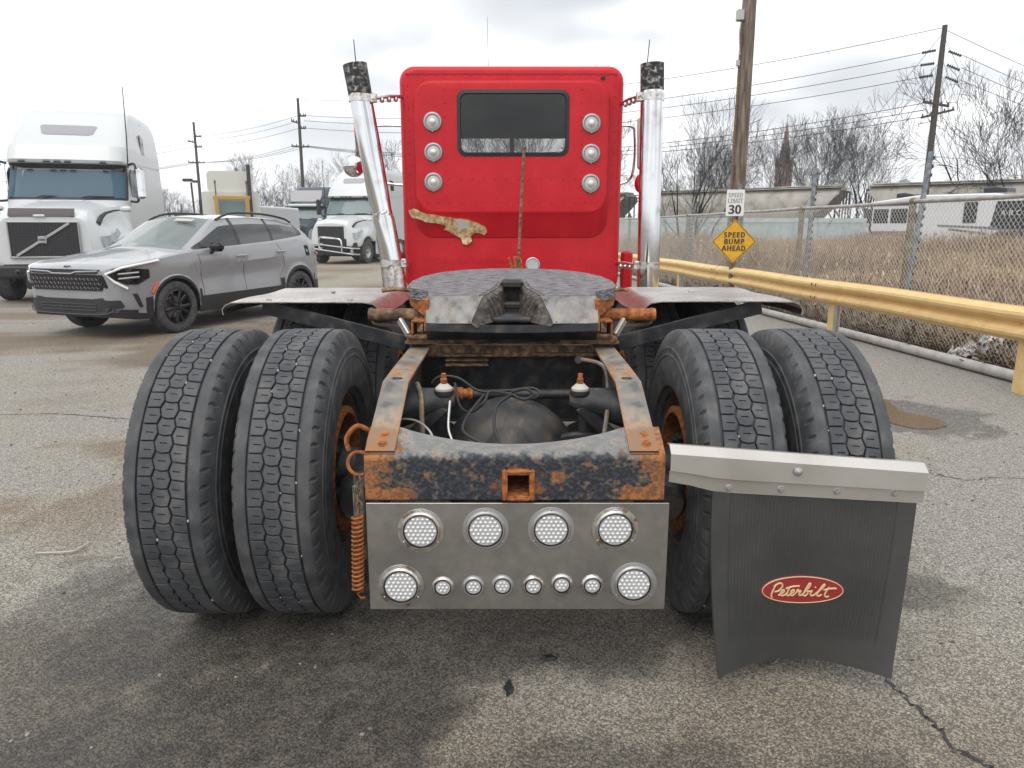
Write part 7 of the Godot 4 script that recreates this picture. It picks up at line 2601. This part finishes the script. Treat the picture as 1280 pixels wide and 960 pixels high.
func make_trees() -> void:
	var rng := RandomNumberGenerator.new()
	var bark := M("bark", lin(0.075, 0.062, 0.055), 0.9)
	var twig := M("twig", lin(0.20, 0.175, 0.16), 0.9)
	var protos := []
	# [seed, stems, height share, spread, depth, up]
	for q in [[201, 5, 0.30, 0.40, 6, 0.22], [202, 3, 0.30, 0.28, 6, 0.30], [203, 1, 0.28, 0.0, 7, 0.25], [204, 4, 0.26, 0.62, 6, 0.12], [205, 2, 0.33, 0.18, 6, 0.4], [206, 3, 0.34, 0.25, 5, 0.35], [207, 2, 0.34, 0.3, 5, 0.3]]:
		rng.seed = q[0]
		var w := Wood.new()
		var c := Wood.new()
		for s in q[1]:
			var a: float = TAU * s / q[1] + rng.randf() * 0.8
			var d := Vector3(cos(a) * q[3], 1.0, sin(a) * q[3]).normalized()
			grow(w, c, rng, Vector3(cos(a), 0, sin(a)) * 0.012 * q[1], d, q[2] * rng.randf_range(0.8, 1.1), 0.0125 if q[1] > 1 else 0.018, q[4], q[5], 0.00075)
		var t := Node3D.new()
		t.name = "bare_tree"
		var tm := MeshInstance3D.new(); tm.name = "trunk"; tm.mesh = w.mesh(); tm.material_override = bark; t.add_child(tm)
		var cm := MeshInstance3D.new(); cm.name = "crown"; cm.mesh = c.mesh(); cm.material_override = twig; t.add_child(cm)
		var hi := 0.0
		for v in c.P: hi = maxf(hi, v.y)
		protos.append([t, hi])
	# pixel column, distance, height in metres, variant, label
	var list := [
		[33.5, 50.0, 13.6, 3, "broad bare tree at the right edge above the camper"], [28.0, 58.0, 10.5, 0, "bare tree just left of the right utility pole, above the rail cars"],
		[38.5, 54.0, 11.5, 1, "bare tree cut by the right edge of the photo"], [31.0, 66.0, 11.5, 4, "slim bare tree behind the right utility pole"],
		[23.5, 68.0, 12.0, 4, "tall slim bare tree, first right of the church steeple"], [26.5, 67.0, 12.2, 1, "many-stemmed bare tree right of the church steeple"], [30.0, 70.0, 12.4, 0, "bare tree midway between steeple and right utility pole"], [20.6, 72.0, 9.5, 2, "small bare tree beside the church steeple"],
		[17.8, 66.0, 9.8, 0, "bare tree just right of the wooden pole"], [15.6, 64.0, 9.0, 3, "low spreading bare tree beside the wooden pole"],
		[7.9, 33.0, 7.6, 5, "near bare tree right of the right exhaust stack"], [9.3, 36.0, 6.4, 6, "bushy near bare tree left of the road signs"], [-1.6, 50.0, 10.0, 0, "bare tree seen through the red cab's rear window, on the left"], [2.2, 54.0, 10.5, 1, "bare tree seen through the red cab's rear window, on the right"], [12.2, 46.0, 9.2, 4, "tall thin bare tree close to the wooden pole"], [7.2, 29.0, 3.4, 6, "low bare shrub by the fence near the right exhaust"],
		[-8.6, 52.0, 8.0, 0, "bare tree between the leaning exhaust and the red cab"], [6.0, 48.0, 9.2, 2, "bare tree seen between the red cab and right exhaust"],
		[-31.5, 92.0, 11.0, 1, "tall bare tree right of the cream truck"], [-27.5, 92.0, 9.5, 0, "bare tree between the cream truck and the slim pole"], [-23.0, 90.0, 11.5, 4, "bare tree behind the slim utility pole"], [-25.0, 84.0, 7.0, 3, "low bushy bare tree above the white van"], [-29.0, 86.0, 6.5, 3, "low bare tree left of the white van"],
		[-43.5, 88.0, 7.5, 0, "bare tree beside the first white truck's back"], [-40.5, 92.0, 6.5, 3, "low bare tree left of the cream truck"], [-46.5, 92.0, 7.0, 1, "bare tree hidden partly by the first white truck"], [-37.5, 95.0, 6.5, 0, "bare tree directly behind the cream truck"],
		[-34.5, 42.0, 6.0, 0, "bare tree at the left edge behind the first white truck"], [-15.5, 80.0, 8.0, 2, "bare tree above the second white truck"]]
	for i in list.size():
		var q = list[i]
		var pr = protos[q[3]]
		var t: Node3D = pr[0].duplicate()
		t.name = numbered(self, "bare_tree"); add_child(t, true)
		t.position = Vector3(q[0], -0.05, -q[1]); t.rotation.y = i * 1.37
		t.scale = Vector3.ONE * (q[2] / pr[1])
		tag(t, q[4], "tree", "bare winter trees round the yard")
	for p in protos: p[0].free()
	# far thickets that read as one mass
	var th := Wood.new()
	rng.seed = 301
	for i in 2600:
		var x := rng.randf_range(-72.0, 34.0)
		var z := -104.0 - rng.randf() * 8.0
		var h := rng.randf_range(1.5, 5.0) * (0.8 + 0.3 * sin(x * 0.21))
		var a := Vector3(x, 0, z)
		var b := a + Vector3(rng.randf_range(-0.6, 0.6), h, rng.randf_range(-0.6, 0.6))
		th.seg(a, b, 0.07, 0.03, 3)
		for k in 3:
			var m := a.lerp(b, rng.randf_range(0.3, 0.9))
			th.seg(m, m + Vector3(rng.randf_range(-0.9, 0.9), rng.randf_range(0.5, 1.3), rng.randf_range(-0.9, 0.9)), 0.035, 0.02, 3)
	tag(put(self, "far_thicket", th.mesh(), twig), "brown leafless thicket along the far edge of the yard", "undergrowth", "", "stuff")

func make_train() -> void:
	var beige := patchy("hopper_beige", 151, 0.01, [[0.15, Color(0.20, 0.185, 0.16)], [0.45, Color(0.33, 0.315, 0.28)], [0.8, Color(0.42, 0.405, 0.37)]], 0.7, 0.0, 0.15)
	var dark := M("hopper_dark", lin(0.06, 0.055, 0.05), 0.8)
	var make := func(label: String, s: float) -> void:
		var u := Vector3(-0.805, 0, -0.593)
		var t := thing("hopper_wagon", label, "rail car", Vector3(25.6, 0, -54.6) + u * s, atan2(u.x, u.z), "covered hopper wagons of the goods train")
		var L := 16.2
		# half section of the barrel body, y up
		var sec := [[0.0, 1.25], [0.9, 1.35], [1.45, 2.0], [1.6, 2.7], [1.62, 3.3], [1.5, 3.95], [1.15, 4.4], [0.7, 4.58], [0.0, 4.62]]
		var ring := func(z: float, k: float, lift: float) -> PackedVector3Array:
			var r := PackedVector3Array()
			for q in sec: r.append(Vector3(q[0] * k, maxf(q[1], lift), z))
			for i in range(sec.size() - 2, 0, -1): r.append(Vector3(-sec[i][0] * k, maxf(sec[i][1], lift), z))
			return r
		var g := MB.new()
		g.loft([ring.call(0.25, 0.97, 4.0), ring.call(1.0, 1.0, 3.2), ring.call(2.6, 1.0, 1.25), ring.call(L - 2.6, 1.0, 1.25), ring.call(L - 1.0, 1.0, 3.2), ring.call(L - 0.25, 0.97, 4.0)])
		part(t, "body", g, beige)
		g = MB.new()
		g.box(Vector3(0, 4.66, L / 2), Vector3(1.5, 0.09, L - 0.6), 0.02)
		for x in [-1.2, 1.2]: g.box(Vector3(x, 4.5, L / 2), Vector3(0.5, 0.07, L - 0.3), 0.02)
		part(t, "roof_walk", g, beige)
		g = MB.new()
		for k in 3:
			var z := L * (0.25 + 0.25 * k)
			g.loft([PackedVector3Array([Vector3(-1.1, 1.5, z - 1.6), Vector3(1.1, 1.5, z - 1.6), Vector3(1.1, 1.5, z + 1.6), Vector3(-1.1, 1.5, z + 1.6)]), PackedVector3Array([Vector3(-0.4, 0.5, z - 0.4), Vector3(0.4, 0.5, z - 0.4), Vector3(0.4, 0.5, z + 0.4), Vector3(-0.4, 0.5, z + 0.4)])])
		part(t, "discharge_hoppers", g, dark)
		g = MB.new()
		g.box(Vector3(0, 1.15, L / 2), Vector3(2.6, 0.22, L), 0.03)
		for e in [0.1, L - 0.1]:
			for x in [-1.4, -0.5, 0.5, 1.4]: g.box(Vector3(x, 2.7, e), Vector3(0.09, 3.0, 0.09))
			for y in [1.6, 2.2, 2.8, 3.4, 4.0]: g.box(Vector3(1.15, y, e), Vector3(0.5, 0.04, 0.05))
			for x in [-1.3, 1.3]: g.bar(Vector3(x, 1.3, e), Vector3(x, 4.2, e + (1.6 if e < 1 else -1.6)), 0.1, 0.1)
			g.box(Vector3(0, 4.25, e), Vector3(2.9, 0.1, 0.12))
		part(t, "end_frame", g, dark)
		for z in [1.6, L - 1.6]:
			for x in [-0.75, 0.75]:
				for o in [-0.9, 0.9]:
					g = MB.new()
					g.lathe([Vector2(0.0, -0.07), Vector2(0.42, -0.07), Vector2(0.46, 0.0), Vector2(0.42, 0.07), Vector2(0.0, 0.07)], 16, axis(Vector3(x, 0.62, z + o), Vector3(1, 0, 0)))
					part(t, "wheel", g, mats.brown_rust)
	make.call("beige hopper wagon behind the church side of the signs", 0.7)
	make.call("beige hopper wagon behind the camper at the right", -17.0)
	make.call("beige hopper wagon farthest left, behind the near trees", 18.4)
	var g := MB.new()
	var uu := Vector3(-0.805, 0, -0.593)
	g.bar(Vector3(25.6, 0.0, -54.6) - uu * 40.0, Vector3(25.6, 0.0, -54.6) + uu * 60.0, 4.5, 0.3, 0.05)
	tag(part(self, "track_bed", g, mats.soil), "low ballast bed under the goods train", "", "", "structure")
	# pale blue barrier in front of the train
	var pale := patchy("barrier_blue", 155, 0.012, [[0.2, Color(0.36, 0.45, 0.46)], [0.8, Color(0.47, 0.56, 0.57)]], 0.6, 0.0, 0.3)
	var t := thing("barrier_wall", "long pale blue panel barrier standing before the goods train", "barrier", Vector3(8.0, 0, -41.5), 0.0)
	for i in 11:
		g = MB.new()
		var x := -3.0 + i * 1.5
		g.box(Vector3(x, 1.05, -i * 0.12), Vector3(1.48, 2.1, 0.12), 0.01)
		for k in 4: g.box(Vector3(x - 0.55 + k * 0.37, 1.05, -i * 0.12 + 0.07), Vector3(0.12, 2.0, 0.04), 0.01)
		g.box(Vector3(x, 1.9, -i * 0.12 + 0.07), Vector3(1.48, 0.14, 0.06), 0.01)
		part(t, "panel", g, pale)

func make_camper() -> void:
	var white := M("camper_white", lin(0.66, 0.68, 0.70), 0.35)
	var black := M("camper_black", lin(0.012, 0.013, 0.016), 0.2)
	var grey := M("camper_grey", lin(0.14, 0.145, 0.16), 0.4)
	var t := thing("camper_trailer", "white camper trailer with a dark rounded nose parked beyond the grass", "camper", Vector3(18.55, 0, -36.67), deg_to_rad(32.3))
	var g := MB.new()
	# side outline (z, y), extruded across the width
	var side := PackedVector2Array([Vector2(0.0, 0.75), Vector2(0.0, 2.65), Vector2(0.12, 2.75), Vector2(2.4, 3.0), Vector2(5.6, 2.96), Vector2(6.3, 2.85), Vector2(7.4, 2.75), Vector2(8.6, 2.55), Vector2(9.0, 2.2), Vector2(8.9, 1.7), Vector2(8.2, 1.42), Vector2(6.0, 1.36), Vector2(5.3, 0.95), Vector2(5.2, 0.75)])
	var tr := Transform3D(Basis(Vector3(0, 0, 1), Vector3(0, 1, 0), Vector3(-1, 0, 0)), Vector3(1.22, 0, 0))
	g.prism(side, 0.0, 2.44, tr, 0.06)
	part(t, "body", g, white)
	var X := -1.225
	var panel := func(called: String, z0: float, z1: float, y0: float, y1: float, o: float, mat: Material, r := 0.05) -> MeshInstance3D:
		var gg := MB.new()
		gg.box(Vector3(X - o * 0.5 + 0.01, (y0 + y1) / 2, (z0 + z1) / 2), Vector3(o + 0.02, y1 - y0, z1 - z0), minf(r, o * 0.6))
		return part(t, called, gg, mat)
	panel.call("slide_out", 0.25, 2.2, 1.32, 2.56, 0.14, white)
	panel.call("slide_seal", 0.2, 0.32, 1.28, 2.6, 0.16, black, 0.02)
	panel.call("slide_seal", 2.12, 2.24, 1.28, 2.6, 0.16, black, 0.02)
	panel.call("slide_seal", 0.2, 2.24, 2.56, 2.64, 0.17, black, 0.02)
	panel.call("window", 0.36, 1.14, 1.72, 2.42, 0.155, black, 0.03)
	panel.call("window", 1.22, 2.06, 1.72, 2.42, 0.155, black, 0.03)
	panel.call("window", -0.02, 0.14, 1.74, 2.42, 0.02, black, 0.03)
	panel.call("window", 2.34, 2.6, 1.72, 2.2, 0.02, black, 0.03)
	panel.call("window", 4.45, 5.0, 1.72, 2.62, 0.02, black, 0.03)
	panel.call("awning_bar", 2.3, 5.1, 2.68, 2.78, 0.06, grey, 0.03)
	for q in [[0.0, 0.35, 5.0, 1.2], [3.4, 5.9, 1.62, 1.5], [3.9, 5.5, 1.46, 1.26], [0.1, 2.6, 1.22, 1.16]]:
		if q[1] < 1.0: continue
		g = MB.new()
		g.bar(Vector3(X - 0.006, q[2], q[0]), Vector3(X - 0.006, q[3], q[1]), 0.012, 0.09, 0.002)
		part(t, "stripe", g, grey)
	# dark nose cap: wraps the front and both front corners
	g = MB.new()
	var rows := []
	for q in [[2.62, 0.0], [2.56, 0.3], [2.3, 0.55], [1.95, 0.6], [1.62, 0.5], [1.44, 0.25]]:
		var r := PackedVector3Array()
		r.append(Vector3(-1.235, q[0], 5.75 + (2.62 - q[0]) * -0.15))
		for i in 15:
			var a := lerpf(0.0, PI, i / 14.0)
			r.append(Vector3(-1.24 * cos(a), q[0], 7.9 + q[1] + 0.55 * pow(sin(a), 0.6)))
		r.append(Vector3(1.235, q[0], 5.75))
		rows.append(r)
	g.sheet(rows)
	part(t, "nose_cap", g, black, 50.0)
	for i in 7:
		var tm := TextMesh.new()
		var f := SystemFont.new()
		f.font_names = PackedStringArray(["Droid Sans"])
		tm.font = f
		tm.text = "ARCADIA"[i]
		tm.font_size = 48; tm.pixel_size = 0.30 / 48.0; tm.depth = 0.01
		var o := put(t, "letter", tm, white, Vector3(-1.25, 2.13, 6.05 + i * 0.29))
		o.rotation.y = -PI / 2
	for z in [[0.85, 1.65], [4.75, 5.7]]:
		g = MB.new()
		var y := 2.92 if z[0] < 2 else 3.02
		g.loft([rrect(-0.4, y, 0.4, y + 0.17, 0.06, z[1], 3), rrect(-0.42, y, 0.42, y + 0.26, 0.08, (z[0] + z[1]) / 2, 3), rrect(-0.36, y, 0.36, y + 0.24, 0.08, z[0], 3)])
		part(t, "roof_air_unit", g, black)
	for z in [1.9, 2.8]:
		for s in [-1.0, 1.0]:
			g = MB.new()
			g.lathe([Vector2(0.0, -0.1), Vector2(0.34, -0.1), Vector2(0.36, 0.0), Vector2(0.34, 0.1), Vector2(0.0, 0.1)], 20, axis(Vector3(s * 1.05, 0.36, z), Vector3(1, 0, 0)))
			part(t, "wheel", g, mats.rubber)
	g = MB.new()
	for x in [-0.7, 0.7]: g.box(Vector3(x, 0.7, 6.6), Vector3(0.1, 1.4, 0.1), 0.02)
	part(t, "landing_legs", g, grey)

func make_church() -> void:
	var brick := patchy("church_brick", 161, 0.03, [[0.2, Color(0.17, 0.07, 0.058)], [0.8, Color(0.27, 0.12, 0.10)]], 0.9, 0.0, 0.3)
	var t := thing("church_tower", "dark red brick church tower with a slender pointed spire", "church", Vector3(55.0, 0, -150), deg_to_rad(-20))
	var g := MB.new()
	g.box(Vector3(0, 6.9, 0), Vector3(4.2, 13.8, 4.2), 0.1)
	g.box(Vector3(0, 10.2, 0), Vector3(4.5, 0.3, 4.5), 0.05)
	g.box(Vector3(0, 13.9, 0), Vector3(4.6, 0.4, 4.6), 0.05)
	for x in [-2.1, 2.1]:
		for z in [-2.1, 2.1]: g.box(Vector3(x, 7.0, z), Vector3(0.8, 14.0, 0.8), 0.05)
	part(t, "tower", g, brick)
	for x in [-2.1, 2.1]:
		for z in [-2.1, 2.1]:
			g = MB.new()
			g.lathe([Vector2(0.5, 0.0), Vector2(0.5, 0.7), Vector2(0.0, 2.0)], 8, Transform3D(Basis(), Vector3(x, 14.0, z)))
			part(t, "pinnacle", g, brick)
	for k in 3:
		for z in [-1.0, 1.0]:
			g = MB.new()
			g.box(Vector3(-1.3 + k * 1.3, 14.4, z * 2.2), Vector3(0.6, 0.6, 0.3))
			part(t, "battlement", g, brick)
	g = MB.new()
	g.lathe([Vector2(2.0, 14.0), Vector2(1.75, 14.8), Vector2(0.0, 23.0)], 8)
	part(t, "spire", g, M("spire_slate", lin(0.18, 0.095, 0.088), 0.8))
	g = MB.new()
	g.box(Vector3(0, 23.5, 0), Vector3(0.1, 1.4, 0.1))
	g.box(Vector3(0, 23.7, 0), Vector3(0.6, 0.1, 0.1))
	part(t, "cross", g, mats.black_steel)
	for x in [-0.95, 0.0, 0.95]:
		g = MB.new()
		g.prism(PackedVector2Array([Vector2(-0.28, 0), Vector2(0.28, 0), Vector2(0.28, 1.9), Vector2(0, 2.6), Vector2(-0.28, 1.9)]), 0.0, 0.06, Transform3D(Basis(), Vector3(x, 10.7, 2.1)))
		part(t, "belfry_opening", g, mats.groove)
	g = MB.new()   # nave behind the trees
	t.scale = Vector3(0.66, 1.0, 0.66)
	var roof := PackedVector2Array([Vector2(-4.5, 0), Vector2(4.5, 0), Vector2(4.5, 6), Vector2(0, 10), Vector2(-4.5, 6)])
	g.prism(roof, 0.0, 18.0, Transform3D(Basis(Vector3.UP, deg_to_rad(-70)), Vector3(-3, 0, -4)))
	part(t, "nave", g, brick)
	# small gabled house over the wagons
	var h := thing("gabled_house", "small house whose pale green gable shows above the rail cars", "house", Vector3(48.5, 0, -92), deg_to_rad(-20))
	g = MB.new()
	g.box(Vector3(0, 3.0, 0), Vector3(3.8, 6.0, 6.0), 0.05)
	part(h, "wall", g, M("house_white", lin(0.5, 0.52, 0.5), 0.7))
	g = MB.new()
	g.prism(PackedVector2Array([Vector2(-2.3, 5.9), Vector2(2.3, 5.9), Vector2(0, 7.5)]), -3.2, 3.2)
	part(h, "roof", g, M("roof_green", lin(0.33, 0.44, 0.40), 0.7))
	for x in [-0.9, 0.9]:
		g = MB.new()
		g.box(Vector3(x, 4.6, 3.02), Vector3(0.8, 1.2, 0.06), 0.01)
		part(h, "window", g, mats.tinted_dark)
